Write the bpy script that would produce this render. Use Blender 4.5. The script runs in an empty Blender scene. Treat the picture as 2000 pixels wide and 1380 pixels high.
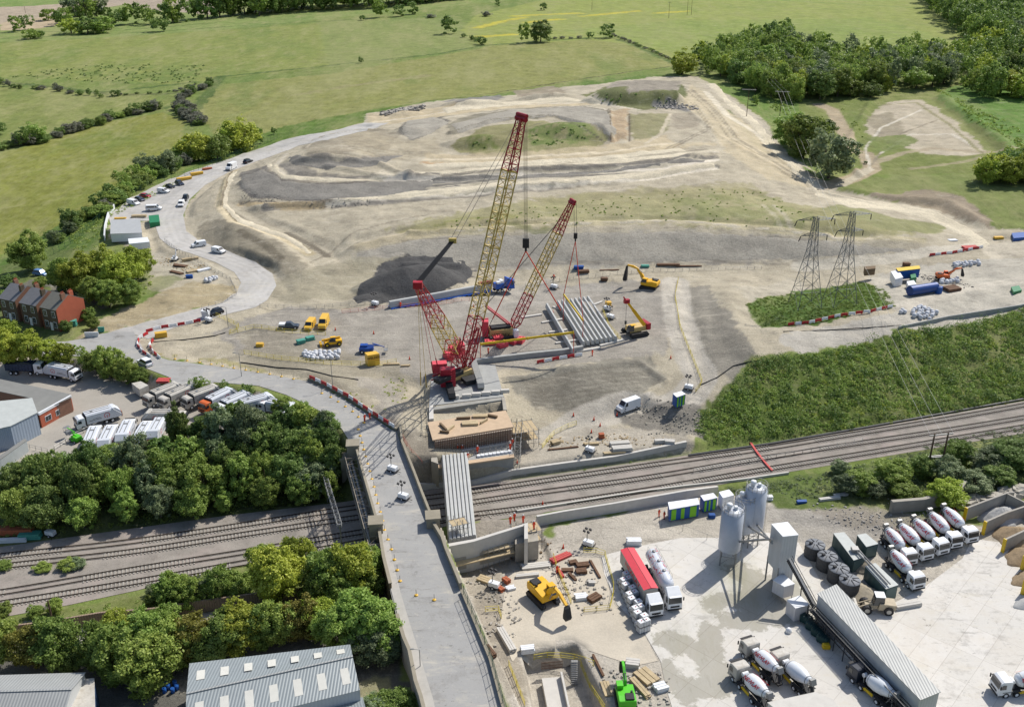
import bpy, math, random
import numpy as np
from mathutils import Vector, Matrix
from mathutils.geometry import delaunay_2d_cdt
R = math.radians
rnd = random.Random(7)
nrs = np.random.RandomState(5)
scene = bpy.context.scene
# ---------------- camera, sky, sun, exposure ----------------
F, PITCH, H = 1950.0, R(24.5), 110.0
cam = bpy.data.cameras.new('camera'); cam_o = bpy.data.objects.new('camera', cam)
scene.collection.objects.link(cam_o); scene.camera = cam_o
cam.sensor_width = 36; cam.lens = 36*F/2000; cam.clip_start = 1; cam.clip_end = 9000
cam_o.location = (0, 0, H); cam_o.rotation_euler = (math.pi/2-PITCH, 0, 0)
SUN_EL, SUN_AZ = R(48), R(44)          # azimuth from +Y towards +X
w = bpy.data.worlds.new('World'); scene.world = w; w.use_nodes = True
nt = w.node_tree; sky = nt.nodes.new('ShaderNodeTexSky'); sky.sky_type = 'NISHITA'; sky.sun_disc = False
sky.sun_elevation = SUN_EL; sky.sun_rotation = SUN_AZ; sky.air_density = 1.0; sky.dust_density = 1.5
bg = nt.nodes['Background']; bg.inputs[1].default_value = 0.122
nt.links.new(sky.outputs[0], bg.inputs[0])
sl = bpy.data.lights.new('sun', 'SUN'); sl.energy = 4.75; sl.angle = R(0.5); sl.color = (1, .955, .88)
so = bpy.data.objects.new('sun', sl); scene.collection.objects.link(so)
sdir = Vector((math.sin(SUN_AZ)*math.cos(SUN_EL), math.cos(SUN_AZ)*math.cos(SUN_EL), math.sin(SUN_EL)))
so.rotation_euler = sdir.to_track_quat('Z', 'Y').to_euler()
scene.view_settings.view_transform = 'Standard'; scene.view_settings.look = 'None'
scene.view_settings.exposure = 0.0
scene.cycles.max_bounces = 5; scene.cycles.diffuse_bounces = 2; scene.cycles.transparent_max_bounces = 6

# ---------------- pixel <-> place ----------------
def ray(px, py):
    a = (px-1000)/F; b = (690-py)/F
    return np.array([a, math.cos(PITCH)+b*math.sin(PITCH), -math.sin(PITCH)+b*math.cos(PITCH)])
def U(px, py, z=0.0):
    d = ray(px, py); t = (z-H)/d[2]
    return np.array([d[0]*t, d[1]*t, z])
def proj(p):
    x, y, z = p[0], p[1], p[2]-H
    zc = y*math.cos(PITCH)-z*math.sin(PITCH); yc = y*math.sin(PITCH)+z*math.cos(PITCH)
    return 1000+F*x/zc, 690-F*yc/zc

# ---------------- terrain ----------------
CP = """0,0,14 500,0,14 1000,0,20 1500,0,24 2000,0,28 0,100,8 500,100,11 1000,100,20 1500,100,21 2000,100,25
200,180,6 600,180,11 900,190,18.5 1300,130,22 0,300,5 200,300,6 400,250,8 0,450,5 300,330,8.5 100,480,7
480,320,13 540,550,9 420,480,9.5 330,430,10 360,370,10.5 450,330,12 560,290,15 700,245,18 850,215,20.5 1000,200,22 1100,185,23
380,440,10.3 400,500,9.6 480,550,9.2 410,400,14 450,440,15.5 530,470,14.5 560,505,13 620,530,10.4 600,500,12 500,420,15.5
650,500,11 640,560,9 560,585,8.6 760,590,8.5 900,525,9 1050,517,9 1200,515,9 1350,515,9 1500,510,9 700,480,14.5 800,455,17 950,445,19 1100,440,19.5 1300,437,19.5 1500,452,17 1700,472,13.5 1850,480,11.2
560,400,17.5 700,400,19.5 900,400,21 1100,395,22 1300,390,22 1500,400,19.5 1650,400,15.5
480,335,17.5 470,388,17 740,390,19.5 600,388,18.5 510,348,22 620,345,23.5 740,345,22.5 800,330,24 1000,322,25.5 1300,310,26.5 1450,290,24 1550,350,18
600,300,26 740,295,27 650,270,27 800,280,27.5 1000,295,26.5 1150,295,26.5 1000,262,31 1120,250,31 900,270,28 1050,222,31 1180,215,30.5 1350,205,27 1400,240,25 1330,280,26 850,240,28
860,205,22 1380,165,24 1350,160,24.5 1450,200,21 1500,290,17.5 1590,370,14.5 1750,400,12.3 1850,430,11 1950,480,10.3
1600,250,14.5 1650,330,13.5 1800,250,17.5 1900,300,16.5 2000,250,21 1700,200,18.5 1900,180,22 1500,120,22 1700,100,24 1850,370,15 1950,400,14.5 2000,450,12 1600,150,20.5
400,640,8.5 600,640,8.2 800,640,8 1000,640,8 1200,640,8 1280,560,8.3 1290,650,8 900,560,8.6 700,600,8.4 1100,700,8 950,750,8 700,700,8 820,760,6.5
1080,800,3.6 1160,808,3.5 1130,715,8 1250,690,7.6 1300,765,4.4 1230,800,3.7 1330,780,4.6 1350,700,7 1400,640,9 1450,560,9.5 1400,750,6 1330,600,8.6 1040,870,2.2 1200,860,2 1330,850,2
1550,700,9 1460,690,9 1600,660,9.5 1750,640,10 2000,590,11 1380,872,.5 1600,836,.5 1800,806,.5 2000,778,.5
1850,560,10 1950,530,10 1700,560,9.6 1550,600,9.3 1600,520,9.3 1500,600,9.4
0,1100,0 300,1080,0 700,1020,0 1100,940,0 1500,880,0 2000,810,0 300,900,2.4 100,950,2.2 500,900,2 660,880,2.2
50,720,5.6 200,800,5 400,790,5.8 100,850,4.6 560,815,5.4 250,720,6.5 20,890,4 250,680,8 500,725,8 650,780,8 720,850,8 460,660,8.3
30,640,8.5 150,600,9 220,620,9 80,560,8.2 250,500,9 100,680,7.6 350,560,10 430,560,9.6 230,440,9.6 200,540,9
0,1210,1 200,1190,1 0,1300,2 200,1300,2 400,1210,1.5 650,1130,1.5 720,1250,2 600,1350,2 780,1360,2.4
950,1090,2 1100,1100,2 1000,1300,2 1200,1200,1.8 1300,1050,1.8 1500,1050,1.8 1500,1300,1.5 1900,1200,1.5 1700,1000,2.4 1850,930,3 2000,900,3 1900,1000,2.2 1600,960,1.6
-600,600,6 -400,1200,1 2500,600,11 2500,1200,2 1000,1700,2 -800,100,8 2800,100,26 -300,300,6 2300,350,16"""
CP = [tuple(float(v) for v in s.split(',')) for s in CP.split()]
def _dens(s, step):
    q = [tuple(float(v) for v in t.split(',')) for t in s.split()]
    for a, b in zip(q, q[1:]):
        k = max(1, int(abs(b[0]-a[0])/step)); CP.extend(tuple(a[m]+(b[m]-a[m])*i/k for m in range(3)) for i in range(k))
CP = [c for c in CP if not (690 < c[0] < 1860 and 434 < c[1] < 530)]
_dens('640,545,9.2 760,530,9 900,524,9 1050,517,9 1200,515,9 1350,515,9 1500,512,9 1700,502,9.4 1850,492,10', 45)
_dens('690,480,15 800,456,17.5 950,445,19 1100,440,19.5 1300,437,19.5 1500,452,17.5 1700,470,14 1850,478,11.2', 45)
def zsc(z): return z if z < 10.5 else 10.5+(z-10.5)*.62
CP = [(a, b, zsc(c)) for a, b, c in CP]
def warp(X, Y): return np.stack([X/(Y+60)*3.0, np.log(Y+60)*2.0], -1)
_w = np.array([U(*c) for c in CP]); _q = warp(_w[:, 0], _w[:, 1])
def _phi(d2): return 0.5*d2*np.log(np.maximum(d2, 1e-12))
n = len(CP); A = np.zeros((n+3, n+3)); dd = ((_q[:, None]-_q[None])**2).sum(-1)
A[:n, :n] = _phi(dd)+np.eye(n)*2e-4; A[:n, n] = 1; A[:n, n+1:] = _q; A[n, :n] = 1; A[n+1:, :n] = _q.T
_c = np.linalg.solve(A, np.concatenate([_w[:, 2], [0, 0, 0]]))
def base_z(X, Y):
    sh = X.shape; q = warp(X.ravel(), Y.ravel()); out = np.empty(len(q))
    for i in range(0, len(q), 20000):
        b = q[i:i+20000]; d2 = ((b[:, None]-_q[None])**2).sum(-1)
        out[i:i+20000] = _phi(d2)@_c[:n]+_c[n]+b@_c[n+1:]
    return np.clip(out, -1, 34).reshape(sh)
def sstep(t): t = np.clip(t, 0, 1); return t*t*(3-2*t)
def seg_dist(X, Y, P, closed=False, val=None):
    best = np.full(X.shape, 1e9); bv = np.zeros(X.shape) if val is not None else None
    m = len(P)
    for i in range(m if closed else m-1):
        a = P[i]; b = P[(i+1) % m]; d = b[:2]-a[:2]; L = max(d@d, 1e-9)
        t = np.clip(((X-a[0])*d[0]+(Y-a[1])*d[1])/L, 0, 1)
        r = np.hypot(X-a[0]-t*d[0], Y-a[1]-t*d[1])
        if val is not None:
            v = val[i]+(val[(i+1) % m]-val[i])*t; bv = np.where(r < best, v, bv)
        best = np.minimum(best, r)
    return (best, bv) if val is not None else best
def inside(X, Y, P):
    c = np.zeros(X.shape, bool); m = len(P)
    for i in range(m):
        x1, y1 = P[i][:2]; x2, y2 = P[(i+1) % m][:2]
        if y1 == y2: continue
        k = ((y1 > Y) != (y2 > Y)) & (X < (x2-x1)*(Y-y1)/(y2-y1)+x1); c ^= k
    return c
def pxl(s, z=None):            # "x,y,z x,y,z" -> world points (z given or per point)
    out = []
    for t in s.split():
        v = [float(q) for q in t.split(',')]
        out.append(U(v[0], v[1], zsc(v[2] if len(v) > 2 else z)))
    return np.array(out)
OPS = []
def flat(s, z=None, blend=3.0):
    P = pxl(s, z); A_ = np.c_[P[:, :2], np.ones(len(P))]; k = np.linalg.lstsq(A_, P[:, 2], rcond=None)[0]
    OPS.append(('flat', P, k, blend))
def ramp(s, hw, blend): P = pxl(s); OPS.append(('ramp', P, hw, blend))
def heap(px, py, z0, rx, ry, h, rot=0, p=1.3): c = U(px, py, zsc(z0)); OPS.append(('heap', c, rx, ry, h, rot, p))
def bump(s, hw, h):            # a berm / ditch along a line
    OPS.append(('bump', pxl(s), hw, h))
def apply_ops(X, Y, Z):
    for o in OPS:
        if o[0] in ('flat', 'ramp', 'bump'):
            m = (o[3] if o[0] == 'flat' else (o[2]+o[3] if o[0] == 'ramp' else o[2]*1.01)) + 1; P = o[1]
            x0, x1, y0, y1 = P[:, 0].min()-m, P[:, 0].max()+m, P[:, 1].min()-m, P[:, 1].max()+m
        else:
            m = max(o[2], o[3]); x0, x1, y0, y1 = o[1][0]-m, o[1][0]+m, o[1][1]-m, o[1][1]+m
        k = (X > x0) & (X < x1) & (Y > y0) & (Y < y1)
        if not k.any(): continue
        x, y, z = X[k], Y[k], Z[k]
        if o[0] == 'flat':
            d = seg_dist(x, y, P, True); ins = inside(x, y, P)
            wt = np.where(ins, 1, sstep(1-d/o[3])); t = o[2][0]*x+o[2][1]*y+o[2][2]
            z = z*(1-wt)+t*wt
        elif o[0] == 'ramp':
            d, v = seg_dist(x, y, P, False, P[:, 2]); wt = sstep(1-(d-o[2])/o[3]); z = z*(1-wt)+v*wt
        elif o[0] == 'bump':
            d = seg_dist(x, y, P); z = z+o[3]*sstep(1-d/o[2])
        else:
            _, c, rx, ry, h, rot, p = o; ca, sa = math.cos(rot), math.sin(rot)
            u = ((x-c[0])*ca+(y-c[1])*sa)/rx; v = (-(x-c[0])*sa+(y-c[1])*ca)/ry
            r = np.hypot(u, v); z = z+h*np.clip(1-r**p, 0, 1)
        Z[k] = z
    return Z
# value noise on the ground, world coordinates
def vnoise(X, Y, s, seed):
    g = np.random.RandomState(seed).rand(256, 256); x = X/s; y = Y/s
    xi = np.floor(x).astype(int); yi = np.floor(y).astype(int); fx = sstep(x-xi); fy = sstep(y-yi)
    a = g[xi % 256, yi % 256]; b = g[(xi+1) % 256, yi % 256]; c = g[xi % 256, (yi+1) % 256]; d = g[(xi+1) % 256, (yi+1) % 256]
    return (a*(1-fx)+b*fx)*(1-fy)+(c*(1-fx)+d*fx)*fy
def ZROAD(y): return np.interp(y, [95, 113, 150, 180], [5.85, 6.5, 7.8, 8.05])
# ---- earthworks (heights) ----
heap(800, 560, 8.6, 17, 8.5, 6.5, R(8), 1.5)      # dark stockpile
heap(850, 545, 8.6, 9, 7, 2.6, R(8), 1.3)
heap(720, 585, 8.6, 9, 4, 1.5, R(30), 1.4)
heap(1240, 198, 28, 26, 17, 6.5, 0, 3.0)
heap(1320, 205, 27, 8, 7, 2.5, 0, 1.2); heap(1290, 207, 27.5, 6, 5, 1.8, 0, 1.2)
heap(925, 203, 23, 17, 6, 2.4, 0, 2.0); heap(1068, 186, 25, 16, 6, 2.6, 0, 2.2)
heap(790, 222, 20, 9, 7, 2.2, 0, 1.2)
heap(800, 262, 26.5, 9, 7, 2.2, 0, 1.4)
heap(1130, 262, 29, 24, 11, 3.4, 0, 2.0); heap(935, 283, 27, 16, 8, 3.2, 0, 2.0)
heap(640, 312, 25, 18, 9, 2.5, 0, 2.2)
bump('470,362,18 540,330,22 640,322,24 740,322,24 800,345,23', 2.5, 1.2)
bump('640,330,24 760,345,23 900,345,24 1100,330,25 1300,322,26 1400,300,25', 3.0, 1.1)
bump('470,400,18 640,398,19 820,378,22 1000,370,23 1200,355,24.5 1400,330,23', 3.0, 1.1)
bump('700,470,15 800,450,17.5 950,440,19 1100,436,20 1300,430,20 1500,445,17.5 1700,465,14', 3.0, -.7)
for _s, _w, _h in (('780,338,25 1000,330,26 1200,322,26 1400,308,25', 1.8, 1.0), ('560,345,22 700,350,22 900,345,25 1100,337,25 1300,322,25', 1.8, -.8), ('520,405,17 700,398,19 850,386,21 1000,375,22 1150,362,23', 2.0, .9), ('480,430,14 560,462,13.5 610,495,11', 1.6, .8), ('1225,225,30 1228,275,28', 1.6, -.6), ('1190,215,30 1195,275,28', 1.6, .7), ('880,262,28 960,240,30 1080,230,31 1160,250,30 1195,275,28', 2.2, 1.1), ('800,455,17.5 950,446,19 1100,437,19.5 1300,431,20 1500,447,17.5 1620,462,15', 1.6, .8), ('790,505,13 850,500,14 900,508,12', 1.5, .9), ('455,325,13 442,360,13.5 432,400,14 460,430,14.4', 1.5, .7), ('1320,205,27 1380,250,24 1440,300,20 1550,350,17', 2, .5), ('610,262,25 700,252,25 790,262,26', 1.8, .8), ('1500,300,17 1590,372,14.5 1700,398,13', 1.6, .6), ('640,500,12 700,482,14.5 800,457,17', 1.6, .6), ('600,318,24 720,320,24 800,300,26', 1.8, -.8)):
    bump(_s, _w, _h)
bump('985,738,8 1100,716,8 1250,702,7.8 1300,742,5.5 1255,782,4', 1.6, .7)
bump('1650,370,14 1760,388,13 1850,400,12.5 1920,440,11.5', 5.0, 1.6)
bump('1700,200,19 1640,300,15 1680,340,14', 3.0, 1.2)
bump('1840,190,22 1930,260,19 1990,310,17', 6.0, 2.2)
ramp('455,405,14.5 480,430,14.3 560,460,13.4 610,490,12 640,520,10.6', 2.6, 4)
flat('1290,560 1345,575 1350,650 1375,740 1340,790 1300,800 1290,700', None, 0.1) if 0 else None
bump('1340,560,8.8 1350,640,8.4 1372,730,6 1350,775,5', 4.0, -.6)
bump('1420,570,10 1430,640,9.4 1470,690,9.2', 6.0, .9)
# site platform, crane pad
flat('640,640,8.2 850,620,8.1 1000,590,8 1270,590,8 1285,680,8 1180,705,8 980,715,8 880,760,8 830,735,8 640,700,8.1', None, 4)
flat('830,800 985,785 968,712 900,700 838,735', 8.1, .8)
# north trackside strip
flat('1010,925 1345,868 1350,845 1240,800 1150,835 1040,862 1005,880', 2.0, 4)
# yard in front of the railway (south side)
flat('905,1060 1100,1010 1340,975 1520,965 1640,1010 1780,1040 2000,1010 2200,1000 2300,1420 990,1420 950,1250', 1.7, 3)
flat('1560,1000 1700,1015 1860,1060 1880,1020 1780,960 1640,965', 2.4, 4)
# refuse yard, industrial estate
flat('-60,900 40,905 120,905 200,880 400,830 620,840 640,815 500,780 340,770 240,735 180,718 -60,690', 5.0, 3)
flat('-100,1420 -100,1240 260,1215 560,1170 720,1150 760,1200 800,1420', 2.0, 3)
# railway formation
flat('-500,1125 0,1063 200,1036 440,1003 680,975 840,955 1000,935 1345,886 1540,860 1700,832 2000,780 2500,690 2500,765 2000,850 1820,880 1520,930 1350,962 1080,1004 900,1032 600,1098 270,1160 0,1205 -500,1300', 0.0, 2.2)
# pit for the new abutment, bottom centre
flat('1030,1312 1118,1295 1180,1420 1050,1420', -1.6, 1.0)
# south abutment excavation
flat('885,1085 1055,1060 1075,1110 905,1130', 0.8, 1.0)
# road embankment, both sides of the bridge
ramp('60,690,8 150,682,8 262,680,8.1 360,728,8.1 480,735,8.1 560,755,8.1 620,775,8.1 680,812,8.05 722,850,8.0 745,878,8.0', 4.6, 3.2)
ramp('812,1044,7.3 835,1110,6.9 862,1180,6.5 890,1250,6.2 925,1330,5.9 965,1430,5.5', 5.0, .5)
ramp('60,690,8 150,682,8 262,668,8.3 400,628,8.6 470,605,8.8 515,570,9 500,535,9.2 440,508,9.5 350,480,9.8 332,440,10.1 345,400,10.5 400,355,11.2 455,330,12 520,305,13.2 600,280,15.5 700,252,17.8', 4.4, 3)
# rows of the ground grid
NV, NU = 1350, 1080
gy = np.exp(np.linspace(math.log(45), math.log(3200), NV)) ; gu = np.linspace(-.82, .82, NU)
GY = np.repeat(gy[:, None], NU, 1); GX = gu[None]*(GY+60)*1.0
# coarse tps then upsample
cy = np.arange(0, NV, 4); cy = np.append(cy, NV-1) if cy[-1] != NV-1 else cy
cu = np.arange(0, NU, 4); cu = np.append(cu, NU-1) if cu[-1] != NU-1 else cu
Zc = base_z(GX[np.ix_(cy, cu)], GY[np.ix_(cy, cu)])
Zr = np.empty((len(cy), NU))
for i in range(len(cy)): Zr[i] = np.interp(np.arange(NU), cu, Zc[i])
GZ = np.empty((NV, NU))
for j in range(NU): GZ[:, j] = np.interp(np.arange(NV), cy, Zr[:, j])
GZ = GZ+((vnoise(GX, GY, 5, 61)-.5)*.5+(vnoise(GX, GY, 1.9, 62)-.5)*.28)*np.interp(GY, [0, 520, 800], [1, 1, .2])*(GY > 228)
GZ = apply_ops(GX, GY, GZ)
def _coef(x, y):
    v = (np.log(np.maximum(y, 45.01))-math.log(45))/(math.log(3200)-math.log(45))*(NV-1); u = (x/(y+60)+.82)/1.64*(NU-1)
    return np.clip(v, 0, NV-1.001), np.clip(u, 0, NU-1.001)
def hz(x, y):
    x = np.asarray(x, float); y = np.asarray(y, float); v, u = _coef(x, y)
    i = v.astype(int); j = u.astype(int); a = v-i; b = u-j
    return (GZ[i, j]*(1-b)+GZ[i, j+1]*b)*(1-a)+(GZ[i+1, j]*(1-b)+GZ[i+1, j+1]*b)*a
_T = np.exp(np.linspace(math.log(50), math.log(2600), 900))
def at(px, py, z=None):
    if z is not None: return U(px, py, z)
    d = ray(px, py); P = d[None]*_T[:, None]; P[:, 2] += H
    below = P[:, 2] < hz(P[:, 0], P[:, 1]); i = int(np.argmax(below)) if below.any() else len(_T)-1
    lo, hi = _T[max(i-1, 0)], _T[i]
    for _ in range(14):
        m = (lo+hi)/2; p = d*m; h = hz(p[0], p[1])
        if p[2]+H < h: hi = m
        else: lo = m
    p = d*hi; return np.array([p[0], p[1], float(hz(p[0], p[1]))])
def ar(px, py):                # a point on the road / bridge surface
    z = 8.0
    for _ in range(6): p = U(px, py, z); z = float(ZROAD(p[1]))
    return np.array([p[0], p[1], z])
def ats(s): return np.array([at(*[float(v) for v in t.split(',')]) for t in s.split()])
# ---------------- materials ----------------
def lin(c): c = c/255.0; return c/12.92 if c <= .04045 else ((c+.055)/1.055)**2.4
KA = 0.80                      # photographed value -> surface colour, for sunlit ground
def C(r, g, b, k=None): k = KA if k is None else k; return (lin(r)*k, lin(g)*k, lin(b)*k)
MATS = {}
def mat(name, col, rough=.6, metal=0.0, var=.12, scale=1.5, bump=0.0, wave=None, spec=.4, dirt=None):
    if name in MATS: return MATS[name]
    m = bpy.data.materials.new(name); m.use_nodes = True; t = m.node_tree; N = t.nodes; L = t.links
    b = N['Principled BSDF']; b.inputs['Roughness'].default_value = rough; b.inputs['Metallic'].default_value = metal
    b.inputs['Specular IOR Level'].default_value = spec
    tc = N.new('ShaderNodeTexCoord'); no = N.new('ShaderNodeTexNoise'); no.inputs['Scale'].default_value = scale
    no.inputs['Detail'].default_value = 6; no.inputs['Roughness'].default_value = .65
    L.new(tc.outputs['Object'], no.inputs['Vector'])
    mr = N.new('ShaderNodeMapRange'); mr.inputs[1].default_value = .3; mr.inputs[2].default_value = .7
    mr.inputs[3].default_value = 1-var; mr.inputs[4].default_value = 1+var; L.new(no.outputs[0], mr.inputs[0])
    mx = N.new('ShaderNodeMix'); mx.data_type = 'RGBA'; mx.blend_type = 'MULTIPLY'; mx.inputs[0].default_value = 1
    mx.inputs[6].default_value = (*col, 1); L.new(mr.outputs[0], mx.inputs[7]); out = mx.outputs[2]
    if dirt:                    # patches of another colour
        n2 = N.new('ShaderNodeTexNoise'); n2.inputs['Scale'].default_value = dirt[1]; n2.inputs['Detail'].default_value = 8
        n2.inputs['Roughness'].default_value = .7; L.new(tc.outputs['Object'], n2.inputs['Vector'])
        r2 = N.new('ShaderNodeMapRange'); r2.inputs[1].default_value = dirt[2]; r2.inputs[2].default_value = dirt[2]+.18
        r2.inputs[4].default_value = dirt[3]; L.new(n2.outputs[0], r2.inputs[0])
        m2 = N.new('ShaderNodeMix'); m2.data_type = 'RGBA'; L.new(r2.outputs[0], m2.inputs[0]); L.new(out, m2.inputs[6])
        m2.inputs[7].default_value = (*dirt[0], 1); out = m2.outputs[2]
    if wave:                    # ribs / boards: (axis, spacing, depth)
        wv = N.new('ShaderNodeTexWave'); wv.bands_direction = wave[0]; wv.inputs['Scale'].default_value = .314/wave[1]
        L.new(tc.outputs['Object'], wv.inputs['Vector'])
        bp = N.new('ShaderNodeBump'); bp.inputs['Distance'].default_value = wave[2]; L.new(wv.outputs['Fac'], bp.inputs['Height'])
        L.new(bp.outputs[0], b.inputs['Normal'])
        if len(wave) > 3:
            w3 = N.new('ShaderNodeMapRange'); w3.inputs[3].default_value = 1-wave[3]; L.new(wv.outputs['Fac'], w3.inputs[0])
            m3 = N.new('ShaderNodeMix'); m3.data_type = 'RGBA'; m3.blend_type = 'MULTIPLY'; m3.inputs[0].default_value = 1
            L.new(out, m3.inputs[6]); L.new(w3.outputs[0], m3.inputs[7]); out = m3.outputs[2]
    elif bump:
        bp = N.new('ShaderNodeBump'); bp.inputs['Distance'].default_value = bump; L.new(no.outputs[0], bp.inputs['Height'])
        L.new(bp.outputs[0], b.inputs['Normal'])
    L.new(out, b.inputs['Base Color']); MATS[name] = m; return m
def ground_mat(name, attr=True, col=None, fine=.35, coarse=7., amp=.27, bump=.3, extra=None):
    m = bpy.data.materials.new(name); m.use_nodes = True; t = m.node_tree; N = t.nodes; L = t.links
    b = N['Principled BSDF']; b.inputs['Roughness'].default_value = .95; b.inputs['Specular IOR Level'].default_value = .15
    geo = N.new('ShaderNodeNewGeometry')
    def noise(scale, det=5, rough=.6, vec=None):
        q = N.new('ShaderNodeTexNoise'); q.inputs['Scale'].default_value = scale; q.inputs['Detail'].default_value = det
        q.inputs['Roughness'].default_value = rough; L.new(vec or geo.outputs['Position'], q.inputs['Vector']); return q.outputs[0]
    def rng(i, a, bb, c, d):
        q = N.new('ShaderNodeMapRange'); L.new(i, q.inputs[0])
        for k, v in enumerate((a, bb, c, d)): q.inputs[k+1].default_value = v
        return q.outputs[0]
    def mul(a, f):
        q = N.new('ShaderNodeMix'); q.data_type = 'RGBA'; q.blend_type = 'MULTIPLY'; q.inputs[0].default_value = 1
        L.new(a, q.inputs[6]); L.new(f, q.inputs[7]); return q.outputs[2]
    if attr:
        at_ = N.new('ShaderNodeAttribute'); at_.attribute_name = 'Col'; c = at_.outputs['Color']; al = at_.outputs['Alpha']
    else:
        rgb = N.new('ShaderNodeRGB'); rgb.outputs[0].default_value = (*col, 1); c = rgb.outputs[0]; al = None
    c = mul(c, rng(noise(1/coarse), .3, .7, 1-amp*.7, 1+amp*.7))
    c = mul(c, rng(noise(1/fine, 7, .75), .28, .72, 1-amp, 1+amp))
    if al is not None:          # grass: straw and dark tussocks, stretched along the wind
        mp = N.new('ShaderNodeMapping'); mp.inputs['Scale'].default_value = (1, .35, 1); mp.inputs['Rotation'].default_value = (0, 0, .5)
        L.new(geo.outputs['Position'], mp.inputs[0])
        n1 = noise(.09, 8, .75, mp.outputs[0]); n2 = noise(.55, 6, .8, mp.outputs[0])
        n5 = noise(.022, 5, .7, mp.outputs[0])
        for nn, colr, lo, hi, am in ((n5, (.27, .27, .12), .5, .62, .45), (n5, (.10, .17, .04), .48, .36, .4), (n1, (.30, .29, .13), .5, .64, .6), (n2, (.035, .07, .015), .55, .72, .5), (n2, (.33, .32, .17), .50, .30, .35)):
            f = rng(nn, lo, hi, 0, am); mm = N.new('ShaderNodeMath'); mm.operation = 'MULTIPLY'; L.new(f, mm.inputs[0]); L.new(al, mm.inputs[1])
            q = N.new('ShaderNodeMix'); q.data_type = 'RGBA'; L.new(mm.outputs[0], q.inputs[0]); L.new(c, q.inputs[6]); q.inputs[7].default_value = (*colr, 1); c = q.outputs[2]
        so_ = N.new('ShaderNodeMath'); so_.operation = 'SUBTRACT'; so_.inputs[0].default_value = 1; L.new(al, so_.inputs[1])
        mp2 = N.new('ShaderNodeMapping'); mp2.inputs['Scale'].default_value = (.22, 1, 1); mp2.inputs['Rotation'].default_value = (0, 0, .12); L.new(geo.outputs['Position'], mp2.inputs[0]); n3 = noise(.5, 9, .78, mp2.outputs[0]); n4 = noise(.16, 9, .8)
        n6 = noise(.9, 6, .8)
        for nn, colr, lo, hi, am in ((n4, C(210, 202, 182), .54, .65, .34), (n4, C(118, 113, 105), .46, .36, .34), (n3, C(222, 213, 194), .55, .65, .42), (n3, C(98, 93, 85), .44, .34, .45), (n6, C(84, 80, 74), .40, .30, .7), (n6, C(228, 220, 204), .61, .70, .5)):
            f = rng(nn, lo, hi, 0, am); mm = N.new('ShaderNodeMath'); mm.operation = 'MULTIPLY'; L.new(f, mm.inputs[0]); L.new(so_.outputs[0], mm.inputs[1])
            q = N.new('ShaderNodeMix'); q.data_type = 'RGBA'; L.new(mm.outputs[0], q.inputs[0]); L.new(c, q.inputs[6]); q.inputs[7].default_value = (*colr, 1); c = q.outputs[2]
    if extra: c = extra(N, L, geo, noise, rng, c, b)
    L.new(c, b.inputs['Base Color'])
    if bump:
        bp = N.new('ShaderNodeBump'); bp.inputs['Distance'].default_value = bump; bp.inputs['Strength'].default_value = 1.0
        L.new(noise(1.1, 9, .78), bp.inputs['Height']); L.new(bp.outputs[0], b.inputs['Normal'])
    MATS[name] = m; return m
def mixto(N, L, c, fac, colr):
    q = N.new('ShaderNodeMix'); q.data_type = 'RGBA'; L.new(fac, q.inputs[0]); L.new(c, q.inputs[6]); q.inputs[7].default_value = (*colr, 1); return q.outputs[2]

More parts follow.
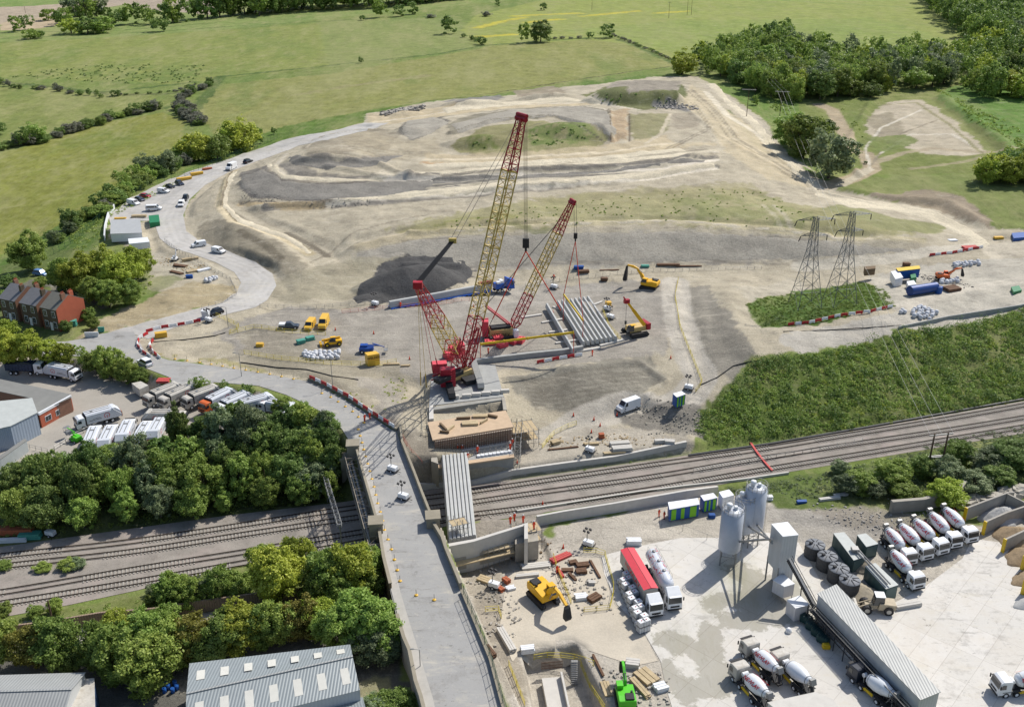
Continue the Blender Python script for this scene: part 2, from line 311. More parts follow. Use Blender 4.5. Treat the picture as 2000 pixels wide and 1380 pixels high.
# ---------------- mesh helpers ----------------
def link(o, parent=None):
    scene.collection.objects.link(o)
    if parent: o.parent = parent
    return o
def tag(o, label=None, cat=None, group=None, kind=None):
    if label: o['label'] = label
    if cat: o['category'] = cat
    if group: o['group'] = group
    if kind: o['kind'] = kind
    return o
def empty(name, loc=(0, 0, 0), rz=0.0, label=None, cat=None, group=None, sc=None):
    o = bpy.data.objects.new(name, None); scene.collection.objects.link(o); o.location = loc; o.rotation_euler = (0, 0, rz)
    o.empty_display_size = .5
    if sc: o.scale = sc if hasattr(sc, '__len__') else (sc,)*3
    return tag(o, label, cat, group)
KIDS = {}
def copy_tree(o, parent=None):
    c = o.copy(); scene.collection.objects.link(c)
    if parent: c.parent = parent
    for ch in o.children: copy_tree(ch, c)
    return c
class MB:
    """collects shapes, then links them as one mesh object"""
    def __init__(s): s.v = []; s.f = []; s.m = []; s.mi = 0; s.sm = []
    def add(s, vs, fs, smooth=False):
        b = len(s.v); s.v += [tuple(float(q) for q in p) for p in vs]; s.f += [tuple(b+i for i in f) for f in fs]
        s.m += [s.mi]*len(fs); s.sm += [smooth]*len(fs); return s
    def box(s, x0, y0, z0, x1, y1, z1):
        return s.add([(x0, y0, z0), (x1, y0, z0), (x1, y1, z0), (x0, y1, z0), (x0, y0, z1), (x1, y0, z1), (x1, y1, z1), (x0, y1, z1)],
                     [(3, 2, 1, 0), (4, 5, 6, 7), (0, 1, 5, 4), (1, 2, 6, 5), (2, 3, 7, 6), (3, 0, 4, 7)])
    def cbox(s, c, d, rz=0, ry=0):
        M = Matrix.Translation(Vector([float(q) for q in c])) @ Matrix.Rotation(rz, 4, 'Z') @ Matrix.Rotation(ry, 4, 'Y'); h = [q/2 for q in d]
        vs = [M @ Vector((x*h[0], y*h[1], z*h[2])) for x, y, z in ((-1,-1,-1),(1,-1,-1),(1,1,-1),(-1,1,-1),(-1,-1,1),(1,-1,1),(1,1,1),(-1,1,1))]
        return s.add(vs, [(3, 2, 1, 0), (4, 5, 6, 7), (0, 1, 5, 4), (1, 2, 6, 5), (2, 3, 7, 6), (3, 0, 4, 7)])
    def bar(s, a, b, r, n=4, r2=None, cap=True, smooth=False):
        a = Vector([float(q) for q in a]); b = Vector([float(q) for q in b]); d = b-a
        if d.length < 1e-6: return s
        r2 = r if r2 is None else r2; q = d.to_track_quat('Z', 'Y'); vs = []
        for p, rr in ((a, r), (b, r2)):
            for i in range(n):
                t = 2*math.pi*(i+.5)/n; vs.append(p+q @ Vector((math.cos(t)*rr, math.sin(t)*rr, 0)))
        fs = [(i, (i+1) % n, n+(i+1) % n, n+i) for i in range(n)]
        s.add(vs, fs, smooth)
        if cap: b0 = len(s.v)-2*n; s.f += [tuple(b0+i for i in range(n))[::-1], tuple(b0+n+i for i in range(n))]; s.m += [s.mi]*2; s.sm += [False]*2
        return s
    def lathe(s, prof, a=(0, 0, 0), b=(0, 0, 1), n=24, smooth=True):
        """prof = [(t, r)] along a->b (t in metres from a)"""
        a = Vector([float(q) for q in a]); d = (Vector([float(q) for q in b])-a).normalized(); q = d.to_track_quat('Z', 'Y'); vs = []
        for t, r in prof:
            for i in range(n): th = 2*math.pi*i/n; vs.append(a+d*t+q @ Vector((math.cos(th)*r, math.sin(th)*r, 0)))
        fs = []
        for k in range(len(prof)-1):
            for i in range(n): fs.append((k*n+i, k*n+(i+1) % n, (k+1)*n+(i+1) % n, (k+1)*n+i))
        s.add(vs, fs, smooth); b0 = len(s.v)-len(vs)
        if prof[0][1] > .01: s.f.append(tuple(b0+i for i in range(n))[::-1]); s.m.append(s.mi); s.sm.append(False)
        if prof[-1][1] > .01: s.f.append(tuple(len(s.v)-n+i for i in range(n))); s.m.append(s.mi); s.sm.append(False)
        return s
    def prism(s, poly, z0, z1):
        """polygon (x,y) extruded up; z1 may be a list"""
        k = len(poly); ar_ = sum(poly[i][0]*poly[(i+1) % k][1]-poly[(i+1) % k][0]*poly[i][1] for i in range(k))
        if ar_ < 0:
            poly = poly[::-1]
            if hasattr(z1, '__len__'): z1 = z1[::-1]
            if hasattr(z0, '__len__'): z0 = z0[::-1]
        zt = z1 if hasattr(z1, '__len__') else [z1]*k; zb = z0 if hasattr(z0, '__len__') else [z0]*k
        vs = [(p[0], p[1], zb[i]) for i, p in enumerate(poly)]+[(p[0], p[1], zt[i]) for i, p in enumerate(poly)]
        return s.add(vs, [tuple(range(k))[::-1], tuple(range(k, 2*k))]+[(i, (i+1) % k, k+(i+1) % k, k+i) for i in range(k)])
    def side(s, prof, y0, y1, taper=None):
        """profile (x,z) extruded along y; taper(z)->inset of half width"""
        k = len(prof); ar_ = sum(prof[i][0]*prof[(i+1) % k][1]-prof[(i+1) % k][0]*prof[i][1] for i in range(k))
        if ar_ > 0: prof = prof[::-1]
        tp = taper or (lambda z: 0)
        vs = [(x, y0+tp(z), z) for x, z in prof]+[(x, y1-tp(z), z) for x, z in prof]
        return s.add(vs, [tuple(range(k))[::-1], tuple(range(k, 2*k))]+[(i, (i+1) % k, k+(i+1) % k, k+i) for i in range(k)])
    def wheel(s, x, y, r, wd, n=16): return s.bar((x, y-wd/2, r), (x, y+wd/2, r), r, n)
    def build(s, name, m, parent=None, bevel=0.0):
        me = bpy.data.meshes.new(name); me.from_pydata(s.v, [], s.f)
        ms = m if isinstance(m, (list, tuple)) else [m]
        for q in ms: me.materials.append(q)
        me.polygons.foreach_set('material_index', s.m); me.polygons.foreach_set('use_smooth', s.sm)
        me.update(); o = bpy.data.objects.new(name, me); link(o, parent)
        if bevel:
            import bmesh
            bm = bmesh.new(); bm.from_mesh(me); bmesh.ops.bevel(bm, geom=[e for e in bm.edges if len(e.link_faces) == 2 and e.calc_face_angle(0) > .5], offset=bevel, segments=1, affect='EDGES', clamp_overlap=True); bm.to_mesh(me); bm.free()
        return o
def lattice(mb, a, b, w0, w1, n, rc, rd, up=(0, 0, 1), wy0=None, wy1=None):
    """four-chord lattice from a to b, widths w0 -> w1 (second axis wy0 -> wy1)"""
    a = Vector([float(q) for q in a]); b = Vector([float(q) for q in b]); d = (b-a).normalized(); u = d.cross(Vector(up))
    if u.length < 1e-3: u = d.cross(Vector((1, 0, 0)))
    u.normalize(); v = u.cross(d).normalized(); wy0 = w0 if wy0 is None else wy0; wy1 = w1 if wy1 is None else wy1
    def c(t, i): ww = w0+(w1-w0)*t; wh = wy0+(wy1-wy0)*t; sx, sy = ((-1,-1),(1,-1),(1,1),(-1,1))[i]; return a+(b-a)*t+u*(sx*ww/2)+v*(sy*wh/2)
    for i in range(4): mb.bar(c(0, i), c(1, i), rc, 5)
    for k in range(n):
        t0, t1 = k/n, (k+1)/n
        for i in range(4):
            j = (i+1) % 4; mb.bar(c(t0, i), c(t0, j), rd, 3, cap=False)
            mb.bar(c(t0, i), c(t1, j), rd, 3, cap=False) if k % 2 == 0 else mb.bar(c(t0, j), c(t1, i), rd, 3, cap=False)
    for i in range(4): mb.bar(c(1, i), c(1, (i+1) % 4), rc, 3)
    return mb
def sheet(name, poly, m, lift=.05, step=2.0, zf=None, kind='structure', label=None, cat=None, feather=0, paint=None):
    """ground sheet draped over the terrain inside a polygon of world points"""
    P = np.asarray(poly)[:, :2]; out = []
    for i in range(len(P)):
        a, b = P[i], P[(i+1) % len(P)]; k = max(1, int(np.hypot(*(b-a))/step))
        for j in range(k): out.append(a+(b-a)*j/k)
    out = np.array(out); x0, y0 = out.min(0); x1, y1 = out.max(0)
    gx, gy_ = np.meshgrid(np.arange(x0, x1, step), np.arange(y0, y1, step)); gx = gx.ravel(); gy_ = gy_.ravel()
    k = inside(gx, gy_, out) & (seg_dist(gx, gy_, out, True) > step*.4); pts = list(map(tuple, out))+list(zip(gx[k], gy_[k]))
    nb = len(out); r = delaunay_2d_cdt([Vector(p) for p in pts], [(i, (i+1) % nb) for i in range(nb)], [], 1, 1e-4)
    V = np.array([tuple(q) for q in r[0]]); Z = (hz(V[:, 0], V[:, 1]) if zf is None else zf(V[:, 0], V[:, 1]))+(lift if not feather else (lift+.12)*np.minimum(1, seg_dist(V[:, 0], V[:, 1], out, True)/feather)-.12)
    me = bpy.data.meshes.new(name); fs = [f for f in r[2]]
    me.from_pydata([(a, b, c) for (a, b), c in zip(V, Z)], [], fs); me.materials.append(m)
    if paint is not None: set_col(me, V[:, 0], V[:, 1], paint)
    me.polygons.foreach_set('use_smooth', [True]*len(fs)); me.update(); me.validate()
    o = bpy.data.objects.new(name, me); link(o); tag(o, label, cat, None, kind)
    for f in me.polygons[:1]:
        if f.normal.z < 0: me.flip_normals()
    return o
def put(b, name, a, bpt, label=None, cat=None, group=None, z=None, sc=None):
    """thing from builder b at the midpoint of two ground points (rear, front)"""
    a = np.asarray(a); bpt = np.asarray(bpt); c = (a+bpt)/2; ang = math.atan2(bpt[1]-a[1], bpt[0]-a[0])
    zz = (a[2]+bpt[2])/2 if z is None else z
    if b in KIDS:
        r = copy_tree(KIDS[b])
        for k in ('label', 'group', 'category'):
            if k in r: del r[k]
    else:
        r = empty(name); b_ = BUILD[b]; b_(r) ; KIDS[b] = r
    r.location = (c[0], c[1], zz); r.rotation_euler = (0, 0, ang); tag(r, label, cat, group)
    if sc: r.scale = sc if hasattr(sc, '__len__') else (sc,)*3
    return r
BUILD = {}
def builder(fn): BUILD[fn.__name__] = fn; return fn
# ---------------- ground colours (kinds of soil and grass, laid out on the land) ----------------
NX = GX.shape
col = np.zeros(NX+(4,)); col[...] = (*C(120, 136, 70), 1.0)
_W1 = vnoise(GX, GY, 9, 1)-.5; _W2 = vnoise(GX, GY, 2.5, 2)-.5; _W3 = vnoise(GX, GY, 1.1, 3)-.5
def _blend(k, wt, c, g):
    wt = wt[:, None]; col[k] = col[k]*(1-wt)+np.array([*c, g])*wt
def paint(s, rgb, soft=1.5, grass=0.0, alpha=1.0, rag=1.0, P=None, patch=None):
    P = ats(s) if P is None else P; m = soft+3*rag
    x0, x1, y0, y1 = P[:, 0].min()-m, P[:, 0].max()+m, P[:, 1].min()-m, P[:, 1].max()+m
    k = (GX > x0) & (GX < x1) & (GY > y0) & (GY < y1); x, y = GX[k], GY[k]
    d = seg_dist(x, y, P, True)*np.where(inside(x, y, P), 1, -1)+(_W1[k]*2.4+_W2[k]*2+_W3[k]*1.4)*rag
    wt = sstep(d/(soft*.45)+.5)*alpha
    if patch: wt = wt*sstep((vnoise(x, y, patch[0], 11)*.6+vnoise(x, y, patch[0]/3, 12)*.4-patch[1])/.15+.5)
    _blend(k, wt, C(*rgb), grass)
def stroke(s, wd, rgb, soft=.8, alpha=1.0, grass=0.0, rag=.3, P=None):
    P = ats(s) if P is None else P; m = wd+soft+2
    x0, x1, y0, y1 = P[:, 0].min()-m, P[:, 0].max()+m, P[:, 1].min()-m, P[:, 1].max()+m
    k = (GX > x0) & (GX < x1) & (GY > y0) & (GY < y1); x, y = GX[k], GY[k]
    d = wd/2-seg_dist(x, y, P)+(_W1[k]*1.2+_W2[k]*1.5+_W3[k]*.8)*rag
    _blend(k, sstep(d/(soft*.5)+.5)*alpha, C(*rgb), grass)
def tracks(s, rgb=(205, 195, 172), n=5, spread=6, alpha=.6, w=.5):
    P = ats(s)
    for i in range(n):
        off = (rnd.random()-.5)*spread; Q = P.copy(); d = np.gradient(P[:, :2], axis=0); nn = np.stack([-d[:, 1], d[:, 0]], 1); nn /= np.linalg.norm(nn, axis=1)[:, None]+1e-9
        Q[:, :2] += nn*(off+np.array([rnd.uniform(-.6, .6) for _ in P])[:, None]); v = rnd.random()
        stroke('', w+rnd.random()*.5, rgb if v > .35 else (120, 112, 98), .5, alpha*(.4+rnd.random()*.6), rag=.25, P=Q)
# fields
paint('-300,90 200,75 500,52 800,20 1000,0 1000,-60 -300,-60', (132, 148, 84), 6, 1, rag=2)
paint('-200,60 60,45 120,30 300,0 420,-40 -200,-40', (178, 163, 142), 3, 0, rag=1)
paint('-200,22 60,12 160,5 220,-20 -200,-20', (120, 145, 75), 3, .6)
paint('0,45 110,30 115,50 60,58 0,60', (190, 172, 142), 3, 0)
paint('180,0 300,20 420,30 420,-10 200,-20', (172, 158, 140), 3, 0)
paint('0,85 500,55 760,35 920,60 930,90 800,112 600,135 430,155 350,165 230,160 0,150', (136, 145, 78), 4, 1)
paint('620,40 900,35 930,95 760,118 640,132', (135, 146, 86), 8, .8, .8, 2)
paint('0,150 80,140 200,125 400,128 380,160 250,165 100,155', (100, 125, 60), 5, .8, .5, 2, patch=(6, .5))
paint('-300,170 100,172 230,184 350,180 330,205 180,235 60,265 -300,330', (130, 139, 76), 2, 1)
paint('400,168 640,145 930,97 1010,80 1190,75 1240,92 1320,128 1180,150 1000,178 860,200 700,230 540,262 420,262 380,215', (142, 144, 84), 3, 1)
paint('-300,350 0,300 90,275 200,240 320,220 365,235 345,290 270,345 190,400 120,440 0,500 -300,640', (134, 138, 66), 2, 1)
paint('900,60 930,30 1060,0 1100,-60 2100,-60 2000,60 1870,92 1700,90 1500,80 1400,110 1320,125 1240,88 1150,78 940,92', (146, 156, 80), 3, .6)
paint('1320,40 1700,35 1880,85 1640,88 1400,95 1330,110 1250,85 1100,60', (136, 153, 76), 8, .5, .7, 3)
for s in ('1010,32 1080,28 1130,26', '1140,32 1200,26 1245,22', '1285,26 1340,22', '930,55 980,42 1020,35', '940,72 1000,68', '1030,44 1090,38'):
    stroke(s, 9, (205, 190, 60), 12, .75, .2, rag=3)
for s in ('700,26 1000,8', '1510,0 1870,20'): stroke(s, 6, (105, 135, 65), 5, .5, .5)
stroke('580,185 680,168 780,155 840,148', 7, (160, 150, 115), 8, .5, .8, 3)
stroke('0,160 120,172 230,186 350,182', 5, (80, 88, 55), 3, .7, .6, 1.5)
for s, wd in (('0,170 60,165 200,180 380,160', 4), ('380,215 420,165 430,150', 7), ('430,150 600,133 700,122 860,105 940,90 1190,72 1240,88 1320,125', 4), ('0,290 200,238 350,205', 5),
              ('0,76 200,66 300,62 480,50 700,38 900,30', 3), ('60,62 200,62 420,45', 3)):
    stroke(s, wd, (72, 98, 42), 3, .85, .6, 1.5)
stroke('820,200 1000,176 1150,152 1310,130', 1.6, (60, 66, 45), 1, .8, .3, .3); stroke('545,250 700,226 860,200', 1.6, (60, 66, 45), 1, .8, .3, .3)
# verge along the haul road and behind the mound
paint('300,470 350,340 400,300 480,275 560,245 720,215 860,195 1000,180 1180,155 1350,140 1400,165 1350,165 1150,170 1000,192 860,210 720,235 600,265 500,290 420,315 330,350 230,410 190,460', (98, 124, 52), 2, .8)
paint('180,400 220,410 200,470 150,520 60,560 -100,560 -100,520 30,500 100,450', (92, 118, 52), 2, .8)
# mound and site earth
paint('370,400 395,365 460,318 560,286 640,262 712,238 716,222 800,207 862,196 1000,186 1100,170 1170,165 1280,150 1360,150 1400,170 1500,240 1560,310 1640,370 1760,395 1860,410 1930,440 2080,455 2080,600 1990,600 1750,645 1560,690 1465,700 1420,760 1360,860 1345,885 1000,945 840,960 780,860 770,838 660,770 560,742 480,728 330,700 262,690 140,668 200,650 300,618 390,600 300,570 230,560 290,500 215,470 210,440 300,430 340,440', (190, 180, 158), 1.5, 0)
# right-hand land
paint('1380,170 1420,160 1500,150 1560,200 1560,320 1640,362 1560,330 1500,240 1440,190', (104, 132, 58), 2, .7)
paint('1640,370 1700,345 1900,340 2100,345 2100,440 1950,445 1850,400 1760,390', (128, 138, 80), 2, .9)
paint('1560,200 1660,180 1750,165 1850,150 2100,220 2100,340 1880,340 1690,340 1620,360 1600,300', (124, 134, 72), 2, .8)
paint('1850,170 1950,160 2100,200 2100,310 1990,310 1900,240 1830,195', (96, 132, 52), 3, .5)
paint('1730,200 1800,195 1850,225 1900,270 1935,300 1880,305 1810,300 1740,280 1690,260 1700,225', (196, 184, 162), 3, .1)
paint('1690,225 1740,218 1770,260 1720,275', (150, 140, 118), 3, .2, .7)
stroke('1600,205 1625,215 1650,260 1665,295 1690,300 1705,330 1660,350 1600,365', 7, (182, 166, 138), 2)
stroke('1700,320 1760,300 1820,290 1880,295 1990,290', 4, (178, 164, 138), 2, .8)
stroke('1780,330 1870,318 1930,305', 3, (172, 160, 130), 2, .7)
stroke('1375,165 1430,200 1480,240 1520,290 1560,330 1600,368', 5.5, (196, 186, 166), 1.2)
stroke('1420,215 1440,235 1500,300', 3, (92, 112, 55), 1.5, .8, .5)
stroke('1595,372 1680,395 1760,402 1830,420 1880,445 1930,480', 8.5, (204, 193, 170), 1.5)
paint('1700,380 1800,370 1880,385 1940,430 1930,445 1850,415 1760,398', (160, 146, 126), 2, .1)
paint('1640,400 1750,425 1850,440 1840,460 1700,455 1600,440 1560,420', (150, 150, 108), 3, .5)
# main mound: grassy apron, grey cut slope, haul bands
paint('760,450 850,425 950,405 1100,385 1300,372 1480,372 1570,400 1700,440 1840,465 1700,470 1500,452 1300,436 1100,440 950,452 860,448', (164, 158, 116), 5, .55, .85, 2)
paint('1300,385 1500,375 1580,420 1560,445 1400,430 1290,412', (138, 143, 92), 5, .7, .6, 2, patch=(7, .45))
paint('800,455 900,425 1000,415 1040,440 950,450', (152, 150, 92), 4, .6, .7, 2)
paint('690,490 800,468 940,460 1100,455 1300,452 1500,462 1720,482 1850,485 1700,500 1500,512 1050,520 880,525 690,510', (176, 170, 158), 3, 0, .95, 1.5)
for i in range(14):
    y = 462+i*4; stroke(f'{780+i*9},{y+6} 1000,{y} 1300,{y-2} 1600,{y+4}', 1.0, (112, 107, 98) if i % 2 else (166, 158, 142), 1.2, .45, rag=1)
stroke('800,462 950,446 1100,437 1300,431 1500,447 1620,462 1800,470', 2.6, (206, 194, 160), 1.5, .9)
stroke('700,480 800,455 940,440 1080,432', 5, (196, 182, 150), 4, .6, rag=2)
stroke('1000,440 1050,455 1090,445', 3, (110, 115, 70), 3, .6, .5, 1)
paint('1040,385 1300,365 1480,360 1500,380 1300,392 1050,398', (164, 156, 120), 4, .3, .7, 2)
paint('400,520 440,450 520,480 560,510 530,535 480,510', (150, 142, 122), 3, 0, .7, 2)
paint('385,440 430,430 500,452 560,485 610,520 600,540 560,545 520,520 440,500 385,470', (146, 138, 120), 3, 0, .8, 1.5)
paint('500,560 620,520 700,500 800,500 700,580 560,592', (168, 160, 138), 3, .1, .8)
# terraces
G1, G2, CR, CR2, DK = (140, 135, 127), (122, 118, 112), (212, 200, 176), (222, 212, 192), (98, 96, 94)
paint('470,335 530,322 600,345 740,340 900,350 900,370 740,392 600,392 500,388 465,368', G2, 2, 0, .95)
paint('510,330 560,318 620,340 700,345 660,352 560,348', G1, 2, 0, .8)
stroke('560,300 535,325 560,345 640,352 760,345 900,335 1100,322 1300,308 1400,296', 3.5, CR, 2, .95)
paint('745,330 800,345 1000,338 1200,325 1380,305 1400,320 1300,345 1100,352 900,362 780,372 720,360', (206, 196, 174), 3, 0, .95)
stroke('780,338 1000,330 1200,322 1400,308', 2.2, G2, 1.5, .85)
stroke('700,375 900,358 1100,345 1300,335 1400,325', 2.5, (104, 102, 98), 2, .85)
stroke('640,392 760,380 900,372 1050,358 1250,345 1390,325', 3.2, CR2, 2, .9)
stroke('520,405 700,398 850,385 1000,375 1100,365', 3.5, G1, 3, .9)
paint('590,290 640,262 720,250 780,262 760,295 640,305 600,310', (166, 156, 136), 2, 0, .9)
paint('590,300 660,312 760,300 800,296 720,318 620,325', G1, 2, 0, .8)
paint('620,260 700,255 790,275 850,268 870,300 800,312 700,300', (178, 166, 140), 3, 0, .5)
paint('790,232 860,225 880,240 840,262 800,275 780,255', (120, 117, 110), 2, 0, .9)
paint('870,245 920,225 1000,212 1130,205 1190,215 1210,260 1195,275 1160,250 1080,230 960,240 880,262', (138, 132, 116), 2, .1, .9)
paint('880,285 940,250 1060,235 1160,245 1185,270 1140,298 1000,305 900,300', (146, 142, 98), 2, .6, .9)
paint('1035,255 1140,238 1165,265 1100,282 1040,285', (100, 124, 58), 3, .8, .85, 1.5, patch=(3, .42))
paint('900,275 960,262 970,290 920,295', (110, 122, 62), 3, .7, .8, patch=(3, .42))
paint('1190,215 1225,212 1228,275 1195,278', (182, 160, 130), 1, 0, .9)
paint('1225,225 1310,222 1300,255 1265,278 1235,275', (146, 142, 104), 2, .5, .9)
paint('1140,185 1200,165 1330,165 1350,190 1320,205 1250,215 1170,200', (106, 112, 70), 2, .6, .95)
paint('1190,163 1260,156 1330,160 1310,176 1230,180 1185,173', (158, 150, 136), 1.5, 0, 1)
stroke('1310,205 1345,215', 6, (130, 128, 126), 2, .9); stroke('1285,208 1300,210', 6, (140, 138, 136), 2, .9)
paint('860,198 920,190 975,185 985,192 900,206', (140, 137, 132), 1.5, 0, .9)
paint('1000,178 1080,168 1110,180 1080,186 1010,188', (158, 146, 126), 1.5, 0, .9)
paint('718,222 800,216 960,200 1150,192 1180,205 1000,212 860,228 720,250', (204, 188, 156), 2, 0, .9)
paint('1350,165 1400,200 1480,262 1560,330 1600,372 1500,352 1420,300 1380,240 1330,205', (204, 190, 160), 3, 0, .9)
paint('1310,222 1360,220 1370,245 1320,255', (160, 150, 132), 3, 0, .8)
stroke('1200,300 1300,285 1400,280 1480,300 1560,350', 5, (206, 190, 158), 4, .7, rag=2)
paint('830,300 1000,300 1180,285 1300,265 1340,290 1200,305 1000,318 830,322', (202, 186, 154), 3, 0, .8)
stroke('830,318 880,322 950,318', 4, (196, 160, 120), 2, .7)
stroke('455,330 440,360 430,400 460,430 560,465 605,495', 4.0, (206, 190, 154), 2, .9)
stroke('470,400 560,405 640,400', 3, (200, 178, 138), 2, .8)
for s in ('455,325 440,365 432,400 470,430', '500,300 530,335 560,350 700,352', '1350,175 1400,220 1440,270 1560,350', '1380,240 1420,290 1300,340 1100,360', '1480,300 1600,372 1700,398 1850,430', '560,300 700,290 800,310 1000,330', '900,330 1200,312 1400,296', '760,388 1000,372 1300,340', '1500,400 1540,450', '1300,290 1380,250 1350,200', '640,490 520,440 450,400', '620,515 700,460 860,420'):
    tracks(s, n=7, spread=7, alpha=.55)
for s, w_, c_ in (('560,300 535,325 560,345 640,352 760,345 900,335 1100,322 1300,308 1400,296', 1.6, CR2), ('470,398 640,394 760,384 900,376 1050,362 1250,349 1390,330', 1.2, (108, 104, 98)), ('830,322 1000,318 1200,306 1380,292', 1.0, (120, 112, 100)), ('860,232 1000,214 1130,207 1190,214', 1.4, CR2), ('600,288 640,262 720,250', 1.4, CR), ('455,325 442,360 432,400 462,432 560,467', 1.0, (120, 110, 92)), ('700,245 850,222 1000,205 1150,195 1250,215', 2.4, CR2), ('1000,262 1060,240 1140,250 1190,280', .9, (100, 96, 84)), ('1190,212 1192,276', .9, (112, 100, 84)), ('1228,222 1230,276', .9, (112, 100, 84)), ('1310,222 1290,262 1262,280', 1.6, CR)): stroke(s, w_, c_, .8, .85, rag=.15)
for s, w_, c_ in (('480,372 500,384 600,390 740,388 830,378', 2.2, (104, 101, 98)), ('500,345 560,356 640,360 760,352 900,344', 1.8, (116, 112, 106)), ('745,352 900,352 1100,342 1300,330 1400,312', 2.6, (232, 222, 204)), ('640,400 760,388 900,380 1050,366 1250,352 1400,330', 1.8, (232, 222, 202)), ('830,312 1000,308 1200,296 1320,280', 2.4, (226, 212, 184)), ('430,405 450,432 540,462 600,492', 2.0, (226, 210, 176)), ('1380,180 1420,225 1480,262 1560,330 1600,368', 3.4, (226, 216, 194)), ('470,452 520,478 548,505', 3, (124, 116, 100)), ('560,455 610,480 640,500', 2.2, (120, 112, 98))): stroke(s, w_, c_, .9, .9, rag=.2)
# dark stockpile
paint('680,585 700,555 745,510 800,498 860,495 905,500 925,530 905,555 870,572 780,590 700,595', (92, 91, 90), 1.2, 0, 1)
stroke('700,580 760,540 830,515', 4, (128, 128, 128), 3, .8); stroke('790,505 850,515 880,505', 3, (66, 65, 64), 1.5, .8, rag=1)
# working platform greys
paint('560,600 700,600 900,575 1050,555 1290,545 1330,600 1300,690 1180,705 980,720 880,755 800,735 640,705 470,690 420,650 480,625', (164, 158, 148), 2, 0, .95)
paint('470,650 520,640 640,660 700,700 600,715 480,700', (156, 148, 132), 3, .1, .8)
paint('640,690 780,715 800,760 760,800 700,770 620,745 480,720 420,700', (158, 150, 132), 2, .1, .8)
paint('700,740 770,735 790,780 780,850 740,810', (165, 158, 146), 2, 0, .9)
paint('900,560 1050,545 1200,560 1100,590 950,610 820,640 840,610', (178, 172, 162), 4, 0, .6)
paint('990,735 1120,712 1270,700 1305,740 1250,780 1140,812 1060,800 1010,765', (150, 145, 132), 2, 0, .95)
for i in range(8): stroke(f'{1020+i*4},{742+i*8} {1150},{722+i*10} {1280-i*6},{712+i*9}', .7, (124, 118, 106), .8, .6, rag=.4)
paint('1330,560 1380,560 1440,640 1470,690 1430,750 1380,720 1345,640', (146, 141, 130), 2, 0, .9)
paint('1440,560 1560,545 1580,570 1480,580 1470,600', (188, 180, 162), 2, 0, .8)
stroke('1318,550 1325,620 1345,690 1370,740 1345,775 1300,790 1230,800 1130,825 1050,870', 8, (200, 193, 180), 2, .9)
paint('1200,810 1330,775 1375,800 1380,860 1345,850 1240,835', (128, 124, 117), 2, 0, .9)
paint('1050,850 1200,832 1340,855 1345,875 1010,935 1000,900', (186, 178, 163), 2, 0, .9)
# pylon patch and rail bank: rough green
paint('1455,592 1540,572 1680,548 1730,565 1752,600 1680,612 1540,640 1490,640', (86, 112, 46), 1.5, .7)
paint('1370,800 1420,760 1470,700 1560,690 1750,645 1990,600 2100,570 2100,765 1990,785 1700,840 1385,872', (94, 110, 50), 2, .8)
paint('1530,650 1750,612 1990,590 1990,600 1750,645 1560,690 1525,670', (192, 186, 174), 1, 0, 1)
paint('1690,540 1730,530 1950,505 2080,500 2080,590 1760,640 1740,600', (196, 190, 176), 1.5, 0, .9)
paint('1900,480 2080,450 2080,500 1940,505', (206, 196, 176), 2, 0, .9)
# left verge / bank between houses and road
paint('130,672 170,640 300,575 440,535 465,560 440,590 330,618 200,650', (180, 165, 134), 1.5, .1, 1)
paint('0,520 100,480 280,520 290,560 160,640 120,672 0,690 -100,690', (98, 112, 60), 2, .8)
paint('200,560 290,520 440,520 300,575 200,600', (130, 135, 88), 2, .6, .6)
paint('0,590 60,545 170,560 240,575 200,600 150,580 60,560', (112, 108, 104), 2, .1, .9)
paint('285,490 440,520 470,560 400,550 300,540', (184, 176, 158), 1.5, 0, .9)
paint('270,690 420,705 480,722 600,742 560,735 430,700 330,690', (170, 160, 118), 1, .4, .9)
# refuse yard, belt, railway margins
paint('-100,690 40,700 180,705 300,742 345,765 420,752 620,800 670,840 700,880 730,960 780,1000 560,1030 0,1110 -100,1110', (70, 84, 40), 2, .7)
paint('0,700 170,705 290,745 345,765 500,775 640,830 640,845 400,830 200,880 0,905 -100,905 -100,700', (184, 175, 162), 1.2, 0, 1)
paint('-300,1215 0,1212 270,1158 600,1098 740,1070 790,1200 790,1250 600,1230 300,1250 -300,1320', (118, 128, 70), 2, .8)
paint('0,1225 200,1205 300,1195 700,1160 780,1190 720,1200 400,1230 0,1270', (170, 162, 152), 2, .1, .9)
paint('-100,1290 300,1260 760,1200 830,1430 -100,1430', (112, 110, 104), 2, .1, 1)
paint('700,1330 760,1320 790,1390 700,1390', (160, 155, 120), 2, .4, .8)
# south site
paint('880,1075 1100,1030 1345,975 1530,945 1640,985 1800,1040 2000,990 2200,990 2200,1450 1000,1450 940,1250', (200, 192, 178), 2, 0, 1)
paint('900,1100 990,1080 980,1150 1000,1250 1040,1380 990,1380 940,1240', (176, 166, 150), 3, .05, .9)
paint('1480,985 1640,985 1760,1040 1650,1080 1560,1050', (176, 170, 160), 3, 0, .9)
paint('1560,985 1700,985 1860,1030 1740,1040 1640,1020', (158, 150, 138), 3, .05, .9)
paint('1380,955 1520,935 1700,905 1830,860 2000,825 2200,800 2200,990 2000,985 1880,1010 1700,985 1560,990 1460,975', (96, 112, 56), 2, .8)
paint('855,1030 920,1022 1048,985 1070,1010 1060,1045 890,1090 860,1075', (158, 150, 138), 1, 0, 1, .5)
paint('778,845 810,830 845,880 865,960 850,1000 800,925', (150, 142, 128), 1, 0, 1, .5)
paint('1000,930 1345,882 1345,890 1000,945', (140, 140, 112), 1, .3, 1, .3)
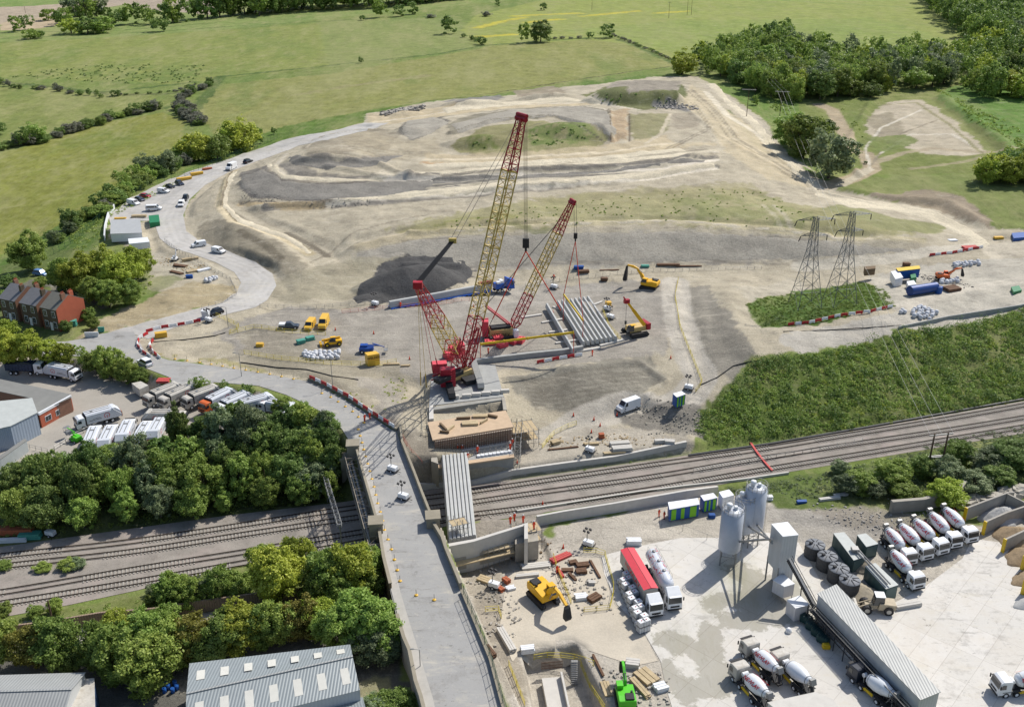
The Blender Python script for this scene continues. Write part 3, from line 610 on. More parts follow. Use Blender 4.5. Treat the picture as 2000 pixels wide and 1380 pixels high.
for s, w_, c_ in (('1700,330 1690,290 1720,250 1800,215', 1.4, (224, 216, 198)), ('1700,325 1740,270 1830,235', 1.2, (150, 140, 120)), ('1720,300 1780,262 1860,262 1900,285', 1.6, (222, 214, 196)), ('1640,362 1700,330', 4, (205, 195, 172)), ('1725,205 1790,200 1850,240 1920,300', 1.5, (150, 146, 104)), ('1900,480 1750,505 1560,522', 5, (216, 208, 190)), ('1760,600 1850,570 2000,545', 5, (214, 206, 190))): stroke(s, w_, c_, .9, .85, rag=.25)
paint('1700,268 1770,262 1800,275 1740,296 1700,300', (118, 132, 70), 1.5, .7, .9, 1)
# the ground sheet
me = bpy.data.meshes.new('ground'); nvt = NV*NU
co = np.stack([GX.ravel(), GY.ravel(), GZ.ravel()], 1).astype(np.float32); me.vertices.add(nvt); me.vertices.foreach_set('co', co.ravel())
ii, jj = np.meshgrid(np.arange(NV-1), np.arange(NU-1), indexing='ij'); b0 = (ii*NU+jj).ravel()
fc = np.stack([b0, b0+1, b0+NU+1, b0+NU], 1).astype(np.int32); nf = len(fc)
me.loops.add(nf*4); me.loops.foreach_set('vertex_index', fc.ravel()); me.polygons.add(nf)
me.polygons.foreach_set('loop_start', np.arange(0, nf*4, 4, dtype=np.int32)); me.polygons.foreach_set('loop_total', np.full(nf, 4, np.int32))
me.polygons.foreach_set('use_smooth', np.ones(nf, bool)); me.update()
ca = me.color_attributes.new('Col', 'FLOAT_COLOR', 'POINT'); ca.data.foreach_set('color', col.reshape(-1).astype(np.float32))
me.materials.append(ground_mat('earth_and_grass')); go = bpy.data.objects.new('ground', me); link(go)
tag(go, 'bare earth, gravel and grass fields under everything', 'ground', None, 'structure')
def set_col(me, X, Y, fn):
    c = np.zeros((len(X), 4)); c[:] = fn(X, Y); ca = me.color_attributes.new('Col', 'FLOAT_COLOR', 'POINT')
    ca.data.foreach_set('color', c.reshape(-1).astype(np.float32))
def lerp(c, wt, v): return c*(1-wt[:, None])+np.array(v)[None]*wt[:, None]
def ptsz(s, z): return np.array([U(*[float(v) for v in t.split(',')], z) for t in s.split()])
def arp(s): return np.array([ar(*[float(v) for v in t.split(',')]) for t in s.split()])
# asphalt
def road_col(X, Y):
    c = np.zeros((len(X), 4)); c[:] = (*C(174, 173, 170), 0)
    n1 = vnoise(X, Y, 14, 21); c[:, :3] *= (1+.06*(n1-.5))[:, None]
    d, _ = seg_dist(X, Y, ROADC), None
    lane = np.cos(d*2*math.pi/1.75)*.5+.5; c[:, :3] *= (1-.045*lane)[:, None]
    return c
ROADC = arp('150,682 262,676 360,726 480,733 560,755 620,775 680,815 722,850 765,930 800,1020 835,1110 862,1180 890,1250 925,1330 965,1430')
def ex_road(N, L, geo, noise, rng, c, b):
    b.inputs['Roughness'].default_value = .85
    return mixto(N, L, c, rng(noise(.22, 8, .75), .55, .75, 0, .12), C(186, 183, 176))
M_ROAD = ground_mat('asphalt', True, fine=.12, coarse=9, amp=.07, bump=.01, extra=ex_road)
sheet('road', arp('60,670 130,667 200,655 262,652 285,690 330,704 430,717 520,731 600,745 660,773 720,809 775,846 792,890 812,940 843,1025 864,1060 885,1100 907,1160 929,1214 962,1292 983,1378 1003,1450 838,1450 822,1368 812,1339 799,1279 788,1254 775,1207 762,1153 749,1098 736,1030 715,950 697,886 668,838 620,800 560,772 505,754 420,747 345,757 330,737 270,714 180,697 60,692'),
      M_ROAD, .09, 2.0, zf=lambda x, y: np.maximum(hz(x, y)*(hz(x, y) > 7.9), ZROAD(y)), paint=road_col)
def ex_haul(N, L, geo, noise, rng, c, b):
    c = mixto(N, L, c, rng(noise(.18, 8, .8), .5, .7, 0, .6), C(176, 170, 158)); return mixto(N, L, c, rng(noise(1.1, 6, .8), .55, .75, 0, .4), C(206, 198, 184))
HC = ats('262,676 330,630 440,600 500,575 525,545 490,520 400,490 345,470 330,430 345,400 400,350 455,325 560,285 700,250 760,240')
def haul_col(X, Y):
    c = np.zeros((len(X), 4)); d = seg_dist(X, Y, HC); k = 1+.07*np.cos(d*2*math.pi/2.1)*np.exp(-d/9)+.1*(vnoise(X, Y, 5, 77)-.5)+.1*(vnoise(X, Y, 18, 78)-.5); c[:, :3] = np.array(C(196, 193, 188))[None]*k[:, None]; return c
M_HAUL = ground_mat('haul_gravel', True, C(196, 190, 180), fine=.3, coarse=12, amp=.12, bump=.03, extra=ex_haul)
sheet('haul_road', ats('205,654 260,637 330,618 390,602 435,590 462,572 471,552 458,532 420,512 370,494 335,484 312,466 303,440 305,428 216,437 212,424 226,410 255,386 330,350 400,326 470,302 560,272 640,257 712,240 760,240 715,256 640,274 560,294 505,314 448,336 400,362 370,390 358,420 364,452 388,470 440,488 500,512 532,534 540,558 522,586 500,600 450,612 400,626 340,640 290,662 262,653'), M_HAUL, .07, .9, paint=haul_col)
sheet('pavement', arp('697,886 715,950 736,1024 742,1045 750,1098 763,1150 778,1207 790,1254 802,1279 815,1339 826,1368 842,1440 862,1440 846,1366 832,1320 812,1254 797,1207 783,1160 768,1100 757,1045 750,1022 731,950 714,886'), mat('paving', C(190, 186, 178), .9, 0, .08, .8, dirt=(C(160, 156, 146), .3, .55, .5)), .2, 2.0, zf=lambda x, y: ZROAD(y))
# concrete yard
YD = ats('905,1170')[0]
WET = [(ats(s), r) for s, r in (('1310,1250 1370,1275 1420,1330 1350,1350 1300,1310', 3.0), ('1400,1180 1470,1165 1480,1210 1430,1210', 3), ('1380,1230 1400,1290', 2.5), ('1500,1190 1540,1150 1560,1200', 4), ('1450,1115 1480,1140 1500,1200', 4))]
WETP = [np.array([q for q in w_[0]]) for w_ in WET]
def yard_col(X, Y):
    c = np.zeros((len(X), 4)); c[:] = (*C(222, 218, 211, .84), 0)
    wet = np.zeros(len(X))
    for P, r in WET: wet = np.maximum(wet, 1-np.clip(seg_dist(X, Y, P)/(r*1.7), 0, 1))
    c[:, 3] = wet; d1 = seg_dist(X, Y, ats('1640,1010 1900,1060')); return c
def ex_yard(N, L, geo, noise, rng, c, b):
    A_ = N.new('ShaderNodeAttribute'); A_.attribute_name = 'Col'; c = mixto(N, L, c, rng(noise(.10, 9, .75), .5, .72, 0, .5), C(205, 194, 178, .84))
    c = mixto(N, L, c, rng(noise(.35, 9, .8), .58, .8, 0, .45), C(180, 174, 164, .84))
    wn = N.new('ShaderNodeMath'); wn.operation = 'MULTIPLY_ADD'; L.new(noise(.28, 9, .72), wn.inputs[0]); wn.inputs[1].default_value = 1.6; L.new(A_.outputs['Alpha'], wn.inputs[2])
    f = rng(wn.outputs[0], 1.3, 1.38, 0, .62); c = mixto(N, L, c, f, C(150, 145, 128, .8))
    r = rng(f, 0, .9, .9, .25); L.new(r, b.inputs['Roughness'])
    mp = N.new('ShaderNodeMapping'); mp.inputs['Rotation'].default_value = (0, 0, R(-48)); L.new(geo.outputs['Position'], mp.inputs[0])
    br = N.new('ShaderNodeTexBrick'); br.offset = 0; br.inputs['Scale'].default_value = 1; br.inputs['Brick Width'].default_value = 7; br.inputs['Row Height'].default_value = 4.5
    br.inputs['Mortar Size'].default_value = .035; br.inputs['Color1'].default_value = (1, 1, 1, 1); br.inputs['Color2'].default_value = (.93, .93, .92, 1); br.inputs['Mortar'].default_value = (.72, .7, .68, 1)
    L.new(mp.outputs[0], br.inputs[0]); q = N.new('ShaderNodeMix'); q.data_type = 'RGBA'; q.blend_type = 'MULTIPLY'; q.inputs[0].default_value = 1
    L.new(c, q.inputs[6]); L.new(br.outputs[0], q.inputs[7]); return q.outputs[2]
M_YARD = ground_mat('pale_concrete', True, fine=.25, coarse=10, amp=.06, bump=.01, extra=ex_yard)
sheet('concrete_yard', ats('1175,1085 1240,1068 1330,1050 1400,1050 1500,1040 1560,1060 1600,1130 1680,1190 1740,1180 1800,1150 1880,1090 1900,1050 1960,1060 2100,1020 2200,1100 2300,1440 1330,1440 1300,1340 1290,1290 1255,1230 1205,1180 1180,1120'), M_YARD, .06, 1.2, paint=yard_col)
M_SITE = ground_mat('dusty_hardcore', False, C(208, 198, 180, .82), fine=.3, coarse=6, amp=.14, bump=.04, extra=ex_haul)
sheet('site_hardcore', ats('1000,1120 1090,1085 1170,1090 1180,1120 1200,1180 1255,1235 1285,1290 1240,1300 1150,1270 1060,1290 1000,1290 975,1230 985,1160'), M_SITE, .05, 1.5)
M_TAR = ground_mat('worn_tarmac', False, C(176, 170, 160), fine=.2, coarse=5, amp=.12, bump=.02, extra=ex_haul)
sheet('refuse_yard', ats('-60,712 60,716 170,722 250,758 300,770 345,772 430,790 560,815 620,822 610,850 420,850 330,850 200,880 120,900 60,905 -60,905'), M_TAR, .06, 1.5)
sheet('lane', ats('-60,1252 60,1235 180,1222 300,1212 440,1195 600,1172 700,1160 762,1155 772,1178 700,1190 560,1205 400,1222 200,1250 60,1270 -60,1285'), M_TAR, .06, 1.5)
def ragged(s, amp=.5):
    P = ats(s)[:, :2]; out = []
    for a, b in zip(P, np.roll(P, -1, 0)):
        k = max(1, int(np.hypot(*(b-a))/2.2)); out += [a+(b-a)*i/k+nrs.uniform(-amp, amp, 2) for i in range(k)]
    return np.array(out)
def ex_soil(N, L, geo, noise, rng, c, b):
    c = mixto(N, L, c, rng(noise(.35, 8, .8), .54, .68, 0, .5), (c0[0]*1.28, c0[1]*1.28, c0[2]*1.28)); return mixto(N, L, c, rng(noise(.8, 7, .8), .45, .34, 0, .65), (c0[0]*.5, c0[1]*.5, c0[2]*.5))
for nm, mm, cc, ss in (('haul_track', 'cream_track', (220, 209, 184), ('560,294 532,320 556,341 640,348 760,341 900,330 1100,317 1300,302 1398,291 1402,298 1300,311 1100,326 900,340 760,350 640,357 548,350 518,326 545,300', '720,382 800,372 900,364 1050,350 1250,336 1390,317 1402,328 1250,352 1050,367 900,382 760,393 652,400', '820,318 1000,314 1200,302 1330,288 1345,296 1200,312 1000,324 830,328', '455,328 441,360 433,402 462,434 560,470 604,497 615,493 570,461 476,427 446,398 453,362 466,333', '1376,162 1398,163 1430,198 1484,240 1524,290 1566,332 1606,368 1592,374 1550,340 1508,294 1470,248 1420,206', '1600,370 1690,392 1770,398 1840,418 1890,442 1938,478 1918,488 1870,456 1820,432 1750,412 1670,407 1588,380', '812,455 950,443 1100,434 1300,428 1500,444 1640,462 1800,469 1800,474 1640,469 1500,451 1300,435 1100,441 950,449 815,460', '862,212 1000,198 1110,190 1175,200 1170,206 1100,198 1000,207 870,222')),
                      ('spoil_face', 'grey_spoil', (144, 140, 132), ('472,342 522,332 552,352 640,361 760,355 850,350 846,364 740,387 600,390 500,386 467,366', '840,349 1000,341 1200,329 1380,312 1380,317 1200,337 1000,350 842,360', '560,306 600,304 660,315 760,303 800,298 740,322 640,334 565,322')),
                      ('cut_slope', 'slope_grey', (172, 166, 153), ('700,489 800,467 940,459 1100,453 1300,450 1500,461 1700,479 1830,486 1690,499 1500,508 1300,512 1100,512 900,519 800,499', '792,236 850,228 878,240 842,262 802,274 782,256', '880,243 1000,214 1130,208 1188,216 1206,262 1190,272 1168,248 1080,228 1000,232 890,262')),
                      ('stockpile', 'charcoal_spoil', (92, 91, 90), ('682,586 702,556 745,512 800,499 860,494 908,500 928,528 906,556 872,572 780,589 700,595',))):
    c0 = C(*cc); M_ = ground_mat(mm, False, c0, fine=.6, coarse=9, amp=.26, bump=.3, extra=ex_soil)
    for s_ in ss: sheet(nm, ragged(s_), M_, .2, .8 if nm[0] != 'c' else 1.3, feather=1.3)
# railway ballast + four tracks
def ex_bal(N, L, geo, noise, rng, c, b):
    c = mixto(N, L, c, rng(noise(.09, 6, .7), .48, .62, 0, .6), C(178, 164, 156)); return mixto(N, L, c, rng(noise(.3, 7, .75), .55, .72, 0, .6), C(118, 110, 102))
M_BAL = ground_mat('ballast', False, C(158, 151, 142), fine=.16, coarse=4, amp=.28, bump=.05, extra=ex_bal)
sheet('railway_ballast', ptsz('-400,1120 0,1068 200,1040 440,1007 680,979 840,957 1000,938 1345,889 1540,862 1700,836 2000,783 2400,705 2400,770 2000,846 1820,876 1520,925 1350,957 1080,998 900,1026 740,1052 600,1086 400,1116 270,1152 130,1182 0,1206 -400,1290', 0), M_BAL, .06, 2.0)
M_RAIL = mat('rusty_rail', C(74, 62, 52), .6, .3, .25, 3); M_SLP = mat('concrete_sleeper', C(168, 162, 152), .9, 0, .22, .8)
def smooth(P, step=.65):
    P = np.asarray(P); d = np.r_[0, np.cumsum(np.hypot(*np.diff(P[:, :2], axis=0).T))]; T = np.arange(0, d[-1], step); out = []
    for k in range(P.shape[1]):
        m = np.gradient(P[:, k], d); i = np.clip(np.searchsorted(d, T)-1, 0, len(d)-2); h = d[i+1]-d[i]; t = (T-d[i])/h
        out.append((2*t**3-3*t**2+1)*P[i, k]+(t**3-2*t**2+t)*h*m[i]+(-2*t**3+3*t**2)*P[i+1, k]+(t**3-t**2)*h*m[i+1])
    return np.stack(out, 1)
TRK = {'uppermost railway track nearest the beam abutment and green bank': '-300,1122 0,1087 260,1058 500,1022 680,994 920,961 1000,949 1260,910.5 1500,876 1640,853 1860,817 2000,792 2300,732',
       'second railway track from the top, with a crossover under the beams': '-300,1147 0,1107.5 260,1078 500,1041 680,1014 920,982 1000,970 1260,934 1500,893.8 1640,872 1860,839 2000,816 2300,758',
       'third railway track from the top, running nearest the mixer yard': '-300,1198 0,1158 260,1113.5 500,1075 680,1044 920,1006 1000,996 1260,958 1500,916.5 1640,894 1884,853.5 2000,834 2300,778',
       'lowest railway track, ending in a junction past the road bridge': '-300,1222 0,1180 260,1138 500,1096 680,1064 850,1030 960,1005'}
for lab, s in TRK.items():
    P = smooth(ptsz(s, 0)); P[:, 2] = .06; t = np.gradient(P[:, :2], axis=0); t /= np.linalg.norm(t, axis=1)[:, None]; nn = np.stack([-t[:, 1], t[:, 0]], 1)
    root = empty('railway_track', tuple(P[len(P)//2]), 0, lab, 'railway track', 'railway tracks'); o0 = P[len(P)//2]
    for sg in (-1, 1):
        m = MB(); Q = P[::4].copy(); Q[:, :2] += nn[::4]*sg*.75; w_ = nn[::4]*.06; vs = []
        for q, ww in zip(Q-o0, w_): vs += [(q[0]-ww[0], q[1]-ww[1], .1), (q[0]-ww[0], q[1]-ww[1], .27), (q[0]+ww[0], q[1]+ww[1], .27), (q[0]+ww[0], q[1]+ww[1], .1)]
        m.add(vs, [(4*i+a, 4*i+a+1, 4*i+a+5, 4*i+a+4) for i in range(len(Q)-1) for a in range(3)]); m.build('rail', M_RAIL, root)
    m = MB()
    for i, q in enumerate(P-o0):
        hsh = vnoise(np.array([q[0]+o0[0]]), np.array([q[1]+o0[1]]), 9, 31)[0]
        if hsh < .36: continue           # sleepers buried in ballast
        m.cbox((q[0], q[1], .05), (.26, 2.5, .13), math.atan2(t[i][1], t[i][0]))
    tag(m.build('sleeper', M_SLP, root), kind='stuff')
M_CONC = mat('concrete', C(176, 170, 158), .9, 0, .14, .6, .02, dirt=(C(120, 114, 104), .25, .55, .5))
M_CONL = mat('new_concrete', C(214, 210, 202), .85, 0, .08, .8)
M_CGRY = mat('grey_concrete', C(172, 173, 170), .85, 0, .12, .9, dirt=(C(120, 120, 116), .5, .58, .5))
M_BRDG = mat('weathered_coping', C(158, 150, 132), .9, 0, .14, .5)
M_BRN = mat('brown_board', C(128, 108, 84), .9, 0, .2, 1)
M_PLY = mat('plywood', C(208, 182, 152), .8, 0, .1, .9); M_REB = mat('rusty_rebar', C(118, 90, 72), .8, .2, .2, 2)
M_SCF = mat('galvanised_tube', C(160, 160, 158), .5, .5, .1, 2); M_TIM = mat('timber', C(198, 178, 142), .85, 0, .2, 1.2)
M_YEL = mat('yellow_paint', C(232, 196, 40), .5, 0, .08, 2); M_RED = mat('red_paint', C(196, 40, 48), .45, 0, .12, 1.5)
M_ORG = mat('orange_hivis', C(238, 82, 48, .9), .7, 0, .05, 3); M_WHT = mat('white_paint', C(236, 238, 240, .88), .4, 0, .05, 1.2)
M_BLK = mat('black_rubber', (.018, .018, .02), .7, 0, .15, 3); M_DGR = mat('dark_steel', (.05, .052, .055), .5, .5, .2, 2)
M_GLS = mat('dark_glass', (.02, .028, .035), .12, 0, .1, 1, spec=.8)
def rel(P, o): return [tuple(np.asarray(p)-o) for p in P]
def wall_line(mb, P, wd, zb, zt):
    """wall of constant width along world points; zb/zt are relative to each point's z"""
    P = np.asarray(P, float); t = np.gradient(P[:, :2], axis=0); t /= np.linalg.norm(t, axis=1)[:, None]+1e-9; nn = np.stack([-t[:, 1], t[:, 0]], 1)*wd/2; vs = []
    for p, q in zip(P, nn): vs += [(p[0]-q[0], p[1]-q[1], p[2]+zb), (p[0]-q[0], p[1]-q[1], p[2]+zt), (p[0]+q[0], p[1]+q[1], p[2]+zt), (p[0]+q[0], p[1]+q[1], p[2]+zb)]
    k = len(P); fs = [(4*i+a, 4*i+4+a, 4*i+4+(a+1) % 4, 4*i+(a+1) % 4) for i in range(k-1) for a in range(4)]+[(0, 1, 2, 3), (4*k-1, 4*k-2, 4*k-3, 4*k-4)]
    return mb.add(vs, fs)
# road bridge
bo = ar(775, 960); rb = empty('road_bridge', tuple(bo), 0, 'long concrete road bridge carrying the grey road over the railway', 'bridge')
Lp = arp('697,886 715,950 736,1024 742,1045'); Rp = arp('782,836 786,872 809,930 826,975 843,1018 847,1032')
dk = MB(); ql = [tuple(p[:2]-bo[:2]) for p in Lp]; qr = [tuple(p[:2]-bo[:2]) for p in Rp]
poly = ql+qr[::-1]; dk.prism(poly, -1.9, [float(ZROAD(q[1]+bo[1]))-bo[2]-.12 for q in poly]); dk.build('deck', M_CONC, rb)
for nm, P in (('parapet', Lp), ('parapet', Rp)):
    m = MB(); wall_line(m, P-bo, .45, -1.6, 1.35); m.build('parapet', M_BRDG, rb)
for p in (ar(690, 880), ar(846, 1024), ar(735, 1035)):
    m = MB(); q = p-bo; m.cbox((q[0], q[1], -2.6), (2.4, 2.6, 8.8), .12); m.cbox((q[0], q[1], 1.95), (2.7, 2.9, .3), .12); m.build('pilaster', M_BRDG, rb)
for a, b in ((ar(697, 886), ar(786, 870)), (ar(739, 1040), ar(846, 1026))):
    m = MB(); a = a-bo; b = b-bo; wall_line(m, np.array([a, b])+[0, 0, -1.7], 2.0, -6.6, 0); m.build('abutment', M_CONC, rb)
# walls along the road
def wall(name, s, wd, h, m_, label, down=0.0, fn=ar, cat='wall', lift=0):
    P = np.array([fn(*[float(v) for v in t.split(',')]) for t in s.split()]); o = P[len(P)//2].copy(); r = empty(name, tuple(o), 0, label, cat)
    q = MB(); wall_line(q, P-o, wd, -down+lift, h); q.build('wall_panel', m_, r)
    c = MB(); Q = P-o; Q = Q+[0, 0, h]; wall_line(c, Q, wd+.14, .003, .16); c.build('coping', M_BRDG, r); return r
wall('parapet_wall', '847,1032 864,1060 872,1084 885,1115 900,1152', .4, 1.3, M_BRDG, 'curved concrete wall at the right kerb just south of the bridge', 6)
wall('retaining_wall', '902,1157 926,1214 958,1292 981,1378 1003,1445', .4, .55, M_CONC, 'long wall with mesh fence along the right kerb of the lower road', 5.5)
wall('retaining_wall', '776,1209 789,1254 800,1279 812,1339 822,1368 840,1440', .4, 1.0, M_CONC, 'stone retaining wall on the left kerb of the lower road', 5.5)
wall('retaining_wall', '742,1048 750,1098 763,1150', .4, 1.1, M_BRN, 'brown wall by the notice boards on the left kerb', 6)
wall('retaining_wall', '603,741 640,757 680,778 720,806 776,842', .35, .5, M_BRDG, 'low kerb wall carrying the red and white barriers', .5)
# pipe truss beside the bridge
a, b = U(683, 892, 7.0), U(733, 1072, 6.6); o = (a+b)/2; r = empty('pipe_truss', tuple(o), 0, 'rusty lattice truss spanning the tracks left of the road bridge', 'truss')
m = MB(); lattice(m, a-o, b-o, 2.2, 2.2, 14, .1, .05); m.build('lattice', mat('rust_grey', C(150, 142, 130), .8, .2, .2, 1), r)
m = MB(); m.bar(a-o+[.2, 0, -.3], b-o+[.2, 0, -.3], .28, 10); m.bar(a-o+[-.5, 0, -.3], b-o+[-.5, 0, -.3], .2, 10); m.build('pipe', M_SCF, r)
for q in (a, b): m = MB(); m.cbox(tuple(q-o+[0, 0, -3.8]), (3.4, 2.2, 7.2)); m.cbox(tuple(q-o+[0, 0, .1]), (3.8, 2.6, .5)); m.build('pier', M_BRDG, r)
# signal gantry shadow-side lattice across the left tracks
a, b = U(640, 980, 0), U(668, 1075, 0); o = (a+b)/2; r = empty('signal_gantry', tuple(o), 0, 'slim steel gantry over the tracks left of the pipe truss', 'gantry')
m = MB(); lattice(m, a-o+[0, 0, 5.5], b-o+[0, 0, 5.5], .8, .8, 14, .06, .03); m.build('beam', M_SCF, r)
for q in (a, b): m = MB(); m.bar(q-o, q-o+[0, 0, 5.8], .12, 6); m.build('leg', M_SCF, r)
# ---- precast bridge beams ----
M_BEAM = mat('beam_concrete', C(196, 197, 194), .8, 0, .1, .7, dirt=(C(206, 206, 202), .4, .56, .5))
BEAMP = [(-.44, 0), (.44, 0), (.46, .22), (.36, .5), (.34, .85), (.3, 1.1), (.2, 1.24), (-.2, 1.24), (-.3, 1.1), (-.34, .85), (-.36, .5), (-.46, .22)]
def beam_mesh(L): m = MB(); k = len(BEAMP); m.add([(-L/2, y, z) for y, z in BEAMP]+[(L/2, y, z) for y, z in BEAMP], [tuple(range(k)), tuple(range(k, 2*k))[::-1]]+[(i, k+i, k+(i+1) % k, (i+1) % k) for i in range(k)]); return m
def lay_beam(a, b, label, group, first=None, L=None):
    a = np.asarray(a); b = np.asarray(b); d = b-a; L = np.hypot(d[0], d[1])
    o = beam_mesh(L).build('bridge_beam', M_BEAM); o.location = tuple((a+b)/2); o.rotation_euler = (0, -math.atan2(d[2], L), math.atan2(d[1], d[0])); return tag(o, label, 'bridge beam', group)
ORD = ['first', 'second', 'third', 'fourth', 'fifth', 'sixth', 'seventh', 'eighth', 'ninth', 'tenth', 'eleventh', 'twelfth', 'thirteenth', 'fourteenth']
A0, A1, B0, B1 = [U(x, y, 6.3)-[0, 0, 1.2] for x, y in ((866, 888), (909, 883), (880, 1052), (926, 1044))]
for i in range(7):
    t = i/6; lay_beam(A0+(A1-A0)*t, B0+(B1-B0)*t, f'{ORD[i]} from the left of the seven pale beams laid across the railway', 'beams laid over the railway')
C0, C1 = at(1090, 597), at(1148, 588); D0, D1 = at(1140, 678), at(1202, 668)
for i in range(8):
    t = i/7; q = lay_beam(C0+(C1-C0)*t+[0, 0, .35], D0+(D1-D0)*t+[0, 0, .35], f'{ORD[i]} from the left of the eight grey beams stored side by side', 'beams stored on the platform')
lay_beam(at(1068, 604)+[0, 0, .6], at(1119, 694)+[0, 0, .6], 'single grey beam standing apart left of the stored beams', 'beams stored on the platform')
# timber / concrete bearers under the stored beams
bm_ = MB(); bm_.box(-3.5, -.3, 0, 3.5, .3, .33); proto = None
for i, (p, q) in enumerate((('1019,621', '1058,615'), ('1058,631', '1098,624'), ('1072,650', '1108,645'), ('1085,671', '1128,665'), ('1125,688', '1172,680'), ('1080,600', '1092,604'), ('1172,676', '1218,664'), ('1160,596', '1176,590'))):
    a, b = ats(p)[0], ats(q)[0]; L = np.hypot(*(b-a)[:2]); m = MB(); m.box(-L/2, -.35, 0, L/2, .35, .36); o = m.build('beam_bearer', M_CONL); c = (a+b)/2
    o.location = tuple(c+[0, 0, .0]); o.rotation_euler = (0, 0, math.atan2(b[1]-a[1], b[0]-a[0])); tag(o, f'{ORD[i]} pale bearer block of those under and beside the stored beams', 'bearer', 'bearers under stored beams')
# long upstand wall at the front of the platform
P = ats('928,711 980,704 1040,697 1100,691 1138,684'); o = P[2].copy(); m = MB(); wall_line(m, P-o, .9, -.3, 1.3); q = m.build('upstand_wall', M_CGRY); q.location = tuple(o); tag(q, 'long low grey concrete upstand in front of the stored beams', 'wall')
# ---- north abutment ----
def slab(mb, P, z0, z1): mb.prism([tuple(p[:2]) for p in P], z0, z1)
o = U(915, 850, 6); ab = empty('bridge_abutment', tuple(o), 0, 'large unfinished bridge abutment with rebar wall and scaffolding north of the tracks', 'abutment')
def part(nm, s, ztop, zbot, m_, parent=ab, oo=o):
    P = ptsz(s, ztop)-oo; mb = MB(); slab(mb, P, zbot-oo[2], ztop-oo[2]); return mb.build(nm, m_, parent)
part('crane_platform', '838,792 984,774 967,712 905,706 842,740', 8.25, 2, M_CGRY)
part('block_wall', '846,800 984,780 983,775 845,794', 8.4, 3.2, mat('block_wall', C(170, 168, 160), .9, 0, .15, .5, wave=('Z', .9, .03, .25)))
part('trench_floor', '848,826 985,803 984,790 846,812', 4.8, 1, M_BRN)
part('return_wall', '983,800 990,800 986,775 980,775', 8.5, 2, M_CONC)
part('wing_wall', '838,818 847,817 846,790 838,792', 8.5, 2, M_CONL)
part('formwork_deck', '845,859 1003,833 988,801 835,824', 8.5, 8.2, M_PLY)
part('rebar_core', '850,862 1000,838 999,834 848,858', 8.2, 4.6, mat('rebar_backing', C(206, 190, 172), .9, 0, .2, 3))  # pale tan core filling the gaps between the brown bars
rbm = MB(); p0, p1 = ptsz('850,864 1001,840', 8.2)-o; k = 44
for i in range(k+1): q = p0+(p1-p0)*i/k; rbm.bar(q+[0, -.12, .55], q+[0, -.12, -3.2], .085, 4)
for j in range(7): rbm.bar(p0+[0, -.2, -j*.5], p1+[0, -.2, -j*.5], .035, 4)
rbm.build('rebar_cage', M_REB, ab)
part('capping_beam', '846,888 905,880 1000,862 1000,855 905,871 846,880', 5.7, 4.9, M_CONL)
part('back_wall', '846,884 1000,860 1000,857 846,880', 5.8, 3.5, M_CONL) if 0 else None
part('bearing_shelf', '856,907 1003,886 1001,866 852,886', 5.0, .5, M_CGRY)
part('side_block', '842,900 856,905 852,880 843,877', 6.2, .5, M_CONC)
part('front_ledge', '856,913 1005,892 1003,886 856,907', 5.2, 4.9, M_PLY)
sh = MB()
for i in range(9):
    q = U(935+i*7.6, 894-i*1.1, 5.0)-o; sh.cbox(tuple(q+[0, .5, .2]), (.7, .7, .4))
sh.build('bearing_pad', M_WHT, ab)
for i, (x, y, w_, d_, rz) in enumerate(((918, 828, 3.4, 1.6, .1), (905, 818, 3, .4, .1), (938, 814, 3.2, 1.1, .05), (962, 814, 2.2, .5, -.4), (945, 824, 2.2, .4, .9), (866, 835, .4, 3.2, .5), (880, 838, .4, 2.6, -.5), (868, 845, 2, .3, -.2))):
    q = U(x, y, 8.52); mb = MB(); mb.cbox((0, 0, .25), (w_, d_, .5)); t = mb.build('formwork_panel', M_TIM if i % 2 == 0 else M_BRN); t.location = tuple(q); t.rotation_euler = (0, 0, rz)
    tag(t, ('tan' if i % 2 == 0 else 'brown')+f' formwork timber on the plywood deck, {ORD[i]} of the pieces there', 'formwork', 'timbers on the plywood deck')
for i, x in enumerate((894, 917, 936, 955, 974, 992)):
    q = U(x-6, 778-i*2.3, 8.25); mb = MB(); mb.cbox((0, 0, .42), (2.0, .8, .84), .12); t = mb.build('concrete_block', M_CONL, bevel=.04); t.location = tuple(q)
    tag(t, f'{ORD[i]} from the left in the row of pale blocks below the red crane', 'concrete block', 'blocks on the crane platform')
# scaffolding
def scaffold(x0, y0, x1, y1, zb, zt, nx, dep, label, rows=3, decks=True):
    a = np.array([x0, y0]); b = np.array([x1, y1]); d = (b-a)/np.linalg.norm(b-a); nn = np.array([-d[1], d[0]]); L = np.linalg.norm(b-a)
    r = empty('scaffold', (x0, y0, zb), math.atan2(d[1], d[0]), label, 'scaffold'); m = MB(); h = zt-zb
    for i in range(nx+1):
        for yy in (0, dep): m.bar((L*i/nx, yy, 0), (L*i/nx, yy, h+rnd.uniform(.2, 1.0)), .06, 4)
        for j in range(1, rows+1): m.bar((L*i/nx, -.2, h*j/rows), (L*i/nx, dep+.2, h*j/rows), .05, 4)
    for j in range(1, rows+1):
        for yy in (0, dep): m.bar((-.4, yy, h*j/rows), (L+.4, yy, h*j/rows), .055, 4); m.bar((-.3, yy, h*j/rows-.9), (L+.3, yy, h*j/rows-.9), .045, 4)
    for i in range(0, nx, 2): m.bar((L*i/nx, 0, 0), (L*(i+1)/nx, 0, h), .03, 4)
    m.build('tube_frame', M_SCF, r)
    if decks:
        for j in range(1, rows+1): q = MB(); q.box(0, .1, h*j/rows-.06, L, dep-.1, h*j/rows); q.build('board_deck', M_TIM, r)
    return r
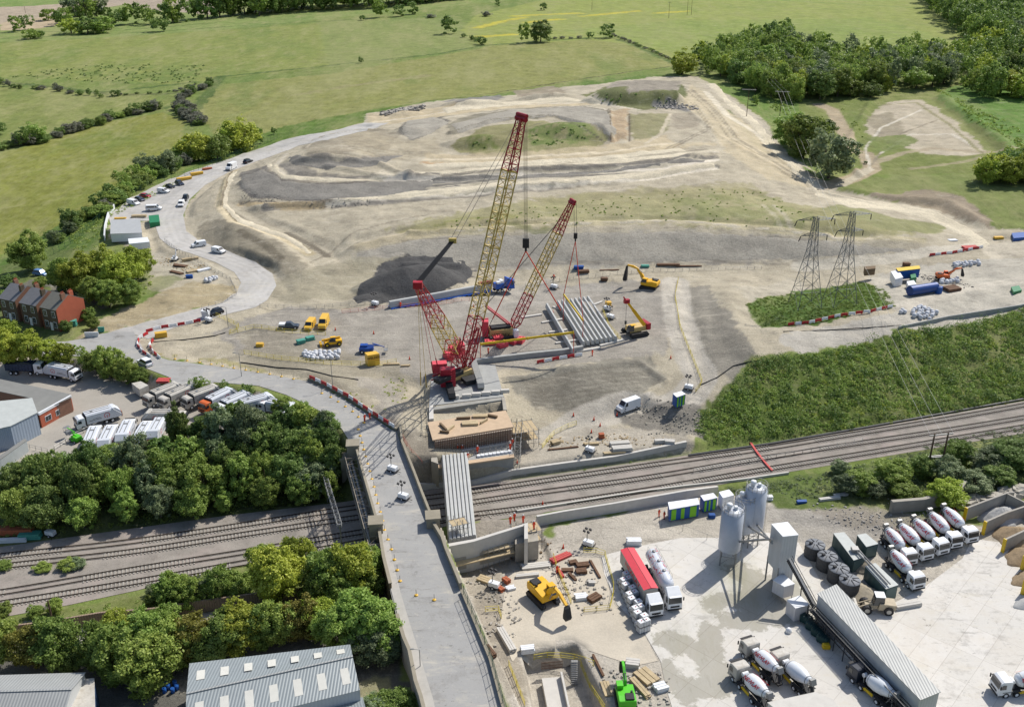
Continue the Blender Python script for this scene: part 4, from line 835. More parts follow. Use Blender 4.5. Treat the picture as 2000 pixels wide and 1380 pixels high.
def sc2(a, b, zb, zt, nx, dep, label, rows=3, decks=True, z=None):
    p = U(*a, zb if z is None else z); q = U(*b, zb if z is None else z); return scaffold(p[0], p[1], q[0], q[1], zb, zt, nx, dep, label, rows, decks)
sc2((858, 928), (1010, 905), .8, 5.6, 14, -.9, 'scaffold along the front wall of the unfinished abutment', 3, False)
sc2((1003, 880), (1052, 872), 2.2, 6.3, 5, 5.0, 'scaffold with plywood deck right of the rebar wall', 2)
sc2((838, 900), (836, 830), 1.5, 8.4, 6, 1.2, 'dark scaffold on the left flank of the unfinished abutment', 3, False)
sc2((1004, 920), (1010, 868), .8, 6.6, 5, -1.2, 'scaffold tower at the right end of the bearing shelf', 3, False)
# ---- south abutment ----
o2 = U(970, 1050, 4); sb = empty('bridge_abutment', tuple(o2), 0, 'unfinished concrete abutment with scaffolding south of the tracks', 'abutment')
def part2(nm, s, ztop, zbot, m_): return part(nm, s, ztop, zbot, m_, sb, o2)
part2('back_wall', '868,1062 925,1052 1030,1020 1030,1024 925,1057 868,1068', 7.0, .5, M_CONL)
part2('seat_wall', '885,1078 1005,1050 1005,1038 925,1057 885,1065', 4.6, .5, M_BRN)
part2('pile_cap', '885,1092 1005,1062 1005,1054 885,1080', 4.2, 1.6, M_CONC)
part2('wing_block', '1006,1062 1052,1055 1046,1020 1030,1020 1006,1036', 5.0, 1.0, M_CONC)
part2('wing_panel', '1024,1052 1031,1051 1031,1020 1024,1022', 7.2, 1.0, M_CONL)
part2('working_deck', '890,1105 1005,1078 1003,1068 888,1092', 3.6, 3.4, M_TIM)
sc2((882, 1098), (1010, 1068), 1.0, 5.0, 12, -2.0, 'scaffold below the south abutment wall', 2, False)
sc2((1008, 1082), (1058, 1072), 1.0, 5.2, 5, 3.0, 'scaffold around the square corner block of the south abutment', 2)
sc2((884, 1062), (915, 1055), 4.5, 8.2, 3, 2.2, 'small scaffold platform under the lower beam ends', 1)
sc2((938, 1102), (990, 1090), .8, 4.4, 5, -1.6, 'low scaffold bay with planks in front of the south abutment', 1)
# ---- long walls of the south yard ----
def gwall(name, s, wd, h, m_, label, cat='wall', down=.6, cop=None):
    P = ats(s); o = P[len(P)//2].copy(); mb = MB(); wall_line(mb, P-o, wd, -down, h); q = mb.build(name, m_); q.location = tuple(o); return tag(q, label, cat)
gwall('boundary_wall', '1048,1026 1100,1016 1200,1000 1340,975 1400,967', .5, 2.2, M_CONL, 'long white concrete wall along the railway above the green cabins')
gwall('trackside_kerb', '1010,1000 1100,986 1250,962 1345,950 1450,938 1540,925', .35, .5, M_CONL, 'low pale trackside kerb on the yard side of the railway')
gwall('ballast_wall', '800,948 840,952 925,945 1000,924 1100,910 1200,897 1340,868', .6, .9, M_CONL, 'pale ballast bag wall on the north side of the railway')
gwall('trough_route', '1345,890 1500,868 1700,834 2000,780 2300,722', .5, .35, M_DGR, 'dark cable trough along the foot of the green bank')
gwall('boundary_wall', '0,1247 60,1240 100,1235 200,1218 300,1210 400,1194 560,1172 640,1166', .3, 2.4, mat('weathered_fence', C(168, 146, 126), .9, 0, .15, .6, wave=('X', .4, .03, .2)), 'brown timber wall between the lane and the railway', 'fence')
gwall('boundary_wall', '688,1276 735,1268 788,1262', .4, 2.2, M_CONC, 'rough concrete wall beside the big grey shed', 'wall')
gwall('retaining_wall', '1738,1000 1800,995 1870,975 1880,960', .8, 2.6, M_CONC, 'broken concrete retaining wall beside the bright bush above the mixers')
gwall('site_wall', '1755,642 1850,622 1990,600 2100,575', .35, .7, M_CGRY, 'long low concrete wall along the top of the green bank')
gwall('site_fence_kerb', '205,470 206,450 212,425 224,408', .3, 1.8, M_WHT, 'white hoarding left of the site cabin', 'hoarding')
# ---------------- trees, hedges, scrub ----------------
def leaf_mat(name, c, c2, var=.35, trans=.35):
    m = bpy.data.materials.new(name); m.use_nodes = True; t = m.node_tree; N = t.nodes; L = t.links; b = N['Principled BSDF']
    b.inputs['Roughness'].default_value = .55; b.inputs['Specular IOR Level'].default_value = .3
    g = N.new('ShaderNodeNewGeometry'); oi = N.new('ShaderNodeObjectInfo')
    q = N.new('ShaderNodeMix'); q.data_type = 'RGBA'; q.inputs[6].default_value = (*c, 1); q.inputs[7].default_value = (*c2, 1); L.new(g.outputs['Random Per Island'], q.inputs[0])
    hs = N.new('ShaderNodeHueSaturation'); L.new(q.outputs[2], hs.inputs['Color'])
    r1 = N.new('ShaderNodeMapRange'); r1.inputs[3].default_value = .485; r1.inputs[4].default_value = .512; L.new(oi.outputs['Random'], r1.inputs[0]); L.new(r1.outputs[0], hs.inputs['Hue'])
    m5 = N.new('ShaderNodeMath'); m5.operation = 'MULTIPLY'; m5.inputs[1].default_value = 7.31; L.new(oi.outputs['Random'], m5.inputs[0]); m6 = N.new('ShaderNodeMath'); m6.operation = 'FRACT'; L.new(m5.outputs[0], m6.inputs[0])
    r2 = N.new('ShaderNodeMapRange'); r2.inputs[3].default_value = 1-var*.7; r2.inputs[4].default_value = 1+var; L.new(m6.outputs[0], r2.inputs[0]); L.new(r2.outputs[0], hs.inputs['Value'])
    L.new(hs.outputs[0], b.inputs['Base Color'])
    tr = N.new('ShaderNodeBsdfTranslucent'); L.new(hs.outputs[0], tr.inputs[0]); mx = N.new('ShaderNodeMixShader'); mx.inputs[0].default_value = trans
    L.new(b.outputs[0], mx.inputs[1]); L.new(tr.outputs[0], mx.inputs[2]); L.new(mx.outputs[0], N['Material Output'].inputs[0]); return m
LM = {'dark': leaf_mat('leaf_dark', (.125, .20, .05), (.24, .33, .09)), 'mid': leaf_mat('leaf_mid', (.18, .27, .05), (.33, .42, .10)),
      'lime': leaf_mat('leaf_lime', (.28, .36, .045), (.46, .52, .09), .2), 'grey': leaf_mat('leaf_grey', (.14, .19, .09), (.26, .31, .16)),
      'haw': leaf_mat('leaf_hawthorn', (.09, .11, .06), (.36, .35, .28), .2), 'gold': leaf_mat('leaf_gold', (.17, .17, .03), (.24, .22, .05), .2)}
M_BARK = mat('bark', (.10, .08, .06), .9, 0, .3, 2, .02)
def leaf_mesh(name, C_, N_, S, m_, asp=.7):
    """quads at centres C_, facing N_, half-size S"""
    n_ = len(C_); rs = nrs.rand(n_, 3)-.5; t1 = np.cross(N_, rs); t1 /= np.linalg.norm(t1, axis=1)[:, None]+1e-9; t2 = np.cross(N_, t1); t2 /= np.linalg.norm(t2, axis=1)[:, None]+1e-9
    S = np.asarray(S).reshape(-1, 1)*np.ones((n_, 1)); a = t1*S; b = t2*S*asp
    V = np.stack([C_-a, C_-b*.9, C_+a, C_+b*.9], 1).reshape(-1, 3).astype(np.float32)
    me = bpy.data.meshes.new(name); me.vertices.add(4*n_); me.vertices.foreach_set('co', V.ravel()); me.loops.add(4*n_); me.loops.foreach_set('vertex_index', np.arange(4*n_, dtype=np.int32))
    me.polygons.add(n_); me.polygons.foreach_set('loop_start', np.arange(0, 4*n_, 4, dtype=np.int32)); me.polygons.foreach_set('loop_total', np.full(n_, 4, np.int32)); me.update(); me.materials.append(m_); return me
def crown_pts(seed, nblob, nleaf, rx, rz, zc, br=(.24, .42), low=-.93):
    g = np.random.RandomState(seed); Cs, Ns = [], []
    for i in range(nblob):
        while True:
            d = g.normal(size=3); d /= np.linalg.norm(d)
            if d[2] > low: break
        f = .40+.52*g.rand()**.7; lump = 1+.26*math.sin(d[0]*3+seed)*math.cos(d[1]*4+seed*2)
        c = np.array([d[0]*rx*f*lump, d[1]*rx*f*lump, zc+d[2]*rz*f*lump]); r = g.uniform(*br)*rx*(.75 if g.rand() < .4 else 1)
        q = g.normal(size=(nleaf, 3)); q /= np.linalg.norm(q, axis=1)[:, None]; out = (c-np.array([0, 0, zc])); out /= np.linalg.norm(out)+1e-9
        q += out*.55; q[:, 2] += .15; q /= np.linalg.norm(q, axis=1)[:, None]
        rr = r*(.5+.55*g.rand(nleaf)+(g.rand(nleaf) < .12)*.5)[:, None]; Cs.append(c+q*rr*[1, 1, .85]); nn = q+g.normal(size=(nleaf, 3))*.7; Ns.append(nn/np.linalg.norm(nn, axis=1)[:, None])
    return np.concatenate(Cs), np.concatenate(Ns)
# crowns are made for a tree 10 m tall with a 4 m crown radius
SH = {'round': dict(rx=4, rz=4.7, zc=5.0), 'tall': dict(rx=3.2, rz=5.0, zc=5.0), 'wide': dict(rx=4.3, rz=4.2, zc=5.2), 'bush': dict(rx=4.2, rz=4.6, zc=4.4)}
TM = {}
def tree_mesh(sp, shp, lod, v):
    k = (sp, shp, lod, v)
    if k not in TM:
        nb, nl, s = {'near': (125, 120, .21), 'mid': (75, 66, .30), 'far': (40, 30, .46)}[lod]; sd = {'round': 3, 'tall': 17, 'wide': 29, 'bush': 41}[shp]+v*101
        c, n_ = crown_pts(sd, nb, nl, br=(.13, .30) if lod == 'near' else (.2, .36), **SH[shp]); c[:, 2] = np.maximum(c[:, 2], .15)
        TM[k] = leaf_mesh('crown', c, n_, s*nrs.uniform(.7, 1.3, len(c)), LM[sp])
    return TM[k]
TK = []
for v in range(3):
    m = MB(); m.bar((0, 0, -.4), (.1, .05, 3.0), .28, 7, .2); tips = [(.1, .05, 3.0)]
    for i in range(6): a = i*1.05+v; m.bar((.1, .05, 2.4+i*.25), (math.cos(a)*2.0, math.sin(a)*2.0, 5.2+i*.35), .12, 5, .04)
    m.bar((.1, .05, 3.0), (.2, -.2, 7.6), .2, 6, .05); o = m.build('trunk', M_BARK); TK.append(o.data); bpy.data.objects.remove(o)
QT = []
class TR:                      # a tree to be planted once all are known
    def __init__(s, a): s.a = a; s.location = a[0]; s.d = {}
    def __setitem__(s, k, v): s.d[k] = v
def tree(p, Rr, Hh, sp='mid', shp='round', lod='mid', label=None, group=None, name='tree', cat='tree', sink=0):
    k = TR((p, Rr, Hh, sp, shp, lod, label, group, name, cat))
    if name == 'tree': QT.append(k); return k
    return plant(*k.a)
def plant(p, Rr, Hh, sp='mid', shp='round', lod='mid', label=None, group=None, name='tree', cat='tree', sink=0):
    v = rnd.randrange(3); rf = np.interp(p[1], [150, 250, 400, 600, 900], [1, 1, .9, .64, .8]); hf = np.interp(p[1], [150, 250, 400, 600, 900], [1.15, 1.25, 1.15, .9, 1.15])
    Rr = Rr*rf; Hh = Hh*hf; r = empty(name, (float(p[0]), float(p[1]), float(p[2])-sink), rnd.uniform(0, 6.28), label, cat, group, (Rr/4, Rr/4*rnd.uniform(.9, 1.1), Hh/10))
    o = bpy.data.objects.new('crown', tree_mesh(sp, shp, lod, v)); link(o, r)
    if name == 'tree': link(bpy.data.objects.new('trunk', TK[v]), r)
    return r
def pick(mix):
    q = rnd.random()*sum(w_ for _, w_ in mix)
    for s, w_ in mix:
        q -= w_
        if q <= 0: return s
    return mix[-1][0]
def ordlab(items, what):
    """items sorted left to right in the picture get an own ordinal"""
    its = sorted(items, key=lambda o: proj(o.location)[0])
    if len(its) <= 14:
        for i, o in enumerate(its): o['label'] = f'{what}, {ORD[i]} from left' if len(its) > 1 else what
    else:
        for o in its: o['label'] = what
def wood(poly, gap, Rr, Hh, mix, what, group, lod='mid', shapes=('round', 'wide', 'tall'), name='tree', cat='tree', P=None, seed=1, n_max=400):
    g = random.Random(seed); P = ats(poly) if P is None else P; x0, y0 = P[:, 0].min(), P[:, 1].min(); x1, y1 = P[:, 0].max(), P[:, 1].max(); pts = []; out = []
    for _ in range(6000):
        x, y = g.uniform(x0, x1), g.uniform(y0, y1)
        if not inside(np.array([x]), np.array([y]), P)[0]: continue
        if any((x-a)**2+(y-b)**2 < gap*gap for a, b in pts): continue
        pts.append((x, y))
        if len(pts) >= n_max: break
    for x, y in pts:
        rr = g.uniform(*Rr); hh = g.uniform(*Hh); out.append(tree((x, y, float(hz(x, y))), rr, hh, pick(mix), g.choice(shapes), lod, None, group, name, cat))
    ordlab(out, what); return out
def row(pts, mix, what, group, lod='mid', shapes=('round',), name='tree', cat='tree'):
    """'x,y,R,H' ground pixel, crown radius and height in metres"""
    out = []
    for s in pts.split():
        v = s.split(','); p = at(float(v[0]), float(v[1])); out.append(tree(p, float(v[2]), float(v[3]), v[4] if len(v) > 4 else pick(mix), rnd.choice(shapes), lod, None, group, name, cat))
    ordlab(out, what); return out
def hedge(s, gap, Rr, Hh, mix, what, group, wob=1.0, lod='far', seed=2):
    g = random.Random(seed); P = ats(s); d = np.r_[0, np.cumsum(np.hypot(*np.diff(P[:, :2], axis=0).T))]; t = 0; out = []
    while t < d[-1]:
        x = np.interp(t, d, P[:, 0])+g.uniform(-wob, wob); y = np.interp(t, d, P[:, 1])+g.uniform(-wob, wob); rr = g.uniform(*Rr)
        out.append(tree((x, y, float(hz(x, y))), rr, g.uniform(*Hh), pick(mix), 'bush', lod, None, group, 'hedge_bush', 'bush')); t += gap*g.uniform(.7, 1.3)
    ordlab(out, what); return out
def scrub(name, polys, dens, size, h, m_, label, leaves=26, seed=1, lump=1.0, leaf=.16, grp='scrub'):
    g = np.random.RandomState(seed); CC, NN, SS = [], [], []
    for s in polys:
        P = ats(s); A_ = abs(sum(P[i][0]*P[(i+1) % len(P)][1]-P[(i+1) % len(P)][0]*P[i][1] for i in range(len(P))))/2; k = int(A_*dens*1.6)
        x = g.uniform(P[:, 0].min(), P[:, 0].max(), k*2); y = g.uniform(P[:, 1].min(), P[:, 1].max(), k*2); i_ = inside(x, y, P); x, y = x[i_], y[i_]
        k = min(len(x), int(A_*dens)); x, y = x[:k], y[:k]; keep = vnoise(x, y, 5, seed+50)*.6+vnoise(x, y, 1.7, seed+51)*.4 > .5-.5*lump; x, y = x[keep], y[keep]
        sz = g.uniform(size[0], size[1], len(x))*(.6+.8*vnoise(x, y, 6, seed+9)); z = hz(x, y)
        q = g.normal(size=(len(x), leaves, 3)); q /= np.linalg.norm(q, axis=2)[..., None]; q[..., 2] = np.abs(q[..., 2])
        c = np.stack([x, y, z], 1)[:, None]+q*sz[:, None, None]*[1, 1, h]*g.uniform(.75, 1.05, (len(x), leaves, 1)); nn = q+g.normal(size=q.shape)*.5
        CC.append(c.reshape(-1, 3)); NN.append((nn/np.linalg.norm(nn, axis=2)[..., None]).reshape(-1, 3)); SS.append(np.full(len(x)*leaves, leaf)*g.uniform(.6, 1.4, len(x)*leaves))
    me = leaf_mesh(name, np.concatenate(CC), np.concatenate(NN), np.concatenate(SS), m_); o = bpy.data.objects.new(name, me); link(o); return tag(o, label, 'vegetation', None, 'stuff')
# belt between refuse yard and railway (bases lie on the slope)
BELT = [('dark', 5), ('mid', 4), ('grey', 1)]
wood('0,985 60,960 120,952 220,935 330,915 420,905 520,905 600,900 655,905 675,935 660,960 560,975 420,985 300,1000 160,1020 0,1040', 4.2, (2.6, 4.4), (5.5, 10), BELT, 'dark leafy tree in the belt between yard and railway', 'trees between refuse yard and railway', 'near', seed=3)
wood('345,880 420,860 520,868 600,862 640,870 655,905 520,905 420,905', 4.8, (3.0, 4.6), (7, 11), BELT, 'tall dark tree overhanging the parked white trucks', 'trees at the yard edge', 'near', seed=6)
row('40,1030,2.6,5,mid 165,1030,3.2,6,mid 250,1020,3,6.5,mid 315,1010,3.0,6.5,grey 380,1010,3.4,6,mid 440,998,2.6,4.5,mid 520,990,3,6,mid 590,985,3,6,mid 645,975,2.6,6,mid 95,1035,2.4,4.5,mid', [('mid', 1)], 'small tree at the track edge of the dark belt', 'small trees at the track edge', 'near', ('round', 'tall'))
row('555,818,2.6,5,mid 590,832,2.6,5.5,mid 622,868,3.0,6,mid 640,860,2.6,6.5,dark 400,768,1.5,3,mid 440,770,1.4,3,mid 485,778,1.8,3.2,mid 385,765,1.6,3.2,mid', [('mid', 1)], 'bushy tree between refuse trucks and road', 'bushes along the yard boundary', 'near', ('bush',))
row('190,728,2.8,5,mid 218,738,3.4,7,mid 250,748,3.2,5.5,mid 275,752,2.2,3.6,mid', [('mid', 1)], 'bushy tree beside the refuse yard gate', 'trees beside the yard gate', 'near')
hedge('190,425 230,395 262,372 300,350 345,328 380,312', 4.5, (2.6, 4.0), (3.5, 6), [('mid', 3), ('dark', 2), ('haw', 1)], 'dense roadside hedge bush above the van park', 'roadside hedge bushes', 1.5, 'mid', 23)
hedge('100,478 135,455 165,432 190,420', 5, (1.8, 3.0), (2, 4), [('mid', 2), ('grey', 2)], 'low hedge bush below the site office', 'hedge below the site office', 1.5, 'mid', 24)
row('20,712,3.6,7.5,lime 60,708,3.4,7,lime 95,712,2.8,5.6,lime 128,712,2.4,5,lime 160,712,1.8,4.5,lime 10,690,4,8,lime', [('lime', 1)], 'yellow-green tree below the brick terrace', 'bright trees below the terrace', 'near')
row('125,568,4.2,8,mid 160,572,5.0,9,lime 200,560,5.0,9.5,lime 240,570,5.4,9.5,lime 270,545,4.4,8,lime 215,600,4.0,6.5,mid 185,590,3.6,6,mid 255,595,3.4,5.5,mid', [('lime', 1)], 'large fresh green tree in the clump behind the terrace', 'clump behind the terrace', 'near', ('round', 'wide'))
row('62,528,5.4,9.5,mid', [('mid', 1)], 'lone round dark tree beside the near field, left of the terrace clump', None, 'near')
row('10,600,2.4,4,mid 30,585,2,3,mid 45,600,1.6,2.6,dark 80,560,1.8,2.6,mid 20,560,2.4,3.4,dark 175,625,2,3,mid 185,640,1.6,2.4,mid 130,645,1.6,2.4,dark', [('mid', 1)], 'garden bush near the brick terrace', 'garden bushes', 'near', ('bush',), 'bush', 'bush')
row('70,592,1.2,1.6,gold', [('gold', 1)], 'bright yellow garden shrub behind the terrace', None, 'mid', ('bush',), 'bush', 'bush')
# roadside hedgerow up the left
row('140,448,4,6.5,dark 195,402,3.4,4.5,grey 215,388,3.4,5,mid 240,370,4,6.5,mid 262,358,4,6.5,dark 290,345,5,8,grey 330,338,4.6,8.5,grey 345,320,3,5,mid 100,470,2.5,3,mid 170,425,2.5,3.5,grey', [('mid', 1)], 'hedgerow tree along the left edge of the van park', 'hedgerow along the van park', 'mid', ('bush', 'round'))
row('360,316,5,7.5,mid 388,314,7.5,12,lime 425,310,6.5,10,mid 450,296,6.5,11,lime 474,292,8.5,13.5,lime 505,275,4,6.5,mid 510,280,2.2,3.5,mid 535,262,2,3,mid', [('lime', 1)], 'tall tree in the clump beside the upper haul road', 'clump beside the haul road', 'mid', ('round', 'bush'))
hedge('0,165 30,172 80,172 120,178 160,185 200,190 230,188', 7, (2.2, 4.5), (2.5, 5), [('dark', 3), ('haw', 2)], 'low dark bush in the upper hedgerow on the left', 'upper left hedgerow', 2, seed=5)
hedge('230,186 300,182 345,178 380,165', 6, (1.5, 2.6), (1, 2.0), [('haw', 2), ('dark', 2)], 'low bush in the fading end of the upper hedge', 'fading hedge', 2, seed=6)
hedge('0,292 30,285 60,282 95,272 130,262 160,252 190,244 225,232 260,225 300,215 330,208', 5.5, (3.0, 4.6), (3, 6), [('dark', 3), ('haw', 3), ('mid', 1)], 'bush in the thick hedge between the two left fields', 'thick hedge between left fields', 1.5, 'mid', 7)
hedge('345,215 360,225 375,240 395,245 350,200 360,190 385,178 400,170 412,160', 5, (2.6, 4.2), (3, 5.5), [('dark', 2), ('haw', 4)], 'whitish hawthorn bush above the tall roadside clump', 'hawthorn hedge line', 2, 'mid', 8)
row('45,285,5,8,mid 70,278,6,8.5,mid 265,222,4,6,dark 3,262,4,6,dark', [('mid', 1)], 'larger round tree standing in the left hedge', 'trees in the left hedge', 'mid')
# distant tree lines
row('32,62,8,12,mid 55,58,7,11,mid', [('mid', 1)], 'pale tree alone in the tan field at far left', 'lone trees in the tan field', 'far')
row('95,40,9,9,dark 118,50,9,11,dark 150,32,14,22,grey 168,38,13,20,mid 190,35,13,20,grey 130,45,9,12,dark 140,66,12,12,lime 172,66,12,12,dark 198,64,12,13,mid 212,58,9,9,mid 228,50,9,10,mid 208,36,8,10,dark 238,40,7,9,mid 60,76,9,7,dark 80,74,6,5,dark', [('mid', 1)], 'tree in the mixed clump around the far farm at left', 'clump at the far left', 'far', ('round', 'bush'))
row('250,48,10,15,mid 275,46,10,16,grey 292,48,9,14,mid 310,62,9,9.5,dark 322,46,10,16,mid 338,44,12,20,mid 360,42,11,18,grey 384,38,11,17,mid 405,36,14,22,dark 430,34,14,24,dark 455,30,14,25,mid 478,28,14,24,dark 500,26,14,26,dark', [('mid', 1)], 'tall tree in the line across the top left', 'tree line at the top left', 'far')
wood('505,32 560,26 620,22 700,18 760,14 850,6 930,-4 1010,-12 1010,-22 930,-14 850,-5 760,3 700,7 620,10 560,14 505,20', 8, (9, 12), (18, 24), [('dark', 5), ('mid', 1)], 'dark tree in the distant wood along the top edge', 'distant wood along the top', 'far', seed=9, n_max=320)
row('742,34,10,13,mid 780,32,7,9,mid 806,28,8,10,mid 708,40,4,4,dark 878,66,9,13,grey 705,124,3,4.5,dark 972,12,4,6,grey', [('mid', 1)], 'solitary tree on the far field boundary', 'solitary field trees', 'far')
row('905,73,3,3,dark 922,78,3,3.5,dark 932,80,4,4,dark 942,87,6,6,dark 950,32,6,4,haw 842,35,6,3,haw', [('dark', 1)], 'small dark bush on the curved field boundary', 'bushes on the curved boundary', 'far', ('bush',), 'bush', 'bush')
row('1024,84,8.5,15,dark', [('dark', 1)], 'left one of the two round oaks standing together in the field', None, 'mid'); row('1056,82,11,15,dark', [('dark', 1)], 'right one of the two round oaks standing together in the field', None, 'mid')
row('1186,74,7.5,10,dark 1153,76,3.5,5,dark 1060,20,5,6,dark', [('dark', 1)], 'small round tree in the bright far field', 'round trees in the far field', 'mid')
hedge('1085,76 1105,76 1130,75', 7, (2, 3), (1.5, 2.5), [('haw', 1)], 'low bush on the far hedge line', 'far hedge remnants', 1, seed=4)
hedge('1200,70 1235,85 1270,98 1300,112 1318,122', 6, (1.6, 2.6), (1.2, 2.2), [('haw', 1), ('dark', 1)], 'low hedge bush running down to the big round tree', 'hedge down to the round tree', 1, seed=14)
# woodland on the right
row('1332,146,12,15,lime', [('lime', 1)], 'big round bright tree behind the mound, at the left tip of the wood', None, 'mid', ('round',))
wood('1350,120 1400,112 1450,95 1530,82 1560,100 1640,120 1750,115 1850,118 1930,110 2100,95 2100,190 1930,195 1870,165 1800,172 1730,182 1680,185 1600,195 1520,200 1490,190 1440,165 1390,150', 7.6, (6.5, 9.5), (11, 19), [('mid', 5), ('dark', 3), ('grey', 1), ('lime', 1)], 'broadleaf tree in the dense wood on the right', 'dense wood on the right', 'mid', ('round', 'wide', 'bush'), seed=12, n_max=330)
wood('1800,2 1870,70 1930,110 1990,150 2100,190 2100,-12 1830,-14', 9.5, (8, 11), (18, 24), [('dark', 3), ('mid', 2)], 'tall dark tree in the wood filling the top right corner', 'top right wood', 'mid', seed=13, n_max=330)
row('1590,185,13,17,grey 1720,180,8,11,lime 1660,188,8,10,mid 1700,190,7,8,dark', [('grey', 1)], 'broad pale tree at the front edge of the right-hand wood', 'trees at the wood front', 'mid')
row('1568,308,10,16,mid 1545,288,9,13,mid 1600,285,8,11,dark', [('mid', 1)], 'dark bushy tree in the pair beside the pale track', 'dark trees by the track', 'near')
row('1618,348,9.5,16,grey', [('grey', 1)], 'thin grey-green tree in front of the dark pair by the track', None, 'mid')
row('1475,205,3,5,mid 1690,320,1,1,dark 1853,162,4.5,9,mid 1870,155,3.5,8,haw 1455,140,6,9,dark', [('mid', 1)], 'small separate tree near the wood edge', 'small separate trees right', 'mid')
wood('1915,355 1960,338 2100,330 2100,358 1990,362 1930,364', 5, (4.5, 6), (8, 10), [('dark', 3), ('lime', 1)], 'dark tree in the clump at the right edge above the pale track', 'clump at the right edge', 'mid', ('round', 'bush'), seed=15)
# south side of the railway, right
row('1680,958,3.2,4.2,mid 1740,950,3.6,5.2,mid 1708,965,2.4,3,grey 1650,962,2.4,3.6,grey 1760,975,2.6,3.2,mid 1800,930,2.8,4.2,dark 1850,940,3.2,4.4,grey 1868,905,3.4,5,mid 1900,955,3.4,3.6,grey 1930,920,3.8,4.6,grey 1965,915,4.4,5.4,dark 1995,905,3.6,5,dark 1640,925,2,2.6,grey 1950,945,3,3.4,dark', [('mid', 1)], 'scrubby tree between railway and mixer yard', 'bushes between railway and mixer yard', 'near', ('bush', 'round'))
row('1845,985,3.6,5,lime', [('lime', 1)], 'bright yellow-green bush above the row of mixers', None, 'near', ('bush',), 'bush', 'bush')
# lower left
row('545,1175,4.6,9.5,lime 580,1120,3.2,7,lime 515,1120,2.6,5.5,mid', [('lime', 1)], 'tall bright tree by the lowest tracks left of the bridge', 'bright trees by the lowest tracks', 'near')
row('620,1180,3.2,6.5,mid 650,1170,3.8,8.5,mid 690,1165,4.2,9.5,lime 715,1150,3.4,7.5,mid 670,1190,3.2,6,mid 725,1170,2.6,5,mid 635,1150,3,7,dark', [('mid', 1)], 'dense green tree in the clump below the left bridge wall', 'clump below the bridge wall', 'near')
row('330,1192,2.8,6,mid 370,1190,2.8,5.8,mid 400,1182,2.6,5,grey 430,1178,3,6.5,mid 345,1170,2.2,5,mid 470,1172,2.6,5,mid 300,1195,1.8,3,mid', [('mid', 1)], 'slender tree on the railway side of the brown wall', 'trees beside the brown wall', 'near', ('tall', 'round'))
row('70,1205,1.4,2.2,mid 110,1195,1.4,2.6,mid 10,1200,1.6,2.2,mid 300,1160,1.2,2,grey', [('mid', 1)], 'small bush in the rough grass beside the lowest track', 'bushes beside the lowest track', 'near', ('bush',), 'bush', 'bush')
row('8,1110,1.4,1.4,mid 85,1112,1.6,1.2,mid 135,1108,1.8,1.6,mid 150,1106,1.6,1.5,grey', [('mid', 1)], 'low bush growing between the left railway tracks', 'bushes between the left tracks', 'near', ('bush',), 'bush', 'bush')
row('65,1300,3.2,6.5,gold 118,1300,3.8,8,mid 5,1290,3,7,mid 205,1310,3.6,7.5,mid 250,1330,4.6,9,mid 290,1345,4.6,8.5,mid 235,1270,3.2,6.5,lime 290,1290,4,8,mid 340,1300,4,7.5,mid 375,1290,3.6,7.5,gold 330,1250,2.6,6,mid 440,1285,3.8,7.5,mid 475,1270,3.8,8,lime 510,1262,3.4,7,mid 545,1255,3.2,7,mid 590,1248,3.2,7,gold 620,1240,3,6.5,lime 140,1310,2.2,4,dark 410,1300,3,5,dark', [('mid', 1)], 'leafy tree in the row between the lane and the sheds', 'trees between lane and sheds', 'near')
row('665,1270,3.8,8,mid 705,1262,4.4,9,mid 740,1268,4,7.5,mid 725,1290,3.4,5.5,grey 755,1290,2.4,3.8,grey', [('mid', 1)], 'broad leafy tree between the big grey shed and the road', 'trees by the road wall', 'near')
row('770,1400,3.4,4,mid 800,1402,2.8,3.4,mid 740,1405,3,3.4,grey', [('mid', 1)], 'treetop at the bottom edge left of the road', 'treetops at the bottom edge', 'near', ('bush',))
# scrub (ground cover)
scrub('bank_scrub', ['1375,812 1425,765 1475,705 1560,695 1750,650 1990,606 2150,570 2150,735 1990,780 1700,832 1390,868 1350,838'], .95, (.4, 1.2), .9, LM['mid'], 'dense green undergrowth covering the railway bank', 30, 3, .4, .17)
scrub('bank_scrub', ['1375,812 1425,765 1475,705 1560,695 1750,650 1990,606 2150,570 2150,735 1990,780 1700,832 1390,868 1350,838'], .28, (.9, 1.9), 1.1, LM['dark'], 'darker bushes standing among the bank undergrowth', 46, 4, .2, .19)
scrub('bank_scrub', ['1375,812 1425,765 1475,705 1560,695 1750,650 1990,606 2150,570 2150,735 1990,780 1700,832 1390,868 1350,838'], .10, (.5, 1.3), .9, LM['lime'], 'bright yellow-green brambles scattered over the bank', 40, 31, .6, .15)
scrub('rough_grass', ['1390,858 1700,822 1990,770 2150,725 2150,740 1990,786 1700,838 1385,872'], .9, (.3, .6), .7, LM['gold'], 'dry grass along the foot of the bank', 18, 32, .9, .12)
scrub('rough_grass', ['1458,594 1540,574 1680,550 1728,567 1750,600 1680,610 1540,638 1492,638'], 1.0, (.25, .6), .8, LM['mid'], 'rough green grass and nettles around the pylon feet', 22, 5, .8, .15)
scrub('rough_grass', ['1385,955 1520,940 1700,905 1830,865 2000,830 2100,810 2100,965 1880,960 1700,975 1560,975 1400,968'], .7, (.3, .8), .8, LM['grey'], 'rough green scrub between railway and mixer yard', 24, 6, .8, .15)
scrub('rough_grass', ['0,1212 200,1182 300,1168 540,1130 560,1150 300,1200 0,1240'], .8, (.2, .5), .6, LM['mid'], 'rough grass between lowest track and brown wall', 18, 7, .6, .14)
